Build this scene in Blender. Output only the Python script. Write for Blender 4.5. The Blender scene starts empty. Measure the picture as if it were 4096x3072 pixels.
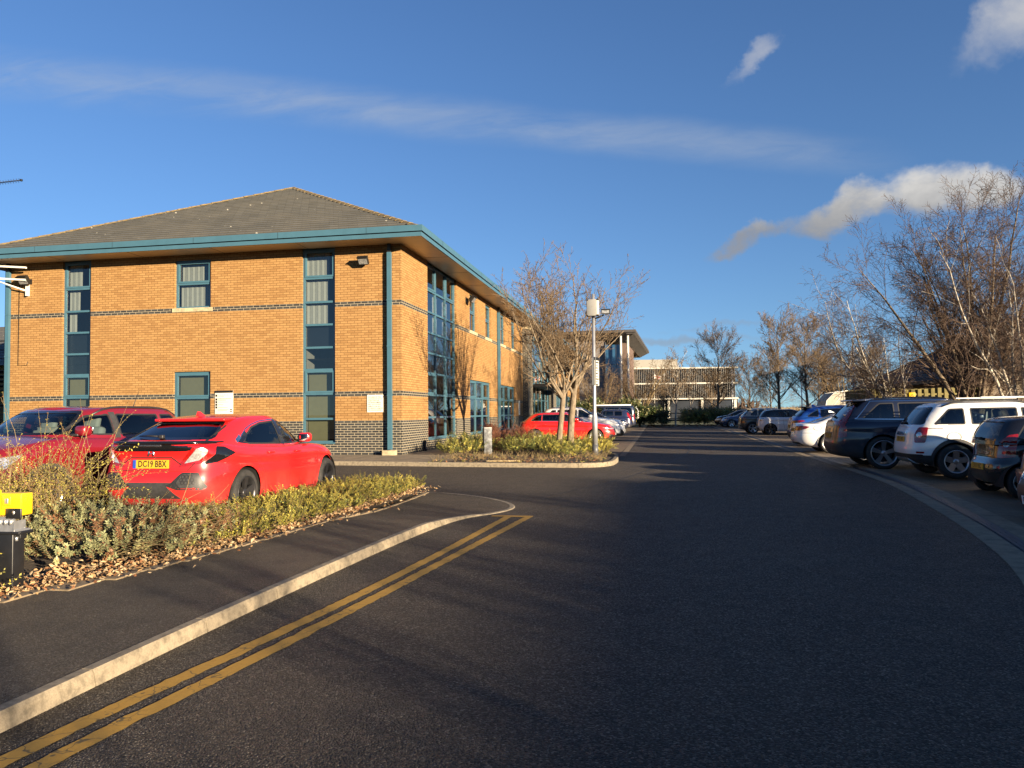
import bpy, bmesh, math, random
from mathutils import Vector, Matrix
from mathutils.bvhtree import BVHTree
R = math.radians
sin, cos, pi = math.sin, math.cos, math.pi
SC = bpy.context.scene
COL = SC.collection

# ---------------------------------------------------------------- helpers
class MB:
    """collects geometry and links it as ONE mesh object"""
    def __init__(s): s.v = []; s.f = []; s.m = []; s.sm = []
    def add(s, vs, fs, mi=0, smooth=False):
        b = len(s.v); s.v += [tuple(v) for v in vs]
        for f in fs: s.f.append([i + b for i in f]); s.m.append(mi); s.sm.append(smooth)
        return s
    def quad(s, a, b, c, d, mi=0): return s.add([a, b, c, d], [(0, 1, 2, 3)], mi)
    def box(s, x0, y0, z0, x1, y1, z1, mi=0):
        vs = [(x, y, z) for z in (z0, z1) for y in (y0, y1) for x in (x0, x1)]
        return s.add(vs, [(0, 2, 3, 1), (4, 5, 7, 6), (0, 1, 5, 4), (2, 6, 7, 3), (0, 4, 6, 2), (1, 3, 7, 5)], mi)
    def obox(s, c, ux, uy, uz, mi=0):
        c, ux, uy, uz = Vector(c), Vector(ux), Vector(uy), Vector(uz)
        vs = [c + ux*a + uy*b + uz*d for d in (-1, 1) for b in (-1, 1) for a in (-1, 1)]
        return s.add(vs, [(0, 2, 3, 1), (4, 5, 7, 6), (0, 1, 5, 4), (2, 6, 7, 3), (0, 4, 6, 2), (1, 3, 7, 5)], mi)
    def rbox(s, c, h, r=.02, rot=None, mi=0, seg=3, taper=0.0):
        bm = bmesh.new(); bmesh.ops.create_cube(bm, size=2)
        for v in bm.verts:
            k = 1 - taper if v.co.z > 0 else 1
            v.co = Vector((v.co.x*h[0]*k, v.co.y*h[1]*k, v.co.z*h[2]))
        bmesh.ops.bevel(bm, geom=bm.edges[:], offset=r, segments=seg, affect='EDGES', profile=.5)
        M = Matrix.Translation(Vector(c)) @ (rot.to_4x4() if rot else Matrix())
        bm.verts.ensure_lookup_table()
        s.add([M @ v.co for v in bm.verts], [[v.index for v in f.verts] for f in bm.faces], mi, True); bm.free(); return s
    def tube(s, pts, rs, n=6, mi=0, cap=True, smooth=True):
        pts = [Vector(p) for p in pts]
        if not hasattr(rs, '__len__'): rs = [rs]*len(pts)
        vs = []; fs = []; pn = None
        for i, p in enumerate(pts):
            t = (pts[min(i+1, len(pts)-1)] - pts[max(i-1, 0)])
            t = t.normalized() if t.length > 1e-9 else Vector((0, 0, 1))
            if pn is None: pn = t.orthogonal().normalized()
            pn = (pn - t*pn.dot(t)); pn = pn.normalized() if pn.length > 1e-6 else t.orthogonal().normalized()
            b = t.cross(pn)
            for k in range(n):
                a = 2*pi*k/n; vs.append(p + (pn*cos(a) + b*sin(a))*rs[i])
        for i in range(len(pts)-1):
            for k in range(n):
                fs.append((i*n+k, i*n+(k+1) % n, (i+1)*n+(k+1) % n, (i+1)*n+k))
        if cap: fs += [tuple(range(n))[::-1], tuple(range((len(pts)-1)*n, len(pts)*n))]
        return s.add(vs, fs, mi, smooth)
    def cyl(s, a, b, r0, r1=None, n=16, mi=0, smooth=True): return s.tube([a, b], [r0, r0 if r1 is None else r1], n, mi, True, smooth)
    def lathe(s, prof, o, ax, n=24, mi=0, smooth=True):
        o = Vector(o); ax = Vector(ax).normalized(); p = ax.orthogonal().normalized(); q = ax.cross(p); k = len(prof)
        vs = [o + ax*h + (p*cos(2*pi*i/n) + q*sin(2*pi*i/n))*r for i in range(n) for (r, h) in prof]
        fs = [(i*k+j, ((i+1) % n)*k+j, ((i+1) % n)*k+j+1, i*k+j+1) for i in range(n) for j in range(k-1)]
        return s.add(vs, fs, mi, smooth)
    def build(s, name, mats, parent=None, autosmooth=None, loc=None):
        me = bpy.data.meshes.new(name); me.from_pydata(s.v, [], s.f)
        if not isinstance(mats, (list, tuple)): mats = [mats]
        for m in mats: me.materials.append(m)
        me.polygons.foreach_set('material_index', s.m); me.polygons.foreach_set('use_smooth', s.sm)
        me.update()
        o = bpy.data.objects.new(name, me); COL.objects.link(o)
        if parent: o.parent = parent
        if loc is not None: o.location = loc
        return o

def tag(o, label=None, cat=None, group=None, kind=None):
    if label: o['label'] = label
    if cat: o['category'] = cat
    if group: o['group'] = group
    if kind: o['kind'] = kind
    return o
def thing(name, label, cat, loc=(0, 0, 0), rz=0, group=None):
    o = bpy.data.objects.new(name, None); COL.objects.link(o); o.empty_display_size = .2
    o.location = loc; o.rotation_euler = (0, 0, rz); return tag(o, label, cat, group)
def kids(o): return [c for c in bpy.data.objects if c.parent is o]
def copy_tree(o, parent=None):
    c = o.copy(); COL.objects.link(c); c.parent = parent
    for ch in [x for x in COL.objects if x.parent is o]: copy_tree(ch, c)
    return c
def bm_obj(bm, name, mats, parent=None, smooth=True):
    me = bpy.data.meshes.new(name); bm.to_mesh(me); bm.free()
    if not isinstance(mats, (list, tuple)): mats = [mats]
    for m in mats: me.materials.append(m)
    me.polygons.foreach_set('use_smooth', [smooth]*len(me.polygons)); me.update()
    o = bpy.data.objects.new(name, me); COL.objects.link(o)
    if parent: o.parent = parent
    return o
def text_mesh(s, size=1, ext=0.0, align='CENTER', bold=0.0, spacing=1.0, line=1.0):
    c = bpy.data.curves.new('t', 'FONT'); c.body = s; c.size = size; c.extrude = ext; c.align_x = align; c.align_y = 'CENTER'
    c.offset = bold; c.space_character = spacing; c.resolution_u = 2; c.space_line = line
    o = bpy.data.objects.new('t', c); COL.objects.link(o)
    dg = bpy.context.evaluated_depsgraph_get(); me = bpy.data.meshes.new_from_object(o.evaluated_get(dg))
    bpy.data.objects.remove(o); bpy.data.curves.remove(c); return me
def text_into(mb, s, M, size, mi=0, **k):
    me = text_mesh(s, size, **k)
    mb.add([M @ v.co for v in me.vertices], [list(p.vertices) for p in me.polygons], mi); bpy.data.meshes.remove(me)

def pchip(keys):
    xs = [k[0] for k in keys]; ys = [k[1] for k in keys]; n = len(xs)
    if n == 1: return lambda x: ys[0]
    h = [xs[i+1]-xs[i] for i in range(n-1)]; d = [(ys[i+1]-ys[i])/h[i] for i in range(n-1)]
    m = [d[0]] + [0 if d[i-1]*d[i] <= 0 else 2*d[i-1]*d[i]/(d[i-1]+d[i]) for i in range(1, n-1)] + [d[-1]]
    def f(x):
        if x <= xs[0]: return ys[0]
        if x >= xs[-1]: return ys[-1]
        i = 0
        while x > xs[i+1]: i += 1
        t = (x-xs[i])/h[i]
        return (2*t**3-3*t**2+1)*ys[i] + (t**3-2*t**2+t)*h[i]*m[i] + (-2*t**3+3*t**2)*ys[i+1] + (t**3-t**2)*h[i]*m[i+1]
    return f

# ---------------------------------------------------------------- materials
class NT:
    def __init__(s, name):
        s.mat = bpy.data.materials.new(name); s.mat.use_nodes = True; s.nt = s.mat.node_tree
        s.out = s.nt.nodes['Material Output']; s.b = s.nt.nodes['Principled BSDF']
    def n(s, t, **k):
        nd = s.nt.nodes.new(t)
        for a, v in k.items():
            if a.startswith('i_'):
                key = a[2:]
                key = int(key) if key.isdigit() else key.replace('_', ' ')
                nd.inputs[key].default_value = v
            else: setattr(nd, a, v)
        return nd
    def l(s, a, b): s.nt.links.new(a, b)
    def math(s, op, a, b=None, clamp=False):
        nd = s.n('ShaderNodeMath', operation=op); nd.use_clamp = clamp
        for i, v in enumerate((a, b)):
            if v is None: continue
            if isinstance(v, (int, float)): nd.inputs[i].default_value = v
            else: s.l(v, nd.inputs[i])
        return nd.outputs[0]
    def mix(s, f, a, b, mode='MIX'):
        nd = s.n('ShaderNodeMix', data_type='RGBA', blend_type=mode)
        for i, v in ((0, f), (6, a), (7, b)):
            if isinstance(v, (int, float)): nd.inputs[i].default_value = v
            elif isinstance(v, (tuple, list)): nd.inputs[i].default_value = tuple(v)+((1,) if len(v) == 3 else ())
            else: s.l(v, nd.inputs[i])
        return nd.outputs[2]
    def ramp(s, f, stops, interp='LINEAR'):
        nd = s.n('ShaderNodeValToRGB'); nd.color_ramp.interpolation = interp; e = nd.color_ramp.elements
        while len(e) < len(stops): e.new(.5)
        for i, (p, c) in enumerate(stops): e[i].position = p; e[i].color = tuple(c)+((1,) if len(c) == 3 else ()) if hasattr(c, '__len__') else (c, c, c, 1)
        s.l(f, nd.inputs[0]); return nd.outputs[0]
    def noise(s, vec, scale, detail=3, rough=.55, dim='3D'):
        nd = s.n('ShaderNodeTexNoise', i_Scale=scale, i_Detail=detail, i_Roughness=rough)
        if vec is not None: s.l(vec, nd.inputs['Vector'])
        return nd.outputs['Fac']
    def obj(s): return s.n('ShaderNodeTexCoord').outputs['Object']
    def pos(s): return s.n('ShaderNodeNewGeometry').outputs['Position']
    def bump(s, h, strength=.3, dist=.01):
        nd = s.n('ShaderNodeBump', i_Strength=strength, i_Distance=dist); s.l(h, nd.inputs['Height']); s.l(nd.outputs[0], s.b.inputs['Normal']); return nd
    def col(s, c):
        if isinstance(c, (tuple, list)): s.b.inputs['Base Color'].default_value = tuple(c)+(1,)
        else: s.l(c, s.b.inputs['Base Color'])
    def set(s, **k):
        for a, v in k.items():
            key = a.replace('_', ' ')
            if isinstance(v, (int, float, tuple)): s.b.inputs[key].default_value = v
            else: s.l(v, s.b.inputs[key])
        return s

def simple(name, c, rough=.6, metal=0, var=.12, scale=8, spec=.5, coat=0, bump=0, detail=4):
    t = NT(name); o = t.obj(); n = t.noise(o, scale, detail)
    t.col(t.mix(t.ramp(n, [(.3, 0), (.7, 1)]), tuple(x*(1-var) for x in c), tuple(min(1, x*(1+var)) for x in c)))
    t.set(Roughness=rough, Metallic=metal, Specular_IOR_Level=spec, Coat_Weight=coat)
    if bump: t.bump(t.noise(o, scale*6, 3), bump, .004)
    return t.mat
def paint(name, c, metal=0.0, dirt=.25, rough=.32):
    t = NT(name); o = t.obj()
    sep = t.n('ShaderNodeSeparateXYZ'); t.l(o, sep.inputs[0])
    n = t.noise(o, 5, 4)
    d = t.math('MULTIPLY', t.ramp(sep.outputs[2], [(.2, 1), (.62, 0)]), t.ramp(n, [(.3, .4), (.7, 1)]))
    fine = t.noise(o, 60, 2)
    base = t.mix(t.ramp(fine, [(.35, 0), (.65, .15)]), c, tuple(min(1, x*1.25+.004) for x in c))
    t.col(t.mix(t.math('MULTIPLY', d, dirt), base, (.16, .13, .10)))
    t.set(Metallic=metal, Roughness=t.math('ADD', t.math('MULTIPLY', d, .35*dirt/.25), rough), Coat_Weight=.9, Coat_Roughness=.04)
    return t.mat
def glass(name, tint, rough=.0, refl=1.0):
    """thin glazing: lets tinted light through, mirrors by Fresnel"""
    t = NT(name); t.nt.nodes.remove(t.b)
    tr = t.n('ShaderNodeBsdfTransparent'); tr.inputs[0].default_value = tuple(tint)+(1,)
    gl = t.n('ShaderNodeBsdfGlossy'); gl.inputs['Roughness'].default_value = rough; gl.inputs[0].default_value = (1, 1, 1, 1)
    g = t.n('ShaderNodeNewGeometry'); dp = t.n('ShaderNodeVectorMath', operation='DOT_PRODUCT'); t.l(g.outputs['Normal'], dp.inputs[0]); t.l(g.outputs['Incoming'], dp.inputs[1])
    k = t.math('POWER', t.math('SUBTRACT', 1, t.math('ABSOLUTE', dp.outputs['Value'])), 5)
    f = t.math('MULTIPLY', t.math('ADD', t.math('MULTIPLY', k, .93), .07), refl, True)
    mx = t.n('ShaderNodeMixShader'); t.l(f, mx.inputs[0]); t.l(tr.outputs[0], mx.inputs[1]); t.l(gl.outputs[0], mx.inputs[2])
    t.l(mx.outputs[0], t.out.inputs[0]); return t.mat

M = {}
def mats_common():
    M['black_plastic'] = simple('black_plastic', (.018, .018, .019), .5, var=.2)
    M['gloss_black'] = simple('gloss_black', (.006, .006, .007), .12, var=.05, coat=.6)
    M['cladding'] = simple('cladding', (.03, .03, .031), .6, var=.25, scale=20)
    M['interior'] = simple('interior', (.02, .02, .022), .8, var=.3)
    M['seat'] = simple('seat', (.035, .035, .038), .85, var=.2)
    M['seat_cover'] = simple('seat_cover', (.40, .38, .33), .8, var=.08)
    M['tyre'] = simple('tyre', (.022, .021, .02), .8, var=.35, scale=14, bump=.2)
    M['rim_silver'] = simple('rim_silver', (.45, .45, .46), .3, .85, .1)
    M['rim_dark'] = simple('rim_dark', (.035, .035, .038), .35, .5, .2)
    M['chrome'] = simple('chrome', (.75, .75, .76), .12, 1, .03)
    M['glass_car'] = glass('glass_car', (.42, .5, .52))
    M['glass_dark'] = glass('glass_dark', (.07, .08, .1))
    M['lens_red'] = simple('lens_red', (.22, .006, .005), .12, 0, .3, 40, coat=1)
    M['lens_clear'] = simple('lens_clear', (.5, .5, .5), .1, .6, .45, 45, coat=1)
    M['lens_dark'] = simple('lens_dark', (.03, .03, .035), .08, .2, .4, 40, coat=1)
    M['lens_amber'] = simple('lens_amber', (.5, .16, .02), .15, 0, .2, 40, coat=1)
    M['plate_yellow'] = simple('plate_yellow', (.52, .30, .02), .4, 0, .05)
    M['plate_white'] = simple('plate_white', (.72, .72, .68), .35, 0, .05)
    M['plate_blue'] = simple('plate_blue', (.02, .06, .35), .35, 0, .05)
    M['ink'] = simple('ink', (.008, .008, .008), .5, 0, .05)
    M['steel'] = simple('steel', (.5, .51, .52), .35, .8, .12, 20)
    M['well'] = simple('well', (.006, .006, .006), .95, var=.2)
# ---------------------------------------------------------------- cars
def round_poly(P, r=.05, seg=4):
    out = []; n = len(P)
    for i in range(n):
        rr = r
        p = Vector(P[i][:2]); 
        if len(P[i]) > 2: rr = P[i][2]
        a = Vector(P[i-1][:2]) - p; b = Vector(P[(i+1) % n][:2]) - p
        k = min(rr, a.length*.45, b.length*.45)
        if k < 1e-4: out.append((p.x, p.y)); continue
        A = p + a.normalized()*k; B = p + b.normalized()*k
        for j in range(seg+1):
            t = j/seg; q = A*(1-t)**2 + p*2*t*(1-t) + B*t*t; out.append((q.x, q.y))
    return out
def inset_poly(P, d):
    """moves every edge of a polygon inwards by d (either winding)"""
    n = len(P); area = sum(P[i][0]*P[(i+1) % n][1]-P[(i+1) % n][0]*P[i][1] for i in range(n)); sg = 1 if area > 0 else -1
    out = []
    for i in range(n):
        p = Vector(P[i]); a = (p-Vector(P[i-1])); b = (Vector(P[(i+1) % n])-p)
        a = a.normalized() if a.length > 1e-9 else b.normalized(); b = b.normalized() if b.length > 1e-9 else a
        na = Vector((-a.y, a.x))*sg; nb = Vector((-b.y, b.x))*sg; m = na+nb
        m = m/max(.35, m.dot(na)) if m.length > 1e-6 else na
        out.append((p.x+m.x*d, p.y+m.y*d))
    return out
def inside(P, x, y):
    c = False; n = len(P)
    for i in range(n):
        x1, y1 = P[i]; x2, y2 = P[(i+1) % n]
        if (y1 > y) != (y2 > y) and x < (x2-x1)*(y-y1)/(y2-y1)+x1: c = not c
    return c
def frame(a):
    """view frame: v points into the car, p is the viewer's right. a=0 looks at the rear, 90 at the right side"""
    a = R(a); return Vector((cos(a), sin(a), 0)), Vector((sin(a), -cos(a), 0))
KZ = Vector((0, 0, 1))
def ring_mesh(outer, inner): 
    n = len(outer); return list(outer)+list(inner), [(i, (i+1) % n, n+(i+1) % n, n+i) for i in range(n)]
class Shell:
    """projects flat outlines on to a body"""
    def __init__(s, bm): s.tree = BVHTree.FromBMesh(bm)
    def hit(s, a, h, z, off=.003):
        v, p = frame(a); o = p*h + KZ*z - v*6
        loc, nor, _, _ = s.tree.ray_cast(o, v, 12)
        if loc is None:
            loc, nor, _, _ = s.tree.find_nearest(p*h + KZ*z - v*.6)
        if nor.dot(v) > 0: nor = -nor
        return loc + nor*off, nor
    def patch(s, mb, poly, a, off=.003, mi=0, grid=.09, mirror=False, skirt=.012, verts=None, faces=None):
        bm = bmesh.new()
        if faces is None:
            f = bm.faces.new([bm.verts.new((q[0], q[1], 0)) for q in poly]); bmesh.ops.triangulate(bm, faces=[f])
        else:
            vv = [bm.verts.new((q[0], q[1], 0)) for q in verts]
            for fc in faces: bm.faces.new([vv[i] for i in fc])
        xs = [v.co.x for v in bm.verts]; ys = [v.co.y for v in bm.verts]
        for ax, lo, hi in ((0, min(xs), max(xs)), (1, min(ys), max(ys))):
            k = int((hi-lo)/grid)
            for i in range(1, k+1):
                c = lo+(hi-lo)*i/(k+1); co = [0, 0, 0]; no = [0, 0, 0]; co[ax] = c; no[ax] = 1
                bmesh.ops.bisect_plane(bm, geom=bm.verts[:]+bm.edges[:]+bm.faces[:], plane_co=co, plane_no=no, dist=1e-5)
        bm.verts.ensure_lookup_table(); bm.normal_update()
        be = [(e.verts[0].index, e.verts[1].index) for e in bm.edges if e.is_boundary]
        bm.verts.index_update()
        be = [(e.verts[0].index, e.verts[1].index) for e in bm.edges if e.is_boundary]
        P = []; N = []
        for q in bm.verts:
            l, n = s.hit(a, q.co.x, q.co.y, off); P.append(l); N.append(n)
        F = [[q.index for q in f.verts] for f in bm.faces]; bm.free()
        v, _ = frame(a)
        k = len(P)
        if skirt:
            P = P + [P[i]-N[i]*skirt for i in range(k)]
            F2 = [(i, j, j+k, i+k) for i, j in be]
        else: F2 = []
        # orient outwards
        out = []
        for f in F:
            n = (P[f[1]]-P[f[0]]).cross(P[f[2]]-P[f[0]])
            out.append(f if n.dot(v) < 0 else f[::-1])
        for mm in ((False, True) if mirror == 'both' else (mirror,)):
            PP = [Vector((q.x, -q.y, q.z)) for q in P] if mm else P
            mb.add(PP, [f[::-1] for f in out] if mm else out, mi, True); mb.add(PP, F2, mi, False)
        return mb
    def strip(s, mb, path, w, a, off=.002, mi=0, mirror=False, closed=False, skirt=0.004):
        pts = [Vector(p) for p in path]; L = []; Rr = []
        n = len(pts)
        for i, p in enumerate(pts):
            t = pts[(i+1) % n if closed else min(i+1, n-1)] - pts[i-1 if closed or i else 0]
            t = t.normalized() if t.length > 1e-9 else Vector((1, 0)); q = Vector((-t.y, t.x))*w/2
            L.append(p+q); Rr.append(p-q)
        V = [tuple(q) for q in L+Rr]; m = n if closed else n-1
        F = [(i, (i+1) % n, n+(i+1) % n, n+i) for i in range(m)]
        return s.patch(mb, None, a, off, mi, .12, mirror, skirt, V, F)

def superell(nf, nr, N):
    raw = []
    K = 1600
    for i in range(K):
        th = 2*pi*i/K; c, sn = cos(th), sin(th); n = nf if c >= 0 else nr
        raw.append((math.copysign(abs(c)**(2/n), c), math.copysign(abs(sn)**(2/n), sn)))
    raw.append(raw[0])
    # arclength with true aspect ~2.3
    d = [0]
    for i in range(K): d.append(d[-1]+math.hypot((raw[i+1][0]-raw[i][0])*2.3, raw[i+1][1]-raw[i][1]))
    out = []; j = 0
    for k in range(N):
        t = d[-1]*k/N
        while d[j+1] < t: j += 1
        f = (t-d[j])/max(1e-9, d[j+1]-d[j]); out.append((raw[j][0]+(raw[j+1][0]-raw[j][0])*f, raw[j][1]+(raw[j+1][1]-raw[j][1])*f))
    return out
WS = [(0, .90), (.06, .945), (.2, .975), (.4, .992), (.55, 1.0), (.66, .988), (.74, .985), (.8, .998), (.86, .992), (.93, .965), (1, .915)]

def wheel(root, x, y, r, rim_mat, style, width=.21, rimk=.70):
    sg = 1 if y > 0 else -1
    w = thing('wheel', None, None, (x, y, r)); w.parent = root
    mb = MB(); h = width/2; ri = r*rimk
    mb.lathe([(ri, -h*.92), (ri+.012, -h), (r-.045, -h*1.02), (r-.012, -h*.82), (r, -h*.55), (r, h*.55), (r-.012, h*.82), (r-.045, h*1.02), (ri+.012, h), (ri, h*.92)], (0, 0, 0), (0, sg, 0), 40)
    for q in (-.03, .03): pass
    mb.build('tyre', M['tyre'], w)
    mb = MB()
    mb.lathe([(ri+.006, h*.9), (ri+.004, h*.98), (ri-.012, h*.96), (ri-.03, h*.6), (ri-.034, -h*.5)], (0, 0, 0), (0, sg, 0), 40)
    n, sw, twin = style
    for k in range(n):
        a = 2*pi*k/n + .3
        for dlt in ((-twin, twin) if twin else (0,)):
            a0, a1 = a+dlt*.35, a+dlt
            d0 = Vector((cos(a0), 0, sin(a0))); d1 = Vector((cos(a1), 0, sin(a1))); Y = Vector((0, sg, 0))
            q0 = d0*.05+Y*h*.62; q1 = d1*(ri-.012)+Y*h*.86
            t0 = Vector((-sin(a0), 0, cos(a0)))*sw*.55; t1 = Vector((-sin(a1), 0, cos(a1)))*sw*.5
            vs = [q0-t0, q0+t0, q1+t1, q1-t1]; vs += [v-Y*.035 for v in vs]
            mb.add(vs, [(0, 1, 2, 3), (0, 4, 5, 1), (1, 5, 6, 2), (3, 2, 6, 7), (0, 3, 7, 4)], 0)
    mb.lathe([(.001, h*.72), (.035, h*.72), (.06, h*.62), (.066, h*.2)], (0, 0, 0), (0, sg, 0), 20)
    mb.build('rim', rim_mat, w)
    mb = MB(); mb.lathe([(.001, h*.1), (ri*.72, h*.1), (ri*.72, h*.0)], (0, 0, 0), (0, sg, 0), 28); mb.build('brake_disc', M['rim_dark'] if rim_mat is not M['rim_dark'] else M['well'], w)
    return w

def plate(root, sh, a, z, text, yellow=True, h=0.0, size=(.52, .111), off=.012, eu=False):
    loc, n = sh.hit(a, h, z, off); v, p = frame(a)
    n = (n*.5 - v).normalized(); up = (KZ - n*KZ.dot(n)).normalized(); rt = up.cross(n)
    Mx = Matrix((rt, up, n)).transposed().to_4x4(); Mx.translation = loc
    mb = MB(); w, hh = size[0]/2, size[1]/2
    mb.add([Mx @ Vector(q) for q in ((-w, -hh, 0), (w, -hh, 0), (w, hh, 0), (-w, hh, 0), (-w, -hh, -.01), (w, -hh, -.01), (w, hh, -.01), (-w, hh, -.01))],
           [(0, 1, 2, 3), (0, 4, 5, 1), (1, 5, 6, 2), (2, 6, 7, 3), (3, 7, 4, 0)], 0)
    T = Mx @ Matrix.Translation((.022 if eu else 0, -.001, .002)) @ Matrix.Diagonal((.80, 1.05, 1, 1))
    text_into(mb, text, T, size[1]*1.02, 1, bold=.0022)
    if eu: mb.add([Mx @ Vector(q) for q in ((-w, -hh, .0015), (-w+.045, -hh, .0015), (-w+.045, hh, .0015), (-w, hh, .0015))], [(0, 1, 2, 3)], 2)
    return mb.build('number_plate', [M['plate_yellow'] if yellow else M['plate_white'], M['ink'], M['plate_blue']], root)

def make_car(S, N=150):
    """S: car specification; +x is the front, y the left, origin on the ground under the middle"""
    L, W, H = S['L'], S['W'], S['H']; xf, xr = L/2, -L/2; axf, axr = xf-S['fo'], xr+S['ro']; r = S['r']; w2 = W/2
    root = thing(S['name'], S['label'], S.get('cat', 'car'), S['loc'], R(S['rz']), S.get('group'))
    zb0 = S.get('zb', .2); belt = pchip(S['belt'])
    fp = pchip(S.get('fp', [(0, -.14), (.12, -.04), (.35, 0), (.55, -.01), (.75, -.06), (.9, -.14), (1, -.24)]))
    rp = pchip(S.get('rp', [(0, -.14), (.12, -.04), (.35, 0), (.55, -.02), (.8, -.05), (1, -.10)]))
    wp = pchip(S.get('ws', WS)); cr = S.get('crown', .05)
    el = superell(S.get('nf', 4.2), S.get('nr', 5.5), N)
    bm = bmesh.new()
    rows = [0, .04, .1, .18, .28, .38, .48, .56, .63, .69, .74, .79, .84, .89, .93, .965, 1]
    grid = []
    def tub(ex, ey, s):
        x = ex*(xf+fp(s)) if ex >= 0 else ex*(-xr+rp(s))
        zb = zb0 + max(0, abs(x)-L*.36)*.12; zt = belt(x)
        return Vector((x, ey*w2*wp(s), zb+(zt-zb)*s))
    for s in rows: grid.append([bm.verts.new(tub(ex, ey, s)) for ex, ey in el])
    def skin(g, mi):
        for a, b in zip(g, g[1:]):
            for i in range(N):
                q = [a[i], a[(i+1) % N], b[(i+1) % N], b[i]]
                u = []
                for v in q:
                    if v not in u: u.append(v)
                if len(u) > 2:
                    try: f = bm.faces.new(u); f.material_index = mi
                    except ValueError: pass
    skin(grid, 0)
    cap = [grid[-1]]
    for c in (.96, .88, .74, .55, .36, .18, .0):
        row = []
        for i in range(N):
            p = tub(el[i][0], el[i][1], 1); row.append(bm.verts.new((p.x, p.y*c, p.z+cr*(1-c*c))))
        cap.append(row)
    skin(cap, 0)
    bmesh.ops.remove_doubles(bm, verts=cap[-1], dist=1e-4)
    # underside
    lo = grid[0]; ctr = [bm.verts.new((v.co.x, 0, v.co.z)) for v in lo]
    for i in range(N):
        try: bm.faces.new([lo[(i+1) % N], lo[i], ctr[i], ctr[(i+1) % N]]).material_index = 2
        except ValueError: pass
    # greenhouse
    gb, gr = S['gb'], S['gr']; gbw, grw = S.get('gbw', .90)*w2, S.get('grw', .68)*w2
    e0 = superell(S.get('gnf', 3.4), S.get('gnr', 4.5), N); e1 = superell(S.get('gnf1', 3.6), S.get('gnr1', 4.5), N)
    roof = pchip(S['roof'])
    def gx(e, xr_, xf_): c = (xr_+xf_)/2; return c+e*(xf_-xr_)/2
    G = []; tt = [0, .06, .13, .2, .28, .36, .44, .52, .6, .68, .76, .83, .88, .92, .95, .975, .99, 1]
    bul = S.get('bulge', .025); rnd = S.get('rnd', .055)
    def gh(i, t):
        (a, b), (c, d) = e0[i], e1[i]
        p0 = Vector((gx(a, *gb), b*gbw, 0)); p0.z = belt(p0.x)-.035
        p1 = Vector((gx(c, *gr), d*grw, 0)); p1.z = roof(p1.x)
        p = p0.lerp(p1, t); k = sin(pi*min(t, 1))*bul; p.x += k*a*S.get('bx', 1.6); p.y += k*b
        if t > .85:
            q = (t-.85)/.15; ins = (1-math.sqrt(max(0, 1-q*q)))*rnd; p.x -= ins*c*1.3; p.y -= ins*d
        return p
    for t in tt: G.append([bm.verts.new(gh(i, t)) for i in range(N)])
    skin(G, 3)
    rc = [G[-1]]; rcr = S.get('rcrown', .035)
    for c in (.94, .85, .7, .5, .3, .15, 0):
        row = []
        for i in range(N):
            p = gh(i, 1); row.append(bm.verts.new((p.x, p.y*c, p.z+rcr*(1-c*c))))
        rc.append(row)
    skin(rc, 3)
    bmesh.ops.remove_doubles(bm, verts=[v for v in rc[-1] if v.is_valid], dist=1e-4)
    bmesh.ops.dissolve_degenerate(bm, dist=1e-5, edges=bm.edges[:])
    bmesh.ops.recalc_face_normals(bm, faces=bm.faces[:]); bm.normal_update()
    # the tub's top under the cabin becomes trim
    for f in bm.faces:
        c = f.calc_center_median()
        if f.material_index == 0 and f.normal.z > .6 and gb[0]+.1 < c.x < gb[1]-.1 and abs(c.y) < gbw*.96 and c.z > belt(c.x)-.02:
            t = min((c.x-gb[0])/(gr[0]-gb[0]+1e-6), (gb[1]-c.x)/(gb[1]-gr[1]+1e-6))
            if inside([(gx(a, *gb), b*gbw) for a, b in e0], c.x, c.y): f.material_index = 1
    sh = Shell(bm)
    S['_sh'] = sh
    # ---- openings
    def cut(P, a, mi=None, delete=True, nlim=-.15, zmin=-1):
        v, p = frame(a); n = len(P); hs = [q[0] for q in P]; zs = [q[1] for q in P]
        lo_h, hi_h, lo_z, hi_z = min(hs)-.01, max(hs)+.01, min(zs)-.01, max(zs)+.01
        def sel():
            out = []
            for f in bm.faces:
                if f.normal.dot(v) < nlim and f.material_index != 1:
                    q = [(vv.co.dot(p), vv.co.z) for vv in f.verts]
                    if max(c[0] for c in q) > lo_h and min(c[0] for c in q) < hi_h and max(c[1] for c in q) > lo_z and min(c[1] for c in q) < hi_z: out.append(f)
            return out
        src = sel(); tb = bmesh.new(); mp = {}
        for f in src:
            for q in f.verts:
                if q not in mp: mp[q] = tb.verts.new(q.co)
        for f in src:
            g = tb.faces.new([mp[q] for q in f.verts]); g.material_index = f.material_index
        bmesh.ops.delete(bm, geom=src, context='FACES')
        for i in range(n):
            A, B = P[i], P[(i+1) % n]
            d = p*(B[0]-A[0])+KZ*(B[1]-A[1])
            if d.length < 1e-5: continue
            bmesh.ops.bisect_plane(tb, geom=tb.verts[:]+tb.edges[:]+tb.faces[:], plane_co=p*A[0]+KZ*A[1], plane_no=d.cross(v), dist=1e-4)
        kill = []
        for f in tb.faces:
            c = f.calc_center_median()
            if inside(P, c.dot(p), c.z): kill.append(f)
        bmesh.ops.delete(tb, geom=kill, context='FACES')
        me = bpy.data.meshes.new('tmp'); tb.to_mesh(me); tb.free(); bm.from_mesh(me); bpy.data.meshes.remove(me)
        bm.normal_update()
    Ra = r+S.get('gap', .055)
    for ax in (axf, axr):
        arc = [(ax+Ra*cos(2*pi*i/28), r+Ra*sin(2*pi*i/28)) for i in range(28)]
        arc = [(x, max(z, .02)) for x, z in arc]
        cut(arc, 90, nlim=-.3); cut([(-x, z) for x, z in arc], -90, nlim=-.3)
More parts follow.
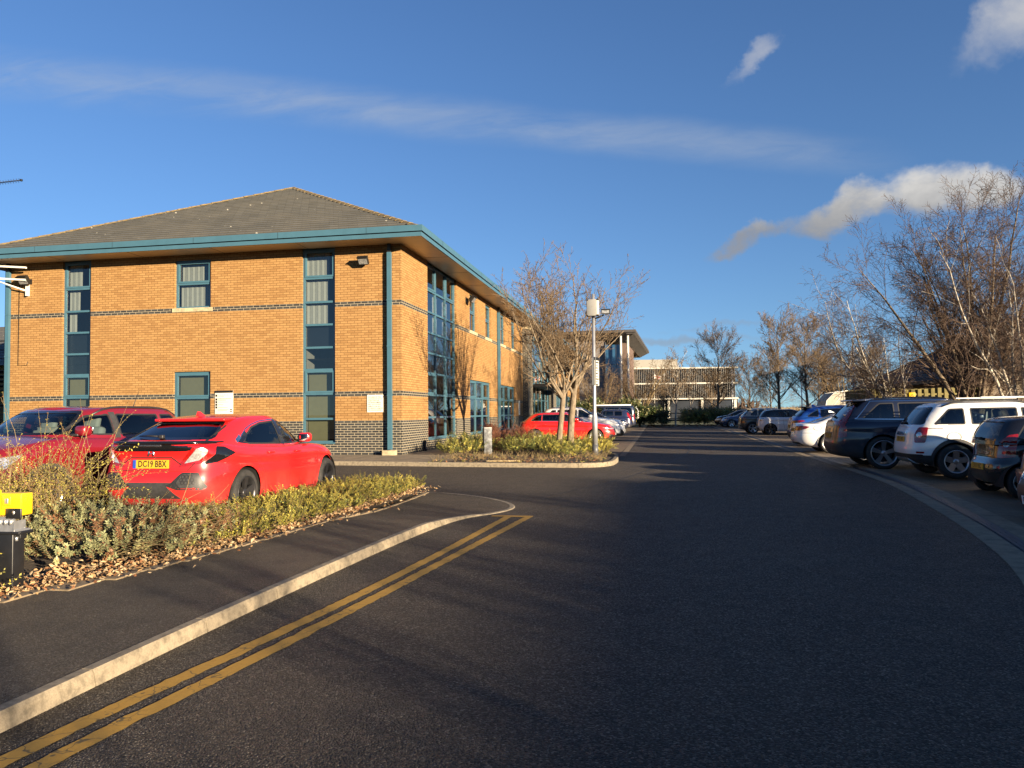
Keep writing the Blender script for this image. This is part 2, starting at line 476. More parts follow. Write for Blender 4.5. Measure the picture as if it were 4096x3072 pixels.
    wins = [round_poly(w['p'], w.get('r', .05)) for w in S['wins']]
    for P in wins:
        cut(P, 90); cut([(-x, z) for x, z in P], -90)
    def screen(z0, z1, h0, h1, rr=.07): return round_poly([(-h0, z0), (h0, z0), (h1, z1), (-h1, z1)], rr, 3)
    fwz = S['fw']; FW = screen(*fwz); cut(FW, 180)
    RW = screen(*S['rw'][:4]) if S.get('rw') else None
    if RW: cut(RW, 0)
    if S.get('clad'):
        bmesh.ops.bisect_plane(bm, geom=bm.verts[:]+bm.edges[:]+bm.faces[:], plane_co=(0, 0, S['clad']), plane_no=(0, 0, 1))
        for f in bm.faces:
            if f.material_index == 0 and f.calc_center_median().z < S['clad']: f.material_index = 4
    if S.get('rear_clad'):
        z0, z1, xx = S['rear_clad']
        for f in bm.faces:
            c = f.calc_center_median()
            if f.material_index == 0 and c.x < xx and z0 < c.z < z1: f.material_index = 4
    pm = S['paint']; bmesh.ops.remove_doubles(bm, verts=bm.verts[:], dist=1e-5)
    body = bm_obj(bm, 'body', [pm, M['interior'], M['well'], S.get('roof_paint', pm), M['cladding']], root)
    es = body.modifiers.new('s', 'EDGE_SPLIT') if False else None
    # ---- glazing, seals
    for w, P in zip(S['wins'], wins):
        gm = M['glass_dark'] if w.get('dark') else M['glass_car']
        for mir in (False, True):
            mb = MB(); sh.patch(mb, P, 90, -.004, 0, .15, mir, 0); g = mb.build('side_window', gm, root)
            mb = MB(); V, F = ring_mesh(inset_poly(P, -.006), inset_poly(P, .018)); sh.patch(mb, None, 90, .003, 0, .3, mir, .02, V, F)
            mb.build('window_seal', M['black_plastic'], g)
    for P, a, nm, gm in ((FW, 180, 'windscreen', M['glass_car']),)+(((RW, 0, 'rear_window', M['glass_dark']),) if RW else ()):
        mb = MB(); sh.patch(mb, P, a, -.003, 0, .15, False, 0); g = mb.build(nm, gm, root)
        mb = MB(); V, F = ring_mesh(inset_poly(P, -.004), inset_poly(P, .03)); sh.patch(mb, None, a, .002, 0, .3, False, .02, V, F); mb.build('window_seal', M['gloss_black'], g)
    # ---- wheels and wells
    for ax in (axf, axr):
        for sg in (-1, 1):
            wheel(root, ax, sg*(w2-.115-S.get('wi', 0)), r, S.get('rim', M['rim_silver']), S.get('spokes', (5, .07, 0)), S.get('tw', .21), S.get('rimk', .72))
            mb = MB(); n = 18; vs = []
            for i in range(n+1):
                t = -.25+(pi+.5)*i/n
                for yy in (w2*.955, w2-.42): vs.append((ax+(Ra+.012)*cos(t), sg*yy, r+(Ra+.012)*sin(t)))
            mb.add(vs, [(2*i, 2*i+1, 2*i+3, 2*i+2) for i in range(n)], 0)
            mb.add([vs[2*i+1] for i in range(n+1)]+[(ax, sg*(w2-.42), r*.6)], [(i, i+1, n+1) for i in range(n)], 0)
            mb.build('wheel_liner', M['well'], root)
            if S.get('arch'):
                mb = MB(); k = 22; o = [(ax+(Ra+S['arch'])*cos(R(-8)+R(196)*i/k), r+(Ra+S['arch'])*sin(R(-8)+R(196)*i/k)) for i in range(k+1)]
                q = [(ax+(Ra-.012)*cos(R(-8)+R(196)*i/k), r+(Ra-.012)*sin(R(-8)+R(196)*i/k)) for i in range(k+1)]
                sh.patch(mb, None, 90, .012, 0, .5, sg > 0, .03, o+q, [(i, i+1, k+2+i, k+1+i) for i in range(k)]); mb.build('arch_trim', M['cladding'], root)
    # ---- cabin
    sx = S.get('seat_x', .05); zr = H; cm = S.get('seat_mat', M['seat'])
    for x0 in ((sx, sx-.95) if not S.get('two') else (sx,)):
        for sg in (-1, 1):
            mb = MB(); tilt = Matrix.Rotation(R(-14), 3, 'Y')
            mb.rbox((x0, sg*w2*.42, zr-.62), (.07, .235, .3), .05, tilt); mb.rbox((x0-.09, sg*w2*.42, zr-.27), (.05, .13, .10), .04, tilt)
            mb.build('seat', cm if x0 == sx else M['seat'], root)
    mb = MB(); cx = sx+.62; k = 20
    mb.tube([(cx+.06*cos(2*pi*i/k), -w2*.42+.18*sin(2*pi*i/k), zr-.56+.16*cos(2*pi*i/k)) for i in range(k+1)], .014, 6); mb.build('steering_wheel', M['interior'], root)
    mb = MB(); mb.rbox((gr[1]+.12, 0, roof(gr[1])-.17), (.015, .11, .035), .012); mb.build('rear_view_mirror', M['interior'], root)
    # ---- door mirrors
    mx, mz = S.get('mir', (gb[1]-.52, belt(gb[1]-.5)+.07)); 
    for sg in (-1, 1):
        q, _ = sh.hit(90, mx, mz, 0); yb = abs(q.y)
        g = thing('door_mirror', None, None, (0, 0, 0)); g.parent = root
        mb = MB(); mb.rbox((mx-.01, sg*(yb+.15), mz+.04), (.085, .105, .075), .05, Matrix.Rotation(R(-sg*12), 3, 'Z'), 0, 4); mb.build('mirror_shell', S.get('mir_paint', pm), g)
        mb = MB(); mb.rbox((mx+.02, sg*(yb+.04), mz-.02), (.05, .08, .02), .015); mb.build('mirror_arm', M['black_plastic'], g)
        mb = MB(); mb.rbox((mx-.1, sg*(yb+.155), mz+.04), (.004, .085, .055), .003); mb.build('mirror_glass', M['chrome'], g)
    # ---- shut lines and handles
    for ln in S.get('lines', []):
        for mm in (False, True):
            mb = MB(); sh.strip(mb, ln, .010, 90, .0015, 0, mm); mb.build('panel_gap', M['well'], root)
    for hx, hz in S.get('handles', []):
        for sg in (-1, 1):
            q, n = sh.hit(90, hx, hz, .016); mb = MB(); mb.rbox((hx, sg*abs(q.y), hz), (.095, .016, .018), .012, None, 0); mb.build('door_handle', S.get('handle_mat', pm), root)
    for q in S.get('patches', []):
        a, P, mat, nm, mir = q[:5]
        if isinstance(a, tuple):     # outline given from the body's corner
            a = a[0]; _, p = frame(a); h0 = p.x*((xr+.1) if cos(R(a)) > 0 else (xf-.1)) - p.y*(w2-.1); P = [(h+h0, z) for h, z in P]
        for mm in ((False, True) if mir else (False,)):
            mb = MB(); sh.patch(mb, P, a, q[5] if len(q) > 5 else .004, 0, .05, mm, .02); mb.build(nm, mat, root)
    for a, P, wd, mat, nm, mir in S.get('strips', []):
        for mm in ((False, True) if mir else (False,)):
            mb = MB(); sh.strip(mb, P, wd, a, .006, 0, mm, False, .012); mb.build(nm, mat, root)
    if S.get('rails'):
        x0, x1, rm, rh = S['rails']; x0 = max(x0, gr[0]+.12); x1 = min(x1, gr[1]-.12)
        for sg in (-1, 1):
            mb = MB(); k = 10; yy = sg*(grw-S.get('rail_in', .07)-.03); pts = []
            for i in range(k+1):
                x = x0+(x1-x0)*i/k; l, *_ = sh.tree.ray_cast(Vector((x, yy, 4)), Vector((0, 0, -1))); pts.append((x, yy, (l.z if l and l.z > H-.4 else roof(x)) - .005 + rh*min(1, 4*min(i/k, 1-i/k))))
            mb.tube(pts, .018, 8); mb.build('roof_rail', rm, root)
    if S.get('spoiler'):
        z, x0, x1, hw, sm = S['spoiler']
        if S['name'] != 'x' and not S.get('sp_abs'): x0, x1, z = gr[0]-.17, gr[0]+.14, roof(gr[0])+.005
        mb = MB(); mb.rbox(((x0+x1)/2, 0, z), (abs(x1-x0)/2, hw, .022), .018, Matrix.Rotation(R(S.get('sp_tilt', 6)), 3, 'Y')); mb.build('roof_spoiler', sm, root)
    if S.get('wiper'):
        z, h0, h1, dz = S['wiper']; a, _ = sh.hit(0, h0, z, .03); b, _ = sh.hit(0, h1, z+dz, .022); mb = MB(); mb.tube([a, a.lerp(b, .5)+Vector((-.015, 0, .01)), b], [.016, .012, .007], 6); mb.rbox(a, (.03, .035, .025), .012); mb.build('rear_wiper', M['black_plastic'], root)
    if S.get('aerial'):
        x, hgt, am = S['aerial']; z = roof(x)+rcr
        mb = MB()
        if hgt < 0:
            mb.add([(x-.1, -.03, z-.01), (x-.1, .03, z-.01), (x+.09, .025, z-.01), (x+.09, -.025, z-.01), (x-.1, 0.006, z-hgt), (x-.1, -.006, z-hgt), (x-.04, .004, z-hgt), (x-.04, -.004, z-hgt)],
                   [(0, 1, 4, 5), (1, 2, 6, 4), (2, 3, 7, 6), (3, 0, 5, 7), (4, 6, 7, 5)])
        else: mb.tube([(x, 0, z), (x-.16, 0, z+hgt)], [.008, .003], 5)
        mb.build('aerial', am, root)
    for a, z, txt, yel, h in S.get('plates', []): plate(root, sh, a, z, txt, yel, h, off=S.get('plate_off', .012), eu=S.get('eu', False))
    return root, sh
# ---------------------------------------------------------------- the cars of the photograph
def civic():
    P = paint('paint_bright_red', (.52, .012, .012), 0, .30, .28)
    V = [(.46, .67, .02), (.66, .665, .02), (.755, .47, .02), (.71, .44, .02), (.42, .445, .02), (.25, .50, .01), (.33, .535, .01)]
    V = round_poly(V, .02, 2)
    VI = round_poly([(.475, .645), (.645, .64), (.665, .475), (.46, .475), (.40, .535)], .02, 2)
    S = dict(name='parked_car', cat='car', L=4.52, W=1.82, H=1.434, fo=.90, ro=.92, r=.325, loc=(-6.50, 11.22, .02), rz=90, zb=.17,
        label='bright red fastback with black tail spoiler and yellow plate DC19 BBX',
        belt=[(-2.26, 1.03), (-1.9, 1.03), (-1.4, .985), (-.9, .955), (0, .925), (.75, .925), (1.4, .875), (2.0, .75), (2.26, .66)],
        rp=[(0, -.17), (.12, -.06), (.26, 0), (.45, -.02), (.6, -.07), (.8, -.085), (.93, -.06), (1, -.05)],
        gb=(-2.12, 1.22), gr=(-1.22, .15), gbw=.895, grw=.655, roof=[(-1.3, 1.345), (-.7, 1.40), (-.1, 1.405), (.3, 1.375)], gnf=3.0, gnr=5, rcrown=.03,
        nf=3.9, nr=5.6, paint=P, rim=M['rim_dark'], spokes=(5, .05, .13), crown=.045,
        wins=[dict(p=[(.86, .955), (-.05, .96), (-.05, 1.315), (.14, 1.31), (.46, 1.21)], r=.03),
              dict(p=[(-.16, .962), (-1.12, .998), (-1.24, 1.03), (-1.12, 1.13), (-.9, 1.235), (-.6, 1.295), (-.16, 1.318)], r=.03, dark=1)],
        fw=(.985, 1.345, .70, .50), rw=(1.085, 1.335, .66, .50),
        patches=[(90, round_poly([(-.05, .955), (-.16, .955), (-.16, 1.328), (-.05, 1.328)], .005), M['gloss_black'], 'door_pillar', True),
                 (90, round_poly([(-1.14, .998), (-1.34, 1.02), (-1.40, 1.045), (-1.1, 1.185), (-1.08, 1.13), (-1.25, 1.03)], .01), M['gloss_black'], 'quarter_trim', True),
                 (0, round_poly([(-.70, 1.05), (.70, 1.05), (.68, .985), (.5, .945), (-.5, .945), (-.68, .985)], .02), M['gloss_black'], 'tail_panel', False),
                 (40, round_poly([(-1.10, .735), (-.84, .78), (-.67, .90), (-.64, .99), (-.80, 1.045), (-.93, 1.02), (-1.07, .80)], .012), M['lens_red'], 'tail_light', True, .005),
                 (40, round_poly([(-1.03, .785), (-.86, .825), (-.77, .905), (-.755, .955), (-.82, .99), (-.90, .975)], .01), M['lens_clear'], 'tail_lamp', True, .009),
                 (40, round_poly([(-.66, .895), (-.64, 1.0), (-.53, .99), (-.36, .90), (-.46, .855), (-.62, .79), (-.80, .765), (-.83, .775)], .01), M['gloss_black'], 'tail_light_end', True, .004),
                 (0, [(.50, 1.045), (.78, 1.02), (.76, .985), (.53, 1.0)], M['lens_red'], 'tail_light_bar', True, .008),
                 (0, V, M['black_plastic'], 'bumper_vent', True),
                 (0, round_poly([(-.34, .54), (.34, .54), (.26, .50), (.44, .33), (-.44, .33), (-.26, .50)], .01), M['cladding'], 'diffuser', False),
                 (180, round_poly([(-.5, .5), (.5, .5), (.4, .28), (-.4, .28)], .03), M['black_plastic'], 'grille', False),
                 (180, round_poly([(.42, .66), (.80, .70), (.80, .60), (.45, .58)], .02), M['lens_clear'], 'headlight', True)],
        strips=[(0, [(-.43, .77), (-.29, .865), (.29, .865), (.43, .77)], .012, M['well'], 'plate_recess', False),
                (0, [(-.60, .79), (-.52, .69), (.52, .69), (.60, .79)], .010, M['well'], 'tailgate_gap', False),
                (90, [(-1.26, 1.115), (-1.08, 1.205), (-.88, 1.268), (-.58, 1.318), (-.2, 1.338), (.1, 1.335), (.3, 1.295), (.55, 1.21)], .016, M['chrome'], 'window_trim', True),
                (90, [(-1.42, 1.045), (-1.28, 1.115)], .055, M['chrome'], 'window_trim', True)],
        lines=[[(-1.16, .97), (-1.08, .85), (-.88, .55), (-.80, .27)], [(-.1, .97), (-.10, .7), (-.06, .26)], [(.92, .93), (.95, .7), (.86, .26)], [(-.8, .26), (.86, .24)], [(-1.35, 1.27), (-1.62, 1.17), (-1.97, 1.03)]],
        handles=[(-.68, .86), (.18, .835)], aerial=(-1.05, -.065, P), spoiler=(1.352, -1.36, -1.04, .55, P), sp_tilt=-2, sp_abs=1,
        wiper=(1.10, -.05, -.42, .015), plates=[(0, .775, 'DC19 BBX', True, 0)], eu=True, plate_off=.014)
    root, sh = make_car(S, 170)
    for mir in (False, True):
        mb = MB(); sh.patch(mb, VI, 0, .011, 0, .06, mir, .012)
        # honeycomb ribs
        for j in range(4):
            for i in range(5):
                cx, cz = .47+i*.045+(j % 2)*.0225, .495+j*.04
                hx = [(cx+.021*cos(pi/6+k*pi/3), cz+.021*sin(pi/6+k*pi/3)) for k in range(6)]
                if all(inside(VI, *q) for q in hx): sh.strip(mb, hx, .007, 0, .015, 1, mir, True, .01)
        mb.build('vent_mesh', [M['cladding'], M['black_plastic']], root)
    q, n = sh.hit(0, 0, .915, .006); mb = MB()
    for sg in (-1, 1): mb.rbox((q.x, sg*.034, q.z), (.006, .011, .034), .006, Matrix.Rotation(sg*.12, 3, 'X'))
    mb.rbox((q.x, 0, q.z), (.005, .03, .008), .004)
    mb.build('badge', M['chrome'], root)
    mb = MB(); T = Matrix(((0, 0, -1, 0), (-1, 0, 0, 0), (0, 1, 0, 0), (0, 0, 0, 1)))
    q, n = sh.hit(0, -.60, .90, .005); T.translation = q; text_into(mb, 'CIVIC', T, .04, 0, ext=.002, spacing=1.15); mb.build('badge', M['chrome'], root)
    mb = MB(); pts = []
    for i in range(17):
        h = -.74+1.48*i/16; q, n = sh.hit(0, h, 1.035, 0); pts.append(q+Vector((-.0, 0, .018)))
    mb.tube(pts, [.012]+[.026]*15+[.012], 8); mb.build('tail_spoiler', M['gloss_black'], root)
    mb = MB(); q, n = sh.hit(0, 0, 1.02, .004); mb.rbox((q.x, 0, q.z), (.012, .17, .018), .01); mb.build('brake_light', M['lens_dark'], root)
    return root

def tmpl(L, W, H, fo, ro, r, hz=.78, cz=1.0, bz=1.05, nose=1.05, ws=.75, tail=.10, slant=.25, pil=((-.1, 1), ), **k):
    """common proportions; nose = bonnet length, ws = run of the windscreen, tail = start of the rear glass, slant = its run"""
    xf, xr = L/2, -L/2
    S = dict(L=L, W=W, H=H, fo=fo, ro=ro, r=r, belt=[(xr, bz-.02), (xr+.5, bz), (0, (cz+bz)/2), (xf-nose, cz), (xf-nose*.6, cz-.06), (xf-.35, hz+.06), (xf, hz-.04)],
             gb=(xr+tail, xf-nose+.12), gr=(xr+tail+slant, xf-nose-ws), rcrown=.03)
    S['roof'] = [(S['gr'][0]-.1, H-.075), (S['gr'][0]+.5, H-.04), (0, H-.03), (S['gr'][1]+.05, H-.055)]
    S.update(k)
    belt = pchip(S['belt']); roof = pchip(S['roof']); (b0, b1), (g0, g1) = S['gb'], S['gr']
    def U(x):
        t = roof(x)-S.get('head', .085); A = 1e9; D = 1e9
        if x > g1-.3: A = belt(b1)+(roof(g1)-belt(b1))*(b1-.19-x)/(b1-g1)
        if x < g0+.6: D = belt(b0)+(roof(g0)-belt(b0))*(x-b0-S.get('dp', .22))/(g0-b0+.05)
        return min(t, A, D)
    wins = []
    for w in pil:
        x0, x1 = w[0], w[1]; n = 14; top = []; bot = []
        for i in range(n+1):
            x = x0+(x1-x0)*i/n; b = belt(x)+S.get('sill', .05); u = U(x)
            if u > b+.025: top.append((x, u)); bot.append((x, b))
        P = [bot[0], bot[-1]]+[top[i] for i in range(len(top)-1, -1, -1)] if len(top) > 2 else None
        # thin out collinear points
        Q = [p for i, p in enumerate(P) if i < 3 or i == len(P)-1 or abs((Vector(P[i])-Vector(P[i-1])).angle(Vector(P[(i+1) % len(P)])-Vector(P[i]), 0)) > .04]
        wins.append(dict(p=Q, r=.035, dark=w[2] if len(w) > 2 else 0))
    S['wins'] = wins
    w2 = W/2; gw, gt = S.get('gbw', .9)*w2, S.get('grw', .68)*w2
    S.setdefault('fw', (belt(b1)+.06, roof(g1)-.03, gw*.80, gt*.80))
    S.setdefault('rw', (belt(b0)+.07, roof(g0)-.05, gw*.80, gt*.82))
    return S
def trapz(h0, h1, z0, z1, k=.0): return round_poly([(h0, z0), (h1, z0), (h1-k, z1), (h0+k, z1)], .02, 3)
def doors(S, *xs): S['lines'] = [[(x, pchip(S['belt'])(x)-.02), (x+.01, .6), (x+dx, .3)] for x, dx in xs]+[[(xs[0][0]+xs[0][1], .29), (xs[-1][0]+xs[-1][1], .29)]]
RED, CLR, BLK, GLB, CLD, CHR = 'lens_red', 'lens_clear', 'black_plastic', 'gloss_black', 'cladding', 'chrome'
def mm(pt): return [tuple([q[0], q[1], M[q[2]] if isinstance(q[2], str) else q[2]]+list(q[3:])) for q in pt]
BAY = dict(group='cars parked along the road')

def bay_z(x, y):
    q = lambda t: (lambda c: c*c*(3-2*c))(max(0, min(1, t)))
    return -.125*q((18.2-y)/3)*q((x-4.5)/1.3)-.03*q((24-y)/3)*q((x-4.5)/1.3)
def duster():
    P = paint('paint_white', (.74, .74, .72), 0, .30, .3)
    S = tmpl(4.31, 1.82, 1.60, .82, .82, .355, hz=.92, cz=1.06, bz=1.06, nose=1.15, ws=.62, tail=.08, slant=.42, pil=((-1.72, -1.12, 1), (-1.0, -.12, 0), (-.04, 1.2, 0)), dp=.30, sill=.06, head=.11, grw=.74, gbw=.92, crown=.07, nr=5, zb=.26)
    S.update(name='parked_car', label='white estate car with black roof rails, parked beside the large navy one', loc=(7.42, 17.96, bay_z(7.4, 17.96)), rz=0, paint=P, clad=.48, arch=.06, spokes=(5, .11, 0), rimk=.66, rails=(-1.5, .75, M['black_plastic'], .055), rail_in=.02,
        patches=mm([((35,), round_poly([(-.13, .74), (.07, .74), (.10, .95), (.08, 1.06), (-.09, 1.06), (-.15, .9)], .03), RED, 'tail_light', True, .012),
                 ((35,), [(-.04+.055*cos(i*pi/7), .90+.055*sin(i*pi/7)) for i in range(14)], CLR, 'tail_lamp', True, .017),
                 (0, trapz(-.30, .30, .885, .955), CHR, 'trim_strip', False, .01), (0, trapz(-.75, .75, .43, .50), BLK, 'bumper_step', False),
                 (0, trapz(-.5, .5, .30, .40, .1), 'steel', 'skid_plate', False, .02), ((35,), trapz(-.1, .05, .52, .56), RED, 'reflector', True, .008),
                 (180, trapz(-.5, .5, .62, .8), CHR, 'grille', False), (180, trapz(.55, .82, .75, .92), CLR, 'headlight', True)]),
        strips=[(90, [(-1.36+.13*cos(i*pi/8)*(1 if True else 1), .86+.10*sin(i*pi/8)) for i in range(17)], .006, M['well'], 'fuel_flap', False)],
        handles=[(-.82, .98), (.12, .97)], handle_mat=M['black_plastic'], wiper=(1.14, 0, -.34, .0), plates=[(0, .80, 'EF11 JVX', True, 0), (180, .45, 'EF11 JVX', False, 0)], aerial=(.5, .25, M['black_plastic']), mir_paint=M['black_plastic'])
    doors(S, (-1.03, .16), (-.08, 0), (.98, -.1))
    root, sh = make_car(S, 130)
    for sg in (-1, 1):
        mb = MB(); mb.rbox((-.15, sg*(.91*.74-.02), 1.672), (.62, .022, .016), .014); mb.build('roof_rail', P, root)
def xc90():
    P = paint('paint_navy', (.008, .012, .028), .2, .6, .32)
    S = tmpl(4.95, 1.96, 1.73, .90, 1.07, .395, hz=.95, cz=1.12, bz=1.16, nose=1.35, ws=.75, tail=.12, slant=.52, pil=((-2.0, -1.12, 1), (-1.02, -.1, 1), (-.02, 1.2, 0)), dp=.42, head=.10, grw=.74, gbw=.93, zb=.24)
    S.update(name='parked_car', label='large navy estate car with tall red lights climbing the rear pillar, beside a white coupe', loc=(6.82, 20.62, bay_z(6.8, 20.6)), rz=0, paint=P, clad=.42, spokes=(5, .06, .10), rim=M['rim_silver'], rimk=.76, tw=.25,
        patches=mm([((48,), round_poly([(-.15, .76), (.10, .78), (.10, 1.02), (-.02, 1.09), (-.13, 1.02)], .02), RED, 'tail_light', True, .012),
                 (90, round_poly([(-2.38, 1.06), (-2.22, 1.05), (-2.26, 1.14), (-1.93, 1.54), (-2.02, 1.56), (-2.37, 1.16)], .02), RED, 'tail_light', True, .012),
                 (0, trapz(-.8, .8, .44, .62, .05), CLD, 'bumper_panel', False), (0, trapz(-.35, .35, .72, .88, .02), BLK, 'plate_recess', False), (180, trapz(-.45, .45, .6, .85), BLK, 'grille', False), (180, trapz(.55, .88, .78, .92), CLR, 'headlight', True)]),
        strips=[(90, [(-2.0, 1.22), (-1.95, 1.24), (-1.62, 1.64), (.3, 1.66)], .02, M['chrome'], 'window_trim', True), (90, [(-2.0, 1.215), (1.1, 1.175)], .014, M['chrome'], 'window_trim', True)],
        handles=[(-.85, 1.03), (.25, 1.02)], spoiler=(1.70, -2.12, -1.7, .62, P), sp_tilt=-2, rails=(-1.7, .6, M['gloss_black'], .03), wiper=(1.25, 0, -.4, 0), plates=[(0, .80, 'LK21 YHX', True, 0)])
    doors(S, (-1.1, .2), (-.06, 0), (1.0, -.1)); make_car(S, 130)
def coupe():
    P = paint('paint_white_coupe', (.76, .76, .75), 0, .2, .25)
    S = tmpl(4.58, 1.78, 1.375, .78, 1.04, .325, hz=.74, cz=.93, bz=.96, nose=1.35, ws=.85, tail=.42, slant=1.05, pil=((-1.28, -.45, 1), (-.38, .9, 0)), two=1, dp=.35, sill=.04, head=.07, grw=.64, seat_x=-.1, nr=4.4, crown=.03)
    S.update(name='parked_car', label='white two door coupe with slanting red tail lights, between navy and bright blue cars', loc=(6.87, 27.12, 0), rz=0, paint=P, spokes=(7, .035, .05), rimk=.74,
        patches=mm([(40, round_poly([(-1.22, .74), (-.98, .73), (-.70, .80), (-.60, .86), (-.72, .885), (-1.2, .90)], .02), RED, 'tail_light', True, .008),
                 (40, round_poly([(-1.2, .74), (-.95, .73), (-.80, .765), (-1.18, .775)], .01), 'lens_amber', 'tail_lamp', True, .012),
                 (0, trapz(-.33, .33, .68, .84), 'rim_silver', 'plate_recess', False), (0, trapz(-.62, .62, .25, .36, .06), BLK, 'diffuser', False), (180, trapz(.06, .3, .55, .7), BLK, 'grille', True), (180, trapz(.45, .8, .6, .72), CLR, 'headlight', True)]),
        strips=[(90, [(-1.62+.12*cos(i*pi/8), .82+.075*sin(i*pi/8)) for i in range(17)], .006, M['well'], 'fuel_flap', False), (90, [(-2.1, .66), (-1.7, .66), (-1.35, .70)], .007, M['well'], 'bumper_gap', True)],
        handles=[(-.28, .84)], aerial=(-1.0, -.06, P), plates=[(0, .76, 'YG09 ORC', True, 0)])
    doors(S, (-.48, .1), (.85, -.1)); make_car(S, 130)
def qashqai():
    P = paint('paint_blue', (.02, .10, .42), .35, .2, .28)
    S = tmpl(4.39, 1.81, 1.58, .92, .82, .345, hz=.88, cz=1.06, bz=1.10, nose=1.15, ws=.75, tail=.10, slant=.55, pil=((-1.62, -1.2, 1), (-1.12, -.12, 1), (-.04, 1.2, 0)), dp=.36, grw=.70)
    S.update(name='parked_car', label='bright blue crossover with silver roof rails behind the white coupe', loc=(7.5, 32.1, 0), rz=0, paint=P, clad=.40, arch=.05, spokes=(5, .07, .1), rim=M['rim_dark'],
        patches=mm([((40,), round_poly([(-.34, .90), (-.05, .88), (.28, .98), (.2, 1.02), (-.30, 1.0)], .02), 'lens_red', 'tail_light', True, .008), ((40,), round_poly([(-.22, .915), (-.05, .91), (.1, .955), (-.18, .97)], .01), 'lens_dark', 'tail_lamp', True, .012),
                 (0, trapz(-.78, .78, .36, .56, .05), CLD, 'bumper_panel', False), (180, trapz(-.5, .5, .5, .7), BLK, 'grille', False)]),
        strips=[(90, [(-1.65, 1.17), (-1.5, 1.28), (-1.2, 1.42), (-.5, 1.48), (.4, 1.45)], .018, M['chrome'], 'window_trim', True)],
        handles=[(-.9, .98), (.1, .97)], spoiler=(1.535, -1.85, -1.5, .58, M['black_plastic']), rails=(-1.4, .5, M['rim_silver'], .03), aerial=(-1.2, -.06, P), wiper=(1.2, 0, -.35, 0), plates=[(0, .78, 'KM18 ZRO', True, 0)])
    doors(S, (-1.16, .2), (-.08, 0), (.95, -.1)); make_car(S, 110)
def adam():
    P = paint('paint_white_small', (.70, .70, .70), 0, .3, .3); B = M['gloss_black']
    S = tmpl(3.70, 1.72, 1.48, .75, .64, .315, hz=.82, cz=1.0, bz=1.02, nose=.85, ws=.75, tail=.06, slant=.35, pil=((-1.45, -.55, 1), (-.45, 1.0, 0)), dp=.28, two=1, grw=.70, sill=.03)
    S.update(name='parked_car', label='small white hatchback with a black roof and black wheels beside a grey crossover', loc=(7.78, 46.5, 0), rz=0, paint=P, roof_paint=B, rim=M['rim_dark'], spokes=(5, .09, 0),
        patches=mm([((45,), round_poly([(-.18, .80), (0, .80), (.14, .96), (-.12, .97)], .03), 'lens_clear', 'tail_light', True, .008), (0, trapz(-.5, .5, .3, .42), BLK, 'bumper_panel', False), (180, trapz(-.4, .4, .4, .6), BLK, 'grille', False)]),
        handles=[(-.3, .88)], plates=[(0, .58, 'SB64 LFE', True, 0)])
    doors(S, (-.5, .08), (.72, -.1)); make_car(S, 100)
def kona():
    P = paint('paint_grey', (.06, .06, .062), .3, .25, .3); T = paint('paint_beige', (.36, .32, .25), .3, .1, .35)
    S = tmpl(4.2, 1.8, 1.56, .85, .75, .335, hz=.85, cz=1.02, bz=1.06, nose=1.1, ws=.75, tail=.10, slant=.5, pil=((-1.45, -1.08, 1), (-1.0, -.1, 1), (-.02, 1.2, 0)), dp=.34, grw=.7)
    S.update(name='parked_car', label='dark grey crossover with a pale beige roof, behind the small white hatchback', loc=(7.25, 48.95, 0), rz=0, paint=P, roof_paint=T, clad=.42, arch=.06, spokes=(5, .05, .14),
        patches=mm([((40,), trapz(-.3, .12, .95, 1.0), RED, 'tail_light', True, .008), ((40,), trapz(-.22, .14, .66, .76, .03), 'lens_red', 'tail_lamp', True, .008), (0, trapz(-.7, .7, .34, .45, .05), 'steel', 'skid_plate', False)]),
        handles=[(-.85, .92), (.1, .91)], spoiler=(1.52, -1.75, -1.4, .55, T), aerial=(-1.1, -.06, P), plates=[(0, .80, 'HN22 KXU', True, 0)])
    doors(S, (-1.05, .2), (-.06, 0), (.9, -.1)); make_car(S, 100)
def hatch_front(S, hl=(.42, .80, .58, .70)):
    S.setdefault('patches', []); S['patches'] += mm([(180, trapz(-.42, .42, .48, .66, .06), BLK, 'grille', False), (180, trapz(-.6, .6, .26, .38, .05), BLK, 'bumper_intake', False), ((140,), round_poly([(.32, hl[2]), (.30, hl[3]-.04), (-.05, hl[3]), (-.30, hl[3]+.03), (-.10, hl[2]+.03), (.1, hl[2])], .02), CLR, 'headlight', True, .008),
        ((40,), trapz(-.28, .10, .78, .92, .03), RED, 'tail_light', True, .008)])
def a3():
    S = tmpl(4.3, 1.79, 1.42, .88, .80, .325, hz=.74, cz=.94, bz=.97, nose=1.25, ws=.8, tail=.12, slant=.6, pil=((-1.5, -1.0, 1), (-.92, -.08, 0), (0, 1.2, 0)), dp=.3, grw=.66)
    P = paint('paint_steel_blue', (.03, .06, .14), .3, .15, .25)
    S.update(name='parked_car', label='blue hatchback with bright silver wheels, nose to the road by the far hedge', loc=(7.72, 67.4, 0), rz=180, paint=P, spokes=(5, .06, .12), handles=[(-.75, .85), (.2, .84)], plates=[(180, .42, 'RE16 HVK', False, 0)])
    hatch_front(S); doors(S, (-.95, .15), (-.04, 0), (.95, -.1)); make_car(S, 90)
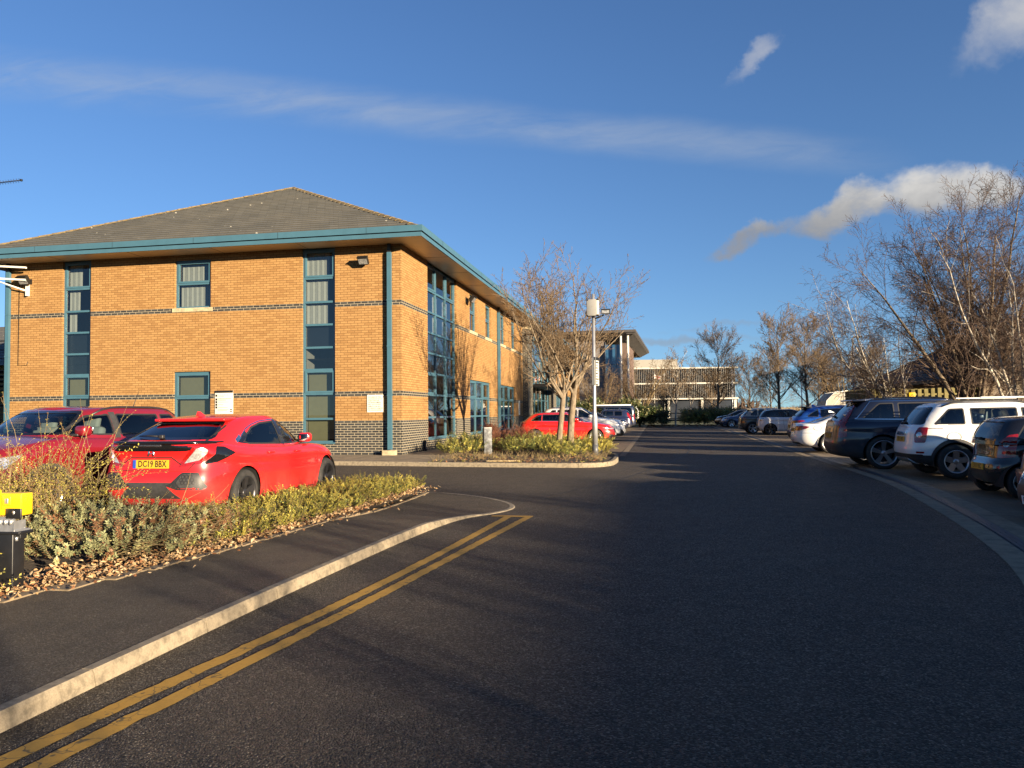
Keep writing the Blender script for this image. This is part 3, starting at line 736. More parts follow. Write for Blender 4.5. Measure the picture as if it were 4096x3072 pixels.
def farcar():
    S = tmpl(4.2, 1.78, 1.48, .86, .74, .315, hz=.80, cz=.98, bz=1.0, nose=1.05, ws=.95, tail=.1, slant=.45, pil=((-1.4, -.9, 1), (-.82, -.02, 0), (.06, 1.3, 0)), dp=.3, grw=.66)
    P = paint('paint_black', (.008, .008, .012), .1, .2, .22)
    S.update(name='parked_car', label='black hatchback furthest along the row, beyond the blue one with silver wheels', loc=(7.4, 70.0, 0), rz=180, paint=P, spokes=(6, .05, 0), handles=[(-.7, .88), (.25, .87)], plates=[(180, .42, 'BD65 OUT', False, 0)])
    hatch_front(S); doors(S, (-.9, .15), (.02, 0), (1.0, -.1)); make_car(S, 80)
def alto():
    P = paint('paint_black_small', (.006, .006, .007), 0, .3, .15)
    S = tmpl(3.5, 1.6, 1.44, .68, .46, .285, hz=.82, cz=.97, bz=.98, nose=.8, ws=.75, tail=.05, slant=.22, pil=((-1.38, -.78, 1), (-.70, .1, 1), (.18, 1.1, 0)), dp=.26, grw=.76, gbw=.92, nr=4.6, gnr=5.5)
    S.update(name='parked_car', label='small black hatchback with large red corner lights and plate LV11 VSC', loc=(7.52, 15.22, bay_z(7.5, 15.2)), rz=0, paint=P, spokes=(5, .07, 0),
        rp=[(0, -.10), (.15, -.02), (.35, 0), (.5, -.02), (.6, -.08), (.8, -.10), (1, -.12)],
        patches=mm([((38,), round_poly([(-.17, .69), (.14, .72), (.17, 1.12), (.06, 1.10), (-.06, .98), (-.12, .9)], .02), RED, 'tail_light', True, .014), ((38,), [(.01+.05*cos(i*pi/6), .93+.045*sin(i*pi/6)) for i in range(12)], CLR, 'tail_lamp', True, .018),
                 (0, trapz(-.3, .3, .42, .58, .0), BLK, 'plate_recess', False), (180, trapz(-.4, .4, .35, .5), BLK, 'grille', False), (180, trapz(.4, .7, .66, .8), CLR, 'headlight', True)]),
        strips=[(0, [(-.56, 1.0), (-.5, .71), (.5, .71), (.56, 1.0)], .010, M['well'], 'tailgate_gap', False)],
        handles=[(-.6, .86), (.3, .85)], wiper=(1.02, .05, -.28, .0), plates=[(0, .53, 'LV11 VSC', True, 0)])
    S['rw'] = (1.0, 1.36, .58, .50)
    doors(S, (-.74, .12), (.14, 0), (.95, -.08)); root, sh = make_car(S, 120)
    T = Matrix(((0, 0, -1, 0), (-1, 0, 0, 0), (0, 1, 0, 0), (0, 0, 0, 1))); mb = MB(); q, n = sh.hit(0, .28, .85, .012); T.translation = q; text_into(mb, 'Alto', T, .09, 0, ext=.002); mb.build('badge', M['chrome'], root)
def maroon():
    P = paint('paint_maroon', (.085, .022, .022), .1, .45, .4)
    S = tmpl(4.1, 1.72, 1.43, .8, .75, .30, hz=.76, cz=.94, bz=.95, nose=1.15, ws=.7, tail=.1, slant=.45, pil=((-1.4, -.85, 1), (-.78, 0, 1), (.08, 1.15, 0)), dp=.3, grw=.68)
    S.update(name='parked_car', label='faded maroon hatchback, only its rear corner and bumper in view beside the small black one', loc=(7.70, 12.85, bay_z(7.7, 12.8)), rz=0, paint=P, spokes=(6, .05, 0),
        patches=mm([((40,), trapz(-.2, .1, .72, .92), RED, 'tail_light', True, .008), (0, trapz(-.75, .75, .40, .58), 'cladding', 'bumper', False, .05)]), handles=[(-.6, .84)], plates=[(0, .74, 'EN51 KPD', True, 0)])
    S['patches'][1] = (0, trapz(-.8, .8, .38, .60), P, 'bumper', False, .06)
    doors(S, (-.82, .12), (.04, 0), (.95, -.1)); make_car(S, 100)
def lightblue():
    P = paint('paint_light_blue', (.16, .30, .46), .3, .2, .28)
    S = tmpl(3.95, 1.72, 1.48, .80, .62, .30, hz=.84, cz=1.0, bz=1.0, nose=1.0, ws=.8, tail=.1, slant=.35, pil=((-1.4, -.8, 1), (-.72, .05, 0), (.13, 1.2, 0)), dp=.3, grw=.68)
    S.update(name='parked_car', label='light blue hatchback facing the road, only its front corner in view', loc=(6.60, 10.6, bay_z(7.5, 10.6)), rz=180, paint=P, spokes=(6, .05, 0), handles=[(-.6, .9)], plates=[(180, .40, 'GU62 FWK', False, 0)])
    hatch_front(S, (.4, .8, .64, .82)); S['patches'] += mm([(180, trapz(-.62, .62, .30, .58, .06), BLK, 'bumper_grille', False, .008)])
    S['strips'] = [(180, [(-.55, z), (.55, z)], .02, M['chrome'] if z > .5 else M['cladding'], 'grille_bar', False) for z in (.34, .42, .50)]
    doors(S, (-.76, .12), (.09, 0), (.95, -.1)); make_car(S, 110)
def aclass():
    P = paint('paint_red', (.50, .012, .010), 0, .22, .25)
    S = tmpl(4.42, 1.80, 1.44, .87, .82, .325, hz=.76, cz=.96, bz=1.0, nose=1.3, ws=.85, tail=.12, slant=.55, pil=((-1.55, -1.1, 1), (-1.06, -.14, 1), (-.06, 1.2, 0)), dp=.32, grw=.66, nf=3.8)
    S.update(name='parked_car', label='red hatchback parked nose out behind the two slender tree trunks of the island bed', loc=(-3.92, 35.25, 0), rz=0, paint=P, spokes=(5, .05, .12),
        strips=[(90, [(-1.58, 1.06), (-1.35, 1.2), (-1.0, 1.335), (-.2, 1.365), (.25, 1.33), (1.05, 1.0), (-1.58, 1.04)], .018, M['chrome'], 'window_trim', True)],
        patches=mm([((140,), trapz(-.02, .24, .28, .42, .03), BLK, 'bumper_intake', True, .006), ((40,), round_poly([(-.30, .84), (.02, .84), (.26, .96), (-.02, .98), (-.3, .96)], .02), RED, 'tail_light', True, .008)]),
        handles=[(-.95, .86), (.02, .85)], plates=[(180, .42, 'WX70 DJU', False, 0), (0, .78, 'WX70 DJU', True, 0)])
    hatch_front(S, (.42, .8, .64, .70)); doors(S, (-1.1, .2), (-.1, 0), (.9, -.1)); make_car(S, 120)
def gla():
    P = paint('paint_white_crossover', (.75, .75, .73), 0, .2, .28)
    S = tmpl(4.42, 1.83, 1.66, .87, .82, .35, hz=.92, cz=1.1, bz=1.14, nose=1.25, ws=.8, tail=.10, slant=.45, pil=((-1.65, -1.15, 1), (-1.08, -.12, 1), (-.04, 1.3, 0)), dp=.34, grw=.70)
    S.update(name='parked_car', label='white crossover with chrome roof rails parked just beyond the red hatchback', loc=(-3.58, 38.2, 0), rz=0, paint=P, clad=.38, arch=.05, spokes=(5, .05, .12), rails=(-1.5, .6, M['chrome'], .04), handles=[(-.9, .98), (.1, .97)], plates=[(180, .5, 'OE21 LHB', False, 0)],
        patches=mm([((140,), round_poly([(0, .62), (.28, .42), (.2, .36), (0, .36)], .03), BLK, 'bumper_intake', True, .006)]))
    hatch_front(S, (.42, .8, .78, .86)); doors(S, (-1.12, .2), (-.08, 0), (.95, -.1)); make_car(S, 110)
def saloon():
    P = paint('paint_midnight', (.010, .014, .035), .3, .15, .22)
    S = tmpl(4.6, 1.82, 1.45, .9, .95, .33, hz=.76, cz=.95, bz=.98, nose=1.3, ws=.95, tail=.4, slant=.85, pil=((-1.35, -1.0, 1), (-.92, -.05, 1), (.03, 1.25, 0)), dp=.32, grw=.64)
    S.update(name='parked_car', label='midnight blue saloon with its nose just past the white crossover', loc=(-4.02, 55.0, 0), rz=0, paint=P, spokes=(6, .05, 0), handles=[(-.8, .86)], plates=[(180, .42, 'KP19 UEM', False, 0)])
    hatch_front(S); doors(S, (-.96, .2), (0, 0), (1, -.1)); make_car(S, 80)
def ix20():
    P = paint('paint_dark_blue', (.012, .018, .05), .2, .2, .25)
    S = tmpl(4.1, 1.77, 1.6, .8, .68, .31, hz=.9, cz=1.06, bz=1.05, nose=.95, ws=1.0, tail=.08, slant=.28, pil=((-1.3, -.72, 1), (-.64, .15, 0), (.22, 1.3, 0)), dp=.42, grw=.68)
    S.update(name='parked_car', label='dark blue tall hatchback showing red tail lights beside the camper van', loc=(-3.62, 58.9, 0), rz=180, paint=P, spokes=(6, .05, 0), handles=[(-.55, .95)], plates=[(0, .7, 'NV13 TGA', True, 0)],
        patches=mm([((48,), round_poly([(-.10, .80), (.04, .84), (.12, 1.12), (.12, 1.34), (.0, 1.34), (-.14, 1.05)], .03), RED, 'tail_light', True, .01), (0, trapz(-.7, .7, .3, .45), BLK, 'bumper_panel', False)]))
    doors(S, (-.68, .12), (.18, 0), (1.0, -.1)); make_car(S, 80)
def camper():
    P = paint('paint_van_blue', (.012, .02, .045), .2, .2, .25); Wt = simple('white_box', (.72, .72, .70), .4)
    S = tmpl(4.9, 1.9, 1.97, .9, .98, .345, hz=1.0, cz=1.22, bz=1.12, nose=.75, ws=.75, tail=.05, slant=.12, pil=((-2.15, -1.15, 1), (-1.05, .1, 1), (.22, 1.6, 0)), dp=.2, grw=.82, gbw=.95, gnr=7, gnr1=7, nr=7, head=.14, ws_=0)
    S.update(name='camper_van', cat='camper van', label='dark blue camper van with a white awning box and a white rear rack', loc=(-3.9, 65.9, 0), rz=180, paint=P, spokes=(5, .08, 0), handles=[(-.9, 1.0), (.4, 1.0)], plates=[(0, .62, 'CA57 VWN', True, 0)],
        patches=mm([((45,), round_poly([(-.06, .80), (.06, .80), (.06, 1.22), (-.06, 1.22)], .02), RED, 'tail_light', True, .012)]))
    doors(S, (-1.1, .0), (.16, 0), (1.4, -.1)); root, sh = make_car(S, 90)
    mb = MB(); mb.rbox((-.55, .76, 1.985), (1.5, .07, .055), .03); mb.build('awning_box', Wt, root)
    mb = MB()
    for sg in (-1, 1): mb.tube([(-2.48, sg*.42, .8), (-2.58, sg*.42, .85), (-2.60, sg*.42, 1.55), (-2.50, sg*.42, 1.7), (-2.38, sg*.42, 1.75)], .022, 6)
    for z in (.9, 1.08, 1.26, 1.44): mb.rbox((-2.64, 0, z), (.03, .6, .035), .02)
    mb.build('bike_rack', Wt, root)
def orlando():
    P = paint('paint_dark_red', (.20, .010, .018), .25, .2, .25)
    S = tmpl(4.65, 1.84, 1.60, .93, .96, .345, hz=.93, cz=1.12, bz=1.08, nose=1.2, ws=.72, tail=.08, slant=.38, pil=((-1.95, -1.2, 1), (-1.12, -.12, 1), (.02, 1.3, 0)), dp=.34, head=.10, grw=.74, gbw=.92)
    S.update(name='parked_car', label='dark red people carrier facing the camera with pale seat covers, left of the fastback', loc=(-9.06, 10.58, 0), rz=-90, paint=P, clad=.34, arch=.055, spokes=(5, .08, 0), seat_mat=M['seat_cover'], rails=(-1.75, .75, M['black_plastic'], .02), rail_in=.01,
        handles=[(-.85, .96), (.2, .95)], plates=[(180, .45, 'AJ62 NYM', False, 0)], aerial=(-1.5, .3, M['black_plastic']))
    S['patches'] = mm([(90, round_poly([(.01, 1.10), (-.11, 1.10), (-.11, 1.50), (.01, 1.50)], .01), CLD, 'door_pillar', True)])
    hatch_front(S, (.4, .8, .72, .90)); doors(S, (-1.16, .2), (-.04, 0), (1.0, -.12)); make_car(S, 140)
CARS = [civic, orlando, aclass, gla, saloon, ix20, camper, lightblue, maroon, alto, duster, xc90, coupe, qashqai, adam, kona, a3, farcar]
# ---------------------------------------------------------------- setting materials
def brick_mat(name, base_z=0.1, bands=True, dark_all=False):
    t = NT(name); o = t.pos(); s = t.n('ShaderNodeSeparateXYZ'); t.l(o, s.inputs[0])
    u = t.math('ADD', s.outputs[0], s.outputs[1]); zz = t.math('SUBTRACT', s.outputs[2], .1)
    cv = t.n('ShaderNodeCombineXYZ'); t.l(u, cv.inputs[0]); t.l(zz, cv.inputs[1])
    br = t.n('ShaderNodeTexBrick', offset=.5, squash=1); t.l(cv.outputs[0], br.inputs['Vector'])
    for k, v in dict(Scale=1, Mortar_Size=.0095, Mortar_Smooth=.12, Bias=-.1, Brick_Width=.24, Row_Height=.08).items(): br.inputs[k.replace('_', ' ')].default_value = v
    br.inputs['Color1'].default_value = (0, 0, 0, 1); br.inputs['Color2'].default_value = (1, 1, 1, 1); br.inputs['Mortar'].default_value = (.5, .5, .5, 1)
    big = t.noise(o, .55, 4); fine = t.noise(o, 40, 3)
    buff = t.ramp(br.outputs['Color'], [(0, (.235, .128, .046)), (.3, (.285, .165, .062)), (.75, (.32, .188, .073)), (1, (.255, .14, .052))])
    buff = t.mix(t.ramp(big, [(.35, .0), (.7, .28)]), buff, (.235, .13, .05))
    buff = t.mix(t.ramp(fine, [(.4, 0), (.75, .3)]), buff, (.17, .09, .034))
    buff = t.mix(br.outputs['Fac'], buff, (.135, .072, .026))
    blk = t.ramp(br.outputs['Color'], [(0, (.020, .021, .023)), (1, (.036, .038, .040))])
    blk = t.mix(br.outputs['Fac'], blk, (.27, .235, .165))
    if dark_all: c = blk
    else:
        z = s.outputs[2]; m = t.math('LESS_THAN', z, 1.22)
        if bands:
            for lo, hi in ((2.02, 2.18), (4.98, 5.14)):
                m = t.math('MAXIMUM', m, t.math('MULTIPLY', t.math('GREATER_THAN', z, lo), t.math('LESS_THAN', z, hi)))
        c = t.mix(m, buff, blk)
    t.col(c); t.set(Roughness=.85, Specular_IOR_Level=.25)
    h = t.math('ADD', t.math('SUBTRACT', 1, br.outputs['Fac']), t.math('MULTIPLY', fine, .35)); t.bump(h, .45, .006)
    return t.mat
def asphalt_mat(name, c0, c1, worn=.5, scale=70):
    t = NT(name); o = t.pos()
    ag = t.n('ShaderNodeTexVoronoi', i_Scale=scale); t.l(o, ag.inputs['Vector'])
    tone = t.n('ShaderNodeSeparateColor'); t.l(ag.outputs['Color'], tone.inputs[0])
    big = t.noise(o, .35, 5, .6); mid = t.noise(o, 3.5, 4)
    c = t.mix(tone.outputs[0], c0, c1)
    mp = t.n('ShaderNodeMapping'); mp.inputs['Scale'].default_value = (1.1, .07, 1); t.l(o, mp.inputs[0]); trk = t.noise(mp.outputs[0], 1.0, 3); c = t.mix(t.ramp(trk, [(.42, .35), (.6, 0)]), c, tuple(x*.55 for x in c1))
    c = t.mix(t.ramp(tone.outputs[1], [(.935, 0), (.96, 1)], 'LINEAR'), c, (.21, .18, .14))
    c = t.mix(t.math('MULTIPLY', t.ramp(big, [(.35, 0), (.7, 1)]), worn), c, tuple(x*1.5 for x in c1))
    c = t.mix(t.ramp(mid, [(.35, .35), (.6, 0)]), c, tuple(x*.6 for x in c0))
    st = t.noise(o, .9, 2); c = t.mix(t.ramp(st, [(.66, 0), (.74, .35)]), c, (.018, .018, .018))
    t.col(c); t.set(Roughness=t.ramp(tone.outputs[2], [(0, .42), (.5, .8), (1, .95)]), Specular_IOR_Level=.45)
    h = t.math('ADD', t.math('MULTIPLY', ag.outputs['Distance'], -.9), t.math('MULTIPLY', mid, .5)); t.bump(h, 1.0, .05)
    return t.mat
def concrete_mat(name, c=(.235, .195, .135), scale=16):
    t = NT(name); o = t.pos(); a = t.noise(o, scale, 6, .65); b = t.noise(o, 120, 2); d = t.noise(o, 1.3, 3)
    k = t.ramp(a, [(.36, tuple(x*.55 for x in c)), (.52, c), (.7, tuple(min(1, x*1.15) for x in c))])
    k = t.mix(t.ramp(b, [(.35, .35), (.6, 0)]), k, tuple(x*.45 for x in c)); k = t.mix(t.ramp(d, [(.45, 0), (.75, .4)]), k, tuple(x*.6 for x in c))
    t.col(k); t.set(Roughness=.9); t.bump(t.math('ADD', a, t.math('MULTIPLY', b, .5)), .4, .006); return t.mat
def paving_mat(name):
    t = NT(name); o = t.pos(); mp = t.n('ShaderNodeMapping'); t.l(o, mp.inputs[0])
    br = t.n('ShaderNodeTexBrick', offset=.5); t.l(mp.outputs[0], br.inputs['Vector'])
    for k, v in dict(Scale=1, Mortar_Size=.006, Mortar_Smooth=.2, Bias=0, Brick_Width=.21, Row_Height=.105).items(): br.inputs[k.replace('_', ' ')].default_value = v
    br.inputs['Color1'].default_value = (.13, .088, .048, 1); br.inputs['Color2'].default_value = (.19, .13, .072, 1); br.inputs['Mortar'].default_value = (.05, .045, .035, 1)
    n = t.noise(o, .8, 4); c = t.mix(t.ramp(n, [(.35, .45), (.65, 0)]), br.outputs['Color'], (.085, .062, .04))
    # bay lines every 2.4 m in darker blocks
    c = t.mix(t.ramp(t.noise(o, 60, 2), [(.4, .25), (.6, 0)]), c, (.1, .08, .05))
    t.col(c); t.set(Roughness=.88); t.bump(t.math('SUBTRACT', 1, br.outputs['Fac']), .5, .006); return t.mat
def line_mat():
    t = NT('yellow_road_paint'); o = t.pos(); a = t.noise(o, 26, 5, .7); b = t.noise(o, 140, 2)
    vo = t.n('ShaderNodeTexVoronoi', feature='DISTANCE_TO_EDGE', i_Scale=5.5); w = t.n('ShaderNodeVectorMath', operation='ADD')
    nz = t.n('ShaderNodeTexNoise', i_Scale=7.0); t.l(o, nz.inputs['Vector']); sc = t.n('ShaderNodeVectorMath', operation='SCALE', i_Scale=.3); t.l(nz.outputs['Color'], sc.inputs[0]); t.l(o, w.inputs[0]); t.l(sc.outputs[0], w.inputs[1]); t.l(w.outputs[0], vo.inputs['Vector'])
    c = t.mix(t.ramp(a, [(.3, 0), (.7, 1)]), (.37, .20, .022), (.46, .26, .032))
    c = t.mix(t.math('MULTIPLY', t.ramp(vo.outputs[0], [(.012, 1), (.03, 0)]), t.ramp(t.noise(o, 2.5, 2), [(.45, 0), (.6, 1)])), c, (.10, .07, .02))
    c = t.mix(t.ramp(a, [(.66, 0), (.72, 1)]), c, (.09, .075, .05)); c = t.mix(t.ramp(b, [(.3, .5), (.45, 0)]), c, (.25, .16, .03))
    t.col(c); t.set(Roughness=.7); t.bump(t.math('ADD', a, b), .35, .005); return t.mat
def roof_mat():
    t = NT('slate_tile'); o = t.pos(); s = t.n('ShaderNodeSeparateXYZ'); t.l(o, s.inputs[0])
    cv = t.n('ShaderNodeCombineXYZ'); t.l(t.math('ADD', s.outputs[0], s.outputs[1]), cv.inputs[0]); t.l(t.math('MULTIPLY', s.outputs[2], 2.17), cv.inputs[1])
    br = t.n('ShaderNodeTexBrick', offset=.5); t.l(cv.outputs[0], br.inputs['Vector'])
    for k, v in dict(Scale=1, Mortar_Size=.006, Brick_Width=.33, Row_Height=.33, Bias=0).items(): br.inputs[k.replace('_', ' ')].default_value = v
    br.inputs['Color1'].default_value = (.075, .076, .070, 1); br.inputs['Color2'].default_value = (.10, .101, .094, 1); br.inputs['Mortar'].default_value = (.03, .028, .025, 1)
    c = t.mix(t.ramp(t.noise(o, .7, 4), [(.4, 0), (.7, .5)]), br.outputs['Color'], (.125, .118, .10))
    vo = t.n('ShaderNodeTexVoronoi', i_Scale=2.2); t.l(o, vo.inputs['Vector']); sp = t.math('MULTIPLY', t.ramp(vo.outputs['Distance'], [(.07, 1), (.10, 0)]), t.ramp(t.noise(o, .9, 2), [(.42, 0), (.5, 1)]))
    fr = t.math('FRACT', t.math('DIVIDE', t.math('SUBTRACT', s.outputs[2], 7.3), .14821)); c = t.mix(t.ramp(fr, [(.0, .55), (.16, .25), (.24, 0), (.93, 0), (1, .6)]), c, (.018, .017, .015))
    c = t.mix(sp, c, (.42, .40, .34)); t.col(c); t.set(Roughness=.8); t.bump(t.noise(o, 30, 3), .3, .01); return t.mat
def lichen_mat():
    t = NT('lichen_tile'); o = t.pos(); t.col(t.ramp(t.noise(o, 9, 6, .7), [(.35, (.07, .06, .042)), (.5, (.15, .112, .052)), (.62, (.24, .165, .05)), (.75, (.2, .18, .135))])); t.set(Roughness=.9); return t.mat
def soil_mat():
    t = NT('soil'); o = t.pos(); t.col(t.ramp(t.noise(o, 14, 6, .7), [(.3, (.025, .018, .012)), (.55, (.07, .05, .032)), (.75, (.14, .10, .06))])); t.set(Roughness=.95); t.bump(t.noise(o, 25, 4), .8, .03); return t.mat
def mats_setting():
    M['brick'] = brick_mat('buff_brick'); M['brick_dark'] = brick_mat('dark_brick', dark_all=True)
    M['asphalt'] = asphalt_mat('asphalt', (.010, .0080, .0060), (.084, .062, .042), .4, 95)
    M['footpath'] = asphalt_mat('footpath_asphalt', (.018, .0135, .009), (.105, .080, .054), .5, 130)
    M['concrete'] = concrete_mat('kerb_concrete'); M['slab'] = concrete_mat('slab_concrete', (.25, .195, .125), 3)
    M['setts'] = concrete_mat('sett_concrete', (.21, .16, .10), 5)
    M['paving'] = paving_mat('block_paving'); M['yellow_line'] = line_mat(); M['rooftile'] = roof_mat(); M['lichen'] = lichen_mat(); M['soil'] = soil_mat()
    M['blue_metal'] = simple('blue_metal', (.042, .105, .145), .38, .0, .07, 3, coat=.15)
    M['soffit'] = simple('soffit_board', (.45, .36, .25), .4, 0, .06, 2)
    M['win_glass'] = glass('window_glass', (.62, .68, .68), 0, 1.35)
    M['blind'] = simple('blind_fabric', (.34, .33, .30), .9, 0, .05)
    M['blind_warm'] = simple('blind_warm', (.15, .135, .075), .9, 0, .06)
    M['room'] = simple('room_wall', (.16, .15, .13), .9, 0, .1)
    M['panel_dark'] = simple('spandrel_panel', (.012, .016, .022), .4, 0, .1)
    M['sill'] = concrete_mat('sill_stone', (.42, .35, .22), 6)
    M['lamp_black'] = simple('lamp_black', (.014, .014, .014), .4, .2, .2)
    M['white_paint'] = simple('white_paint', (.55, .54, .49), .45, 0, .06)
    M['galv'] = simple('galvanised', (.42, .43, .44), .42, .7, .15, 5)
    M['sign_white'] = simple('sign_white', (.55, .54, .47), .4, 0, .02)

# ---------------------------------------------------------------- ground
def poly_sheet(name, pts, z, mat, kind='structure'):
    bm = bmesh.new(); f = bm.faces.new([bm.verts.new((x, y, z)) for x, y in pts]); bmesh.ops.triangulate(bm, faces=[f])
    bmesh.ops.recalc_face_normals(bm, faces=bm.faces[:])
    if bm.faces[:] and bm.faces[:][0].normal.z < 0: bmesh.ops.reverse_faces(bm, faces=bm.faces[:])
    return tag(bm_obj(bm, name, mat, None, False), kind=kind)
def band(name, L, Rt, mat, z=None):
    mb = MB(); n = len(L)
    zz = z if callable(z) else (lambda i: z)
    mb.add([(x, y, zz(i)) for i, (x, y) in enumerate(L)]+[(x, y, zz(i)) for i, (x, y) in enumerate(Rt)], [(i, n+i, n+i+1, i+1) for i in range(n-1)])
    o = mb.build(name, mat); me = o.data
    if me.polygons[0].normal.z < 0: me.flip_normals()
    return tag(o, kind='structure')
def densify(P, step):
    out = []
    for a, b in zip(P, P[1:]):
        a, b = Vector(a), Vector(b); k = max(1, int((b-a).length/step))
        out += [tuple(a.lerp(b, i/k)) for i in range(k)]
    out.append(tuple(P[-1])); return out
def smooth_path(P, it=2):
    for _ in range(it):
        Q = [P[0]]
        for a, b in zip(P, P[1:]): Q += [tuple(Vector(a)*.75+Vector(b)*.25), tuple(Vector(a)*.25+Vector(b)*.75)]
        P = Q+[P[-1]]
    return P
def offset_path(P, d):
    out = []
    for i, p in enumerate(P):
        t = Vector(P[min(i+1, len(P)-1)])-Vector(P[max(i-1, 0)]); t = t.normalized() if t.length > 1e-9 else Vector((0, 1))
        out.append((p[0]-t.y*d, p[1]+t.x*d))
    return out
KERB = smooth_path([(-2.95, -12), (-2.92, 0), (-2.92, 4.4), (-2.83, 7.1), (-2.72, 9.0), (-2.55, 10.1), (-2.2, 10.6), (-2.02, 11.15), (-2.12, 11.7), (-2.45, 12.25), (-2.9, 12.75), (-3.5, 13.2), (-4.15, 13.42), (-4.5, 13.3)], 2)
BEDX = pchip([(-12, -4.9), (4.8, -4.74), (5.8, -4.38), (7.8, -4.12), (9.7, -4.0), (11.8, -3.93), (13.5, -4.0)])
def kerb_z(y): return .012+.075*min(1, max(0, (10.55-y)/1.5))
def kerb(name, path, zf, w=.095, seg=.915, inner=1):
    """a run of kerb stones along the road's edge; path = foot of the face"""
    P = densify(path, .12); d = [0]
    for a, b in zip(P, P[1:]): d.append(d[-1]+(Vector(b)-Vector(a)).length)
    B = offset_path(P, inner*w); F = offset_path(P, inner*.018); F2 = offset_path(P, inner*.03)
    mb = MB(); i = 0
    while i < len(P)-1:
        j = i
        while j < len(P)-1 and d[j]-d[i] < seg: j += 1
        ring = []
        for k in range(i, j+1):
            q = 0
            sh_ = .004 if k in (i, j) else 0
            t = (Vector(P[min(k+1, len(P)-1)])-Vector(P[max(k-1, 0)])).normalized()*(sh_*(1 if k == i else -1))
            z = zf(P[k][1]); e = min(.018, z*.4)
            ring.append([(P[k][0]+t.x, P[k][1]+t.y, -.02), (F[k][0]+t.x, F[k][1]+t.y, z-e), (F2[k][0]+t.x, F2[k][1]+t.y, z), (B[k][0]+t.x, B[k][1]+t.y, z), (B[k][0]+t.x, B[k][1]+t.y, -.02)])
        vs = [v for r_ in ring for v in r_]; n = len(ring)
        fs = [(a*5+k, a*5+k+1, (a+1)*5+k+1, (a+1)*5+k) for a in range(n-1) for k in range(4)]
        fs += [(0, 1, 2, 3, 4), tuple((n-1)*5+k for k in (4, 3, 2, 1, 0))]
        mb.add(vs, fs); i = j
    bm = bmesh.new(); o = mb.build(name, M['concrete']); bm.from_mesh(o.data); bmesh.ops.recalc_face_normals(bm, faces=bm.faces[:]); bm.to_mesh(o.data); bm.free()
    return tag(o, kind='structure')
RIGHT = smooth_path([(-4, -8), (-.8, -3), (1.2, 2.5), (2.2, 5), (3.07, 7.22), (3.62, 10), (3.98, 12.55), (4.3, 15), (4.42, 17), (4.55, 25), (4.75, 40), (5.0, 60), (5.2, 73)], 2)
ISL = smooth_path([(-34, 21.2), (-12, 20.6), (-8, 20.2), (-5, 19.75), (-2.4, 19.55), (-1.6, 19.62), (-1.2, 20.0), (-1.0, 20.8), (-1.02, 23.6), (-1.25, 24.6), (-2.2, 25.0), (-2.6, 26), (-2.7, 33.6)], 2)
def rough_edge(P, s=.004):
    r = random.Random(len(P)); return [(x+r.gauss(0, s), y+r.gauss(0, s)) for x, y in P]
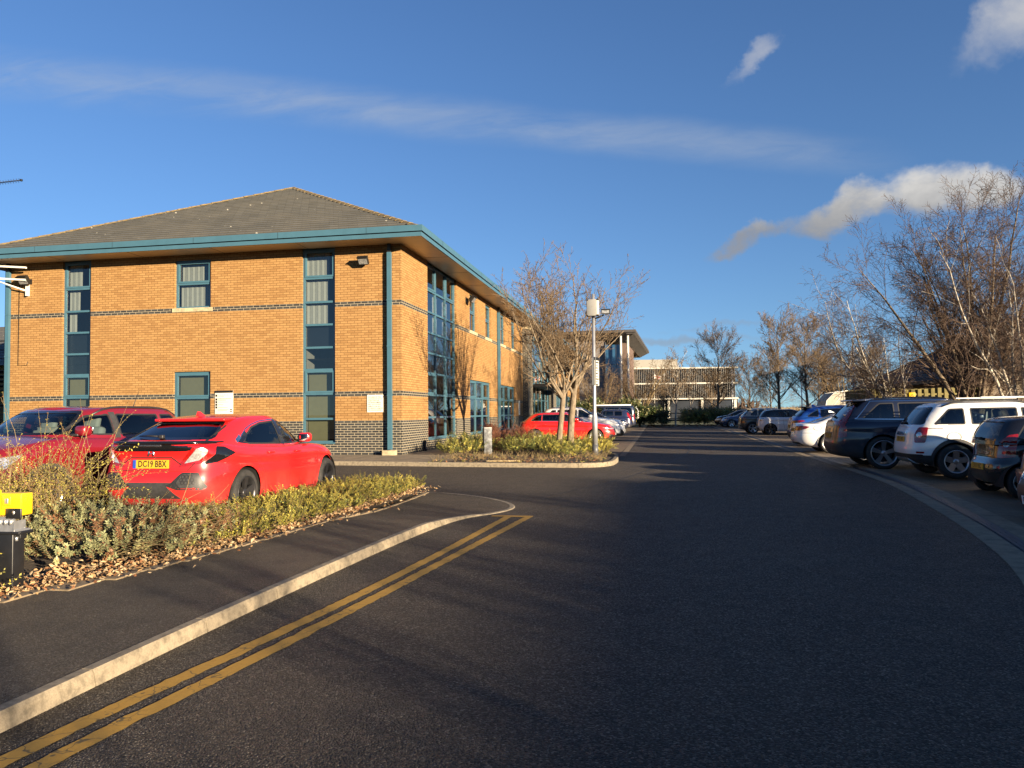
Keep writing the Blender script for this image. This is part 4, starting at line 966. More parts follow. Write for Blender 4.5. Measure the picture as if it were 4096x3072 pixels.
def ground():
    tag(MB().add([(-3000, -3000, -.3), (3000, -3000, -.3), (3000, 3000, -.3), (-3000, 3000, -.3)], [(0, 1, 2, 3)]).build('ground', simple('grass_ground', (.06, .075, .025), .95, 0, .35, .4)), kind='structure')
    poly_sheet('road', [(-40, -20), (-6, -20)]+[(x+.05, y) for x, y in RIGHT]+[(14, 73), (14, 72.2), (-40, 72.2)], 0, M['asphalt'])
    # footpath: rises from the flush tip to the kerb's height
    ys = [-12+i*.25 for i in range(int((13.25+12)/.25)+1)]; inner = offset_path(densify(KERB, .06), .095)
    def xr(y):
        c = [p for p in inner if abs(p[1]-y) < .07]; return max((p[0] for p in c), default=-3.4)
    L = [(BEDX(y), y) for y in ys]; Rt = [(max(xr(y), BEDX(y)+.02), y) for y in ys]
    mb = MB(); n = len(ys); k = 6; vs = []
    for i, y in enumerate(ys):
        for j in range(k+1):
            x = L[i][0]+(Rt[i][0]-L[i][0])*j/k; vs.append((x, y, kerb_z(y)+.001-.004*(j == k)))
    mb.add(vs, [(i*(k+1)+j, i*(k+1)+j+1, (i+1)*(k+1)+j+1, (i+1)*(k+1)+j) for i in range(n-1) for j in range(k)], 0, True)
    tag(mb.build('footpath', M['footpath']), kind='structure')
    kerb('kerb', KERB, kerb_z)
    mb = MB(); e = [(BEDX(y), y) for y in [4+i*.4 for i in range(24)]]
    for a, b in zip(e, e[1:]):
        z = kerb_z(a[1])+.012; mb.box(min(a[0], b[0])-.045, a[1], 0, max(a[0], b[0]), b[1]-.004, z)
    tag(mb.build('edging_strip', M['setts']), kind='structure')
    bed = [(BEDX(y)-.045, y) for y in [-12+i*.5 for i in range(50)]]
    poly_sheet('planting_bed', bed+[(-4.3, 13.3), (-5.3, 13.2), (-5.45, 9.2), (-5.6, 8.3), (-12, 7.9), (-24, 7.9), (-24, -12)], .075, M['soil'])
    # double yellow lines
    for A in ([(-2.70, -3), (-2.70, 2.0), (-2.67, 2.9), (-2.55, 3.74), (-2.31, 5.6), (-2.14, 7.7), (-1.98, 10.3)], [(-2.55, -3), (-2.53, 2.0), (-2.48, 2.9), (-2.385, 3.6), (-2.17, 5.4), (-1.97, 7.5), (-1.70, 10.3)]):
        A = smooth_path(A, 2); band('yellow_line', rough_edge(offset_path(densify(A, .05), .052)), rough_edge(offset_path(densify(A, .05), -.052)), M['yellow_line'], .004)
    band('yellow_line', [(-2.22, 10.30), (-1.64, 10.30)], [(-2.22, 10.42), (-1.64, 10.42)], M['yellow_line'], .006)
    # right bays, drain channel and its setts
    P = densify(RIGHT, .5); o1, o2, o3 = offset_path(P, -.24), offset_path(P, -.42), offset_path(P, -.66)
    band('sett_strip', P, o1, M['setts'], .004); band('sett_strip', o2, o3, M['setts'], .004)
    ch = simple('channel_iron', (.045, .045, .05), .55, .3, .3, 12, bump=.3)
    mb = MB(); L2, R2 = o1, o2
    for i in range(len(P)-1):   # ribbed grating
        a, b, c, d = Vector(L2[i]), Vector(R2[i]), Vector(R2[i+1]), Vector(L2[i+1])
        k = 1 if a.y > 30 else 4
        mb.add([(a.x, a.y, -.004+.006), (b.x, b.y, .002), (c.x, c.y, .002), (d.x, d.y, .002)], [(0, 1, 2, 3)])
        for q in (.22, .5, .78):
            p0, p1 = a.lerp(b, q), d.lerp(c, q); t = (b-a).normalized()*.022
            mb.add([(p0.x-t.x, p0.y-t.y, .002), (p0.x+t.x, p0.y+t.y, .002), (p1.x+t.x, p1.y+t.y, .002), (p1.x-t.x, p1.y-t.y, .002)]+[(p0.x-t.x, p0.y-t.y, .012), (p0.x+t.x, p0.y+t.y, .012), (p1.x+t.x, p1.y+t.y, .012), (p1.x-t.x, p1.y-t.y, .012)], [(4, 5, 6, 7), (0, 1, 5, 4), (3, 2, 6, 7)])
    tag(mb.build('drain_channel', ch), kind='structure')
    mb = MB(); n = len(o3); xs = [0, .5, 1, 1.5, 2, 2.6, 4, 8, 26]
    for i, (x, y) in enumerate(o3):
        for d in xs: mb.v.append((x+d, y, .004+bay_z(x+d, y)))
    k = len(xs); mb.add([], []); mb.f = [[i*k+j, i*k+j+1, (i+1)*k+j+1, (i+1)*k+j] for i in range(n-1) for j in range(k-1)]; mb.m = [0]*len(mb.f); mb.sm = [True]*len(mb.f)
    tag(mb.build('parking_bays', M['paving']), kind='structure')
    # left bays
    kerb('kerb', ISL, lambda y: .115, .13, .915, 1)
    inn = offset_path(ISL, .13)
    poly_sheet('island_bed', inn+[(-6.1, 33.6), (-6.1, 23.0), (-34, 23.2)], .10, M['soil'])
    poly_sheet('building_path', [(-34, 21.33)]+[p for p in inn if p[0] < -5.6]+[(-5.5, 20.6), (-6.15, 23), (-6.15, 34), (-6.15, 72), (-8.2, 72), (-8.2, 24), (-34, 24)], .106, M['slab'])
    poly_sheet('parking_bays', [(-6.15, 33.75), (-2.75, 33.75), (-2.5, 26), (-2.2, 25.15), (-1.15, 24.75), (-.95, 40), (-.85, 72), (-6.15, 72)], .005, M['paving'])
    band('sett_strip', [(-1.10, 24.6), (-1.0, 40), (-.85, 72)], [(-.90, 24.6), (-.80, 40), (-.65, 72)], M['setts'], .009)
    # worn joint in the asphalt
    mb = MB(); rnd = random.Random(3); J = [(-3.5, 11.5+.0), (-1.9, 12.6), (-.9, 15.4), (-.2, 18.5), (.5, 22), (1.2, 27), (1.5, 34)]
    J = [(x+rnd.uniform(-.02, .02), y) for x, y in densify(smooth_path(J[1:], 2), .25)]
    band('road_joint', offset_path(J, .012), offset_path(J, -.012), simple('joint_bitumen', (.012, .012, .012), .6), .003)
# ---------------------------------------------------------------- buildings
def wall(name, ax, c, u0, u1, z0, z1, ops, mat, parent, rev=.11, sgn=1):
    """wall plane with real openings. ax 'x': runs along x facing -y; ax 'y': runs along y facing +x"""
    us = sorted({u0, u1}|{v for o in ops for v in o[:2]}); zs = sorted({z0, z1}|{v for o in ops for v in o[2:4]})
    P = (lambda u, z, d: (u, c+d, z)) if ax == 'x' else (lambda u, z, d: (c-d*sgn, u, z))
    mb = MB()
    for i in range(len(us)-1):
        for j in range(len(zs)-1):
            um, zm = (us[i]+us[i+1])/2, (zs[j]+zs[j+1])/2
            if any(o[0] < um < o[1] and o[2] < zm < o[3] for o in ops): continue
            mb.quad(P(us[i], zs[j], 0), P(us[i+1], zs[j], 0), P(us[i+1], zs[j+1], 0), P(us[i], zs[j+1], 0))
    for a, b, lo, hi in ops:
        q = [(a, lo), (b, lo), (b, hi), (a, hi)]
        for k in range(4):
            (ua, za), (ub, zb) = q[k], q[(k+1) % 4]
            mb.quad(P(ua, za, 0), P(ua, za, rev), P(ub, zb, rev), P(ub, zb, 0))
    return mb.build(name, mat, parent)
def window(root, ax, c, u0, u1, z0, z1, cols, rows, cas=(), blind=(), dark=(), rec=.085, sill=False, flip=1, warm=()):
    """cols/rows: inner mullion and transom positions; cas: (col,row) cells with an opening light; blind: {(col,row): share}"""
    P = (lambda u, z, d: (u, c+d, z)) if ax == 'x' else (lambda u, z, d: (c-d, u, z))
    def bx(mb, ua, ub, za, zb, d0, d1):
        a, b = P(ua, za, d0), P(ub, zb, d1); mb.box(min(a[0], b[0]), min(a[1], b[1]), min(a[2], b[2]), max(a[0], b[0]), max(a[1], b[1]), max(a[2], b[2]))
    w = .065; mb = MB(); U = [u0]+list(cols)+[u1]; Z = [z0]+list(rows)+[z1]
    bx(mb, u0, u0+w, z0, z1, rec, rec+.09); bx(mb, u1-w, u1, z0, z1, rec, rec+.09)
    bx(mb, u0+w, u1-w, z0, z0+w, rec+.002, rec+.09); bx(mb, u0+w, u1-w, z1-w*1.2, z1, rec+.002, rec+.09)
    for u in cols: bx(mb, u-.032, u+.032, z0+w, z1-w*1.2, rec+.004, rec+.088)
    for z in rows:
        for i in range(len(U)-1): bx(mb, U[i]+(w if i == 0 else .032), U[i+1]-(w if i == len(U)-2 else .032), z-.035, z+.035, rec+.001, rec+.088)
    for (i, j) in cas:
        a, b = U[i]+(w if i == 0 else .032), U[i+1]-(w if i == len(U)-2 else .032); lo, hi = Z[j]+(w if j == 0 else .035), Z[j+1]-(w*1.2 if j == len(Z)-2 else .035); k = .06
        for q in ((a, a+k, lo, hi), (b-k, b, lo, hi), (a+k, b-k, lo, lo+k), (a+k, b-k, hi-k, hi)): bx(mb, *q, rec-.018, rec+.05)
        bx(mb, (a+b)/2-.13, (a+b)/2+.13, hi-.05, hi-.03, rec-.028, rec-.017)
    fr = mb.build('window', M['blue_metal'], root)
    mb = MB(); mb.quad(P(u0+.02, z0+.02, rec+.05), P(u1-.02, z0+.02, rec+.05), P(u1-.02, z1-.02, rec+.05), P(u0+.02, z1-.02, rec+.05)); mb.build('pane', M['win_glass'], fr)
    mb = MB(); any_ = False
    for (i, j) in (blind if isinstance(blind, (dict, list, tuple)) else ()):
        f0, f1 = blind[(i, j)]; a, b = U[i]+.05, U[i+1]-.05; lo, hi = Z[j]-.05, Z[j+1]+.02
        a, b = a+(b-a)*f0, a+(b-a)*f1; n = max(1, int(round((b-a)/.092))); sw = (b-a)/n; any_ = True
        mi = 1 if (i, j) in warm else 0; mb = MB()
        if mi: n = 1; sw = b-a
        for k in range(n):
            t = .006*(1 if k % 2 else -1); x0, x1 = a+k*sw+.003, a+(k+1)*sw-.003
            mb.quad(P(x0, lo, rec+.2+t), P(x1, lo, rec+.2-t), P(x1, hi, rec+.2-t), P(x0, hi, rec+.2+t), mi)
        mb.add([P(a, hi-.03, rec+.17), P(b, hi-.03, rec+.17), P(b, hi, rec+.17), P(a, hi, rec+.17)], [(0, 1, 2, 3)], mi); mb.build('blind', [M['blind'], M['blind_warm']], fr)
    mb = MB()
    for (i, j) in dark: mb.quad(P(U[i], Z[j], rec+.16), P(U[i+1], Z[j], rec+.16), P(U[i+1], Z[j+1], rec+.16), P(U[i], Z[j+1], rec+.16))
    if dark: mb.build('spandrel_panel', M['panel_dark'], fr)
    mb = MB()
    if sill: bx(mb, u0-.07, u1+.07, z0-.13, z0+.004, -.045, .11); mb.build('sill', M['sill'], fr)
    else: bx(mb, u0+.004, u1-.004, z0-.03, z0+.012, -.03, rec+.0); mb.build('sill', M['blue_metal'], fr)
    return fr
def floodlight(root, p, d, s=1.0):
    """p on the wall, d = the wall's outward direction"""
    p, d = Vector(p), Vector(d); rt = Vector((-d.y, d.x, 0)); up = KZ
    mb = MB(); c = p+d*.26*s; f = (d*.80-up*.6).normalized(); q = f.cross(rt).normalized()
    mb.obox(c, rt*.17*s, q*.12*s, f*.05*s); mb.obox(c-f*.075*s, rt*.13*s, q*.08*s, f*.03*s); mb.obox(c+q*.135*s+f*.01, rt*.18*s, q*.014*s, f*.07*s)
    mb.tube([p, p+d*.12*s+up*.02, c-f*.09*s], .022*s, 6); mb.obox(p+d*.012, rt*.06*s, up*.08*s, d*.012)
    o = mb.build('floodlight', M['lamp_black'], root)
    mb = MB(); mb.obox(c+f*.053*s, rt*.145*s, q*.095*s, f*.004*s); mb.build('lens', simple('flood_lens', (.25, .25, .24), .12, .3, .5, 20) if 'fl' not in M else M['fl'], o)
    return o
def stepped_slope(mb, e0, e1, r0, r1, n, lift=.02):
    """tile courses between an eaves line e0-e1 and a ridge line r0-r1"""
    e0, e1, r0, r1 = map(Vector, (e0, e1, r0, r1)); nn = (e1-e0).cross(r0-e0).normalized()
    if nn.z < 0: nn = -nn
    for i in range(n):
        a, b = i/n, (i+1)/n
        p0, p1 = e0.lerp(r0, a)+nn*lift, e1.lerp(r1, a)+nn*lift; q0, q1 = e0.lerp(r0, b), e1.lerp(r1, b)
        mb.add([p0, p1, q1, q0, p0-nn*lift, p1-nn*lift], [(0, 1, 2, 3), (4, 5, 1, 0)])
def office():
    FX0, CX, FY, BY = -22.95, -8.0, 23.66, 84.4; ST = 6.97; mid = (FY+BY)/2
    root = thing('office_building', 'buff brick two storey office building with dark brick bands, blue fascia and hipped slate roof', 'building', (0, 0, 0))
    c1, c3 = (-20.58, -19.44), (-11.46, -10.29); w2, w4 = (-16.16, -14.8, 5.13, 6.8), (-16.2, -14.8, .50, 2.95)
    T = [1.29, 2.12, 2.92, 3.66, 4.42, 5.18, 5.98]
    ops = [(*c1, .5, ST), (*c3, .5, ST), w2, w4]
    wall('wall', 'x', FY, FX0, CX, .06, ST, ops, M['brick'], root)
    b1 = (26.6, 30.75); sm = [(33.1, 34.4), (36.35, 37.6), (40.1, 41.3), (43.25, 44.5)]; lw = [(33.05, 37.46), (39.95, 44.3)]
    mir = lambda a: (2*mid-a[1], 2*mid-a[0])
    po = (48.9, 2*mid-48.9)
    so = [(*b1, .5, ST), (*mir(b1), .5, ST), (*po, .12, ST)]+[(*a, 5.13, 6.76) for a in sm+[mir(a) for a in sm]]+[(*a, .5, 2.93) for a in lw+[mir(a) for a in lw]]
    wall('wall', 'y', CX, FY, BY, .06, ST, so, M['brick'], root)
    mb = MB(); mb.quad((FX0, BY, .06), (FX0, FY, .06), (FX0, FY, ST), (FX0, BY, ST)); mb.quad((CX, BY, .06), (FX0, BY, .06), (FX0, BY, ST), (CX, BY, ST)); mb.build('wall', M['brick'], root)
    # rooms behind the glass
    mb = MB()
    mb.quad((FX0+.2, FY+3.4, .1), (CX-.2, FY+3.4, .1), (CX-.2, FY+3.4, ST), (FX0+.2, FY+3.4, ST)); mb.quad((CX-3.4, FY+.2, .1), (CX-3.4, BY-.2, .1), (CX-3.4, BY-.2, ST), (CX-3.4, FY+.2, ST))
    for z in (.12, 3.3, ST-.02): mb.quad((FX0+.2, FY+.22, z), (CX-.22, FY+.22, z), (CX-.22, BY-.2, z), (FX0+.2, BY-.2, z))
    for x in (-18.5, -13.2): mb.quad((x, FY+.25, .12), (x, FY+3.4, .12), (x, FY+3.4, ST), (x, FY+.25, ST))
    for y in (32, 38.6, 46.5, 61.5, 69.3, 76): mb.quad((CX-.25, y, .12), (CX-3.4, y, .12), (CX-3.4, y, ST), (CX-.25, y, ST))
    mb.build('interior', M['room'], root)
    # windows, front
    bl = {(0, 7): (.02, .50), (0, 6): (.02, .42), (0, 5): (.02, .3), (0, 0): (.05, .7), (0, 1): (.05, .7), (0, 2): (.05, .7)}
    window(root, 'x', FY, *c1, .5, ST, [], T, [(0, 7), (0, 2)], bl, [(0, 3), (0, 4)], warm=[(0, 0), (0, 1), (0, 2)])
    bl = {(0, 7): (.0, .75), (0, 6): (.0, .73), (0, 5): (.0, .73), (0, 0): (.04, .74), (0, 1): (.04, .76), (0, 2): (.06, .80)}
    window(root, 'x', FY, *c3, .5, ST, [], T, [(0, 7), (0, 2)], bl, [(0, 4)], warm=[(0, 0), (0, 1), (0, 2)])
    window(root, 'x', FY, *w2, [], [5.98], [(0, 1)], {(0, 0): (.02, .98), (0, 1): (.05, .95)}, sill=True)
    window(root, 'x', FY, *w4, [], [2.05], [(0, 1)], {(0, 0): (.03, .86), (0, 1): (.03, .86)}, warm=[(0, 0), (0, 1)])
    # windows, side
    def big(a, flip=False):
        d = (a[1]-a[0])/3; cols = [a[0]+d, a[0]+2*d]
        bl = {}
        for i in range(3):
            for j in (5, 6): bl[(i, j)] = (.0, .42+.12*i)
            for j in (0, 1, 2): bl[(i, j)] = (.2, .45)
        window(root, 'y', CX, *a, .5, ST, cols, T, [(0, 7), (2, 7), (0, 2), (2, 2)], bl, [(i, j) for i in range(3) for j in (3, 4)], warm=[(i, j) for i in range(3) for j in (0, 1, 2)])
    big(b1); big(mir(b1))
    for a in sm+[mir(a) for a in sm]: window(root, 'y', CX, *a, 5.13, 6.76, [], [5.98], [(0, 1)], {(0, 0): (.1, .6), (0, 1): (.1, .6)}, sill=True)
    for a in lw+[mir(a) for a in lw]:
        d = (a[1]-a[0])/3; window(root, 'y', CX, *a, .5, 2.93, [a[0]+d, a[0]+2*d], [1.29, 2.12], [(0, 2), (2, 2)], {(1, 1): (.3, .8), (1, 2): (.3, .8), (0, 0): (.3, .7)}, warm=[(1, 1), (1, 2), (0, 0)])
    # entrance: dark piers either side of tall glazing, canopy over the doors
    for y0, y1 in ((47.0, 48.9), (2*mid-48.9, 2*mid-47.0)):
        mb = MB(); mb.box(CX-.3, y0, .06, CX+.34, y1, ST-.32); mb.box(CX-.3, y0-.05, ST-.32, CX+.40, y1+.05, ST-.002, 1); mb.build('pier', [M['brick_dark'], M['sill']], root)
    n = 6; d = (po[1]-po[0])/n
    window(root, 'y', CX, *po, .14, ST, [po[0]+d*i for i in range(1, n)], [1.2, 2.3, 3.4, 4.42, 5.5, 6.2], [(0, 5), (5, 5)], {}, [(i, 3) for i in range(n)], rec=.05)
    mb = MB(); mb.box(CX+.35, po[0]+.6, 3.1, CX+1.7, po[1]-.6, 3.32); mb.box(CX-.02, po[0]+.6, 3.14, CX+.34, po[1]-.6, 3.28)
    for y in (po[0]+.9, po[1]-.9): mb.tube([(CX+1.5, y, .1), (CX+1.5, y, 3.1)], .06, 10)
    mb.build('canopy', M['lamp_black'], root)
    # soffit, fascia and gutter
    o = 1.0; X0, X1, Y0, Y1 = FX0-o, CX+o, FY-o, BY+o
    mb = MB(); k = .012
    mb.add([(X0, Y0, ST), (X1, Y0, ST), (X1, Y1, ST), (X0, Y1, ST), (FX0+.3, FY+.3, ST), (CX-.3, FY+.3, ST), (CX-.3, BY-.3, ST), (FX0+.3, BY-.3, ST)], [(0, 1, 5, 4), (1, 2, 6, 5), (2, 3, 7, 6), (3, 0, 4, 7)])
    mb.build('soffit', M['soffit'], root)
    mb = MB()
    for y in [26+i*3.05 for i in range(20)]: mb.box(CX+.02, y, ST-.006, X1-.03, y+.012, ST-.001)
    for x in [-20.4+i*3.05 for i in range(4)]: mb.box(x, Y0+.03, ST-.006, x+.012, FY-.02, ST-.001)
    mb.build('soffit_joints', M['lamp_black'], root)
    def rim(name, out, z0, z1, th, mat):
        mb = MB(); a = out
        mb.box(X0-a, Y0-a, z0, X1+a, Y0-a+th, z1); mb.box(X0-a, Y1+a-th, z0, X1+a, Y1+a, z1)
        mb.box(X1+a-th, Y0-a+th, z0, X1+a, Y1+a-th, z1); mb.box(X0-a, Y0-a+th, z0, X0-a+th, Y1+a-th, z1); return mb.build(name, mat, root)
    rim('fascia', 0, ST-.012, ST+.115, .05, M['blue_metal']); rim('fascia_shadow_gap', -.03, ST+.115, ST+.145, .05, M['lamp_black']); rim('gutter', .035, ST+.145, ST+.335, .12, M['blue_metal'])
    mb = MB()
    for x in [-20.8+i*3.0 for i in range(5)]: mb.box(x, Y0-.038, ST+.145, x+.01, Y0-.036, ST+.335)
    for y in [25+i*3.0 for i in range(20)]: mb.box(X1+.036, y, ST+.145, X1+.038, y+.01, ST+.335)
    mb.build('gutter_joints', M['lamp_black'], root)
    # roof
    e = .18; ez = ST+.33; rx = (FX0+CX)/2; hw = (CX-FX0)/2+o-e; yr0, yr1 = Y0+e+hw, Y1-e-hw; rz = 11.45
    A, B, C, D = (X0+e, Y0+e, ez), (X1-e, Y0+e, ez), (X1-e, Y1-e, ez), (X0+e, Y1-e, ez); R0, R1 = (rx, yr0, rz), (rx, yr1, rz)
    mb = MB()
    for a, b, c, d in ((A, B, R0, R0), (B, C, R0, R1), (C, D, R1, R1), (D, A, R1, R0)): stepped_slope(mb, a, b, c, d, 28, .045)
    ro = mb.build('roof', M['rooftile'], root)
    mb = MB()
    for p, q in ((A, R0), (B, R0), (C, R1), (D, R1), (R0, R1)):
        p, q = Vector(p), Vector(q); L = (q-p).length; n = int(L/.45); t = (q-p)/n; s = t.cross(KZ).normalized(); up = s.cross(t).normalized()
        for i in range(n):
            a, b = p+t*i, p+t*(i+1.03); r0, r1 = .17, .155
            vs = []
            for c, r in ((a, r0), (b, r1)):
                for an in (-60, -20, 20, 60): vs.append(c+s*sin(R(an))*r+up*(cos(R(an))*r-.095))
            mb.add(vs+[a-up*.06-s*.1, a-up*.06+s*.1], [(0, 1, 5, 4), (1, 2, 6, 5), (2, 3, 7, 6), (8, 0, 1, 2, 3, 9)])
    mb.build('ridge_tiles', M['lichen'], ro)
    # downpipes
    def pipe(x, y, foot=False):
        mb = MB(); mb.box(x-.07, y-.05, .28 if foot else .11, x+.07, y+.05, ST-.28)
        for z in (.95, 2.0, 3.6, 5.1): mb.box(x-.078, y-.058, z, x+.078, y+.055, z+.05)
        mb.box(x-.06, y-.04, ST-.28, x+.06, y+.04, ST-.001, 1); o_ = mb.build('downpipe', [M['blue_metal'], M['lamp_black']], root)
        mb = MB()
        if foot: mb.box(x-.2, y-.2, .1, x+.22, y+.045, .26); mb.build('pipe_block', M['sill'], o_)
    pipe(-8.37, FY-.10, True); pipe(-22.72, FY-.10)
    for y in (39.15, 2*mid-39.15): pipe(CX+.10, y)
    mb = MB(); mb.tube([(CX+.06, 26.0, .5), (CX+.06, 26.0, .2), (CX+.12, 25.96, .14)], .045, 8); mb.build('drain_pipe', M['lamp_black'], root)
    M['fl'] = simple('flood_lens', (.25, .25, .24), .12, .3, .5, 20)
    floodlight(root, (-9.2, FY, 6.42), (0, -1, 0)); floodlight(root, (-21.9, FY, 6.30), (0, -1, 0), 1.15); floodlight(root, (CX, 32.4, 6.4), (1, 0, 0), 1.2); floodlight(root, (CX+.34, 47.4, 6.2), (.3, -1, 0), 1.2)
    # white wall bracket and cable at the left end
    mb = MB(); y = FY-.12
    mb.obox((-22.6, y-.35, 6.80), (.85, .10, -.06), (0, .04, 0), (0, 0, .03)); mb.obox((-22.6, y-.35, 6.36), (.85, .10, -.06), (0, .04, 0), (0, 0, .03))
    mb.tube([(-23.2, y-.35, 6.42), (-21.93, y-.02, 5.95)], .028, 6); mb.box(-21.98, y-.02, 5.78, -21.92, y+.11, 6.3); mb.build('wall_bracket', M['white_paint'], root)
    mb = MB(); mb.tube([(-22.35, FY-.012, 6.3), (-22.36, FY-.012, 3.3), (-22.0, FY-.012, 3.3), (-21.95, FY-.012, 3.42)], .012, 5); mb.build('cable', M['lamp_black'], root)
    return root
def wall_sign():
    # car park notice
    FY = 23.66
    s = thing('wall_sign', 'white notice about car park users parking at their own risk, left of the blue downpipe', 'sign', (-8.90, FY-.012, 1.775))
    mb = MB(); mb.box(-.275, -.012, -.285, .275, .004, .285); mb.build('board', M['sign_white'], s)
    T = Matrix(((1, 0, 0, 0), (0, 0, -1, -.014), (0, 1, 0, 0), (0, 0, 0, 1)))
    mb = MB(); L = ['THE USERS OF THIS', 'CAR PARK DO SO AT', 'THEIR OWN RISK.', 'THE MANAGEMENT', 'WILL NOT ACCEPT', 'LIABILITY FOR ANY', 'ACCIDENTS, DAMAGE', 'OR LOSS INCURRED.']
    for i, t in enumerate(L): text_into(mb, t, T @ Matrix.Translation((-.245, .205-.0605*i, 0)), .05, 0, align='LEFT', bold=.0006)
    mb.build('lettering', M['ink'], s)
    s = thing('wall_sign', 'tall white parking conditions notice with a black header beside the lower window', 'sign', (-14.28, FY-.012, 1.62))
    mb = MB(); mb.rbox((0, -.004, 0), (.335, .008, .66), .006); mb.build('board', M['sign_white'], s)
    mb = MB(); mb.box(-.335, -.0145, .58, .335, -.0125, .66); 
    for z in (.49, .36, .27, .18, .09): mb.box(-.31, -.0145, z-.035, -.245, -.0125, z+.035)
    mb.box(.22, -.0145, .0, .31, -.0125, .03); mb.box(.22, -.0145, -.06, .31, -.0125, -.03); mb.build('symbols', M['ink'], s)
    mb = MB(); W_ = M['sign_white']
    text_into(mb, 'Parking', T @ Matrix.Translation((0, .615, -.002)), .055, 0); text_into(mb, 'P', T @ Matrix.Translation((-.278, .49, -.002)), .06, 0); text_into(mb, 'P', T @ Matrix.Translation((-.278, .18, -.002)), .06, 0); text_into(mb, 'i', T @ Matrix.Translation((-.278, .36, -.002)), .06, 0)
    mb.build('header_lettering', W_, s)
    mb = MB()
    for t, z, sz in (('For use only whilst registered', .51, .038), ('at the Hospital', .46, .038)): text_into(mb, t, T @ Matrix.Translation((-.22, z, -.001)), sz, 0, align='LEFT', bold=.0006)
    for z, w in ((.39, .5), (.37, .52), (.33, .3), (.27, .42), (.18, .2), (.09, .36), (.02, .4), (-.02, .34)): mb.box(-.22, -.0138, z-.006, -.22+w, -.0128, z+.006)
    for k in range(9): mb.box(-.3, -.0138, -.14-.022*k, .3, -.0128, -.137-.022*k)
    mb.build('lettering', simple('ink_grey', (.10, .10, .10), .6), s)
    s = thing('wall_sign', 'narrow white sign on the brick beside the dark entrance pier', 'sign', (-7.985, 45.6, 1.75))
    mb = MB(); mb.box(-.012, -.22, -.45, .012, .22, .4); mb.box(-.01, -.2, -.62, .014, .2, -.5, 1)
    for k in range(6): mb.box(.012, -.15, .25-.11*k, .0145, .15, .275-.11*k, 1)
    mb.build('board', [M['sign_white'], M['ink']], s)
def grey_building():
    g = simple('grey_cladding', (.17, .155, .15), .5, .1, .05, .6); b = simple('blue_glass', (.03, .09, .17), .12, .2, .15, .3, coat=.5); br = simple('brown_brick', (.10, .065, .05), .8, 0, .2, 3); dk = simple('dark_roof', (.05, .045, .042), .6, 0, .2, 1)
    r = thing('glass_building', 'grey and blue glazed building with a wide overhanging roof beyond the brick offices', 'building', (-2.75, 93.5, 0), R(-2.4))
    mb = MB(); mb.box(-26, .4, 0, -2.95, 31, 10.2)
    for i in range(15): mb.box(-26+1.5*i, .36, 0, -25.96+1.5*i, .4, 10.2, 1)
    mb.build('wall', [g, dk], r)
    mb = MB(); mb.box(-2.95, .0, 0, -.9, 13, 9.6)
    mb.build('glazed_bay', b, r)
    mb = MB()
    for x in (-2.92, -2.25, -1.6, -.95): mb.box(x-.03, -.06, 0, x+.03, 0, 9.6)
    for z in (2.4, 4.8, 7.2): mb.box(-2.95, -.05, z-.04, -.9, 0, z+.04)
    mb.build('mullions', simple('mullion_grey', (.12, .14, .17), .4, .4), r)
    mb = MB(); mb.box(-.9, .5, 0, -.35, 13, 9.8); mb.build('wall', br, r)
    mb = MB(); mb.box(-27.5, -1.8, 10.9, .9, 32, 11.2); mb.add([(-27.5, -1.8, 10.9), (.9, -1.8, 10.9), (.9, 32, 10.9), (-27.5, 32, 10.9), (-26, .4, 10.1), (-.5, .4, 10.1), (-.5, 31, 10.1), (-26, 31, 10.1)], [(0, 1, 5, 4), (1, 2, 6, 5), (2, 3, 7, 6)])
    for i in range(38): mb.box(.0-.2, -1.6+.88*i, 10.72, .85, -1.5+.88*i, 10.89)
    mb.build('roof', dk, r)
    mb = MB()
    for x in (-.95, -.1): mb.tube([(x, -.9, 0), (x, -.9, 10.6)], .14, 10)
    mb.build('column', M['white_paint'], r)
def far_office():
    pr = simple('plant_cladding', (.20, .19, .165), .7, 0, .06, .4); w = simple('pale_cladding', (.40, .385, .34), .6, 0, .05, .5); f = simple('grey_fin', (.15, .145, .135), .5, .2, .1, 1); gl = simple('office_glass', (.03, .035, .045), .15, .3, .3, .2)
    r = thing('office_block', 'low pale office block with grey vertical fins and white floor bands in the distance', 'building', (-3.2, 131, 0), R(-2.9) + math.atan2(13, 14.6)*0 + R(12))
    L = 17.2; zs = (.0, 3.5, 6.1, 8.7)
    mb = MB(); mb.box(0, .6, 0, L, 22, 8.4); mb.build('glazing', gl, r)
    mb = MB()
    for z in zs[1:]: mb.box(-.3, -.5, z-.12, L+.3, 22.3, z+.12)
    for x in (0, L*.33, L*.66, L-.3): mb.box(x, .2, 0, x+.4, .58, 3.4)
    mb.build('floor_band', w, r)
    mb = MB()
    for z0, z1 in ((3.68, 5.92), (6.28, 8.52)):
        for i in range(56): mb.box(i*L/56, -.4, z0, i*L/56+.07, -.08, z1)
    mb.build('fins', f, r)
    mb = MB(); mb.box(-8, 6, 8.7, L*.5, 20, 10.6); mb.build('plant_room', pr, r)
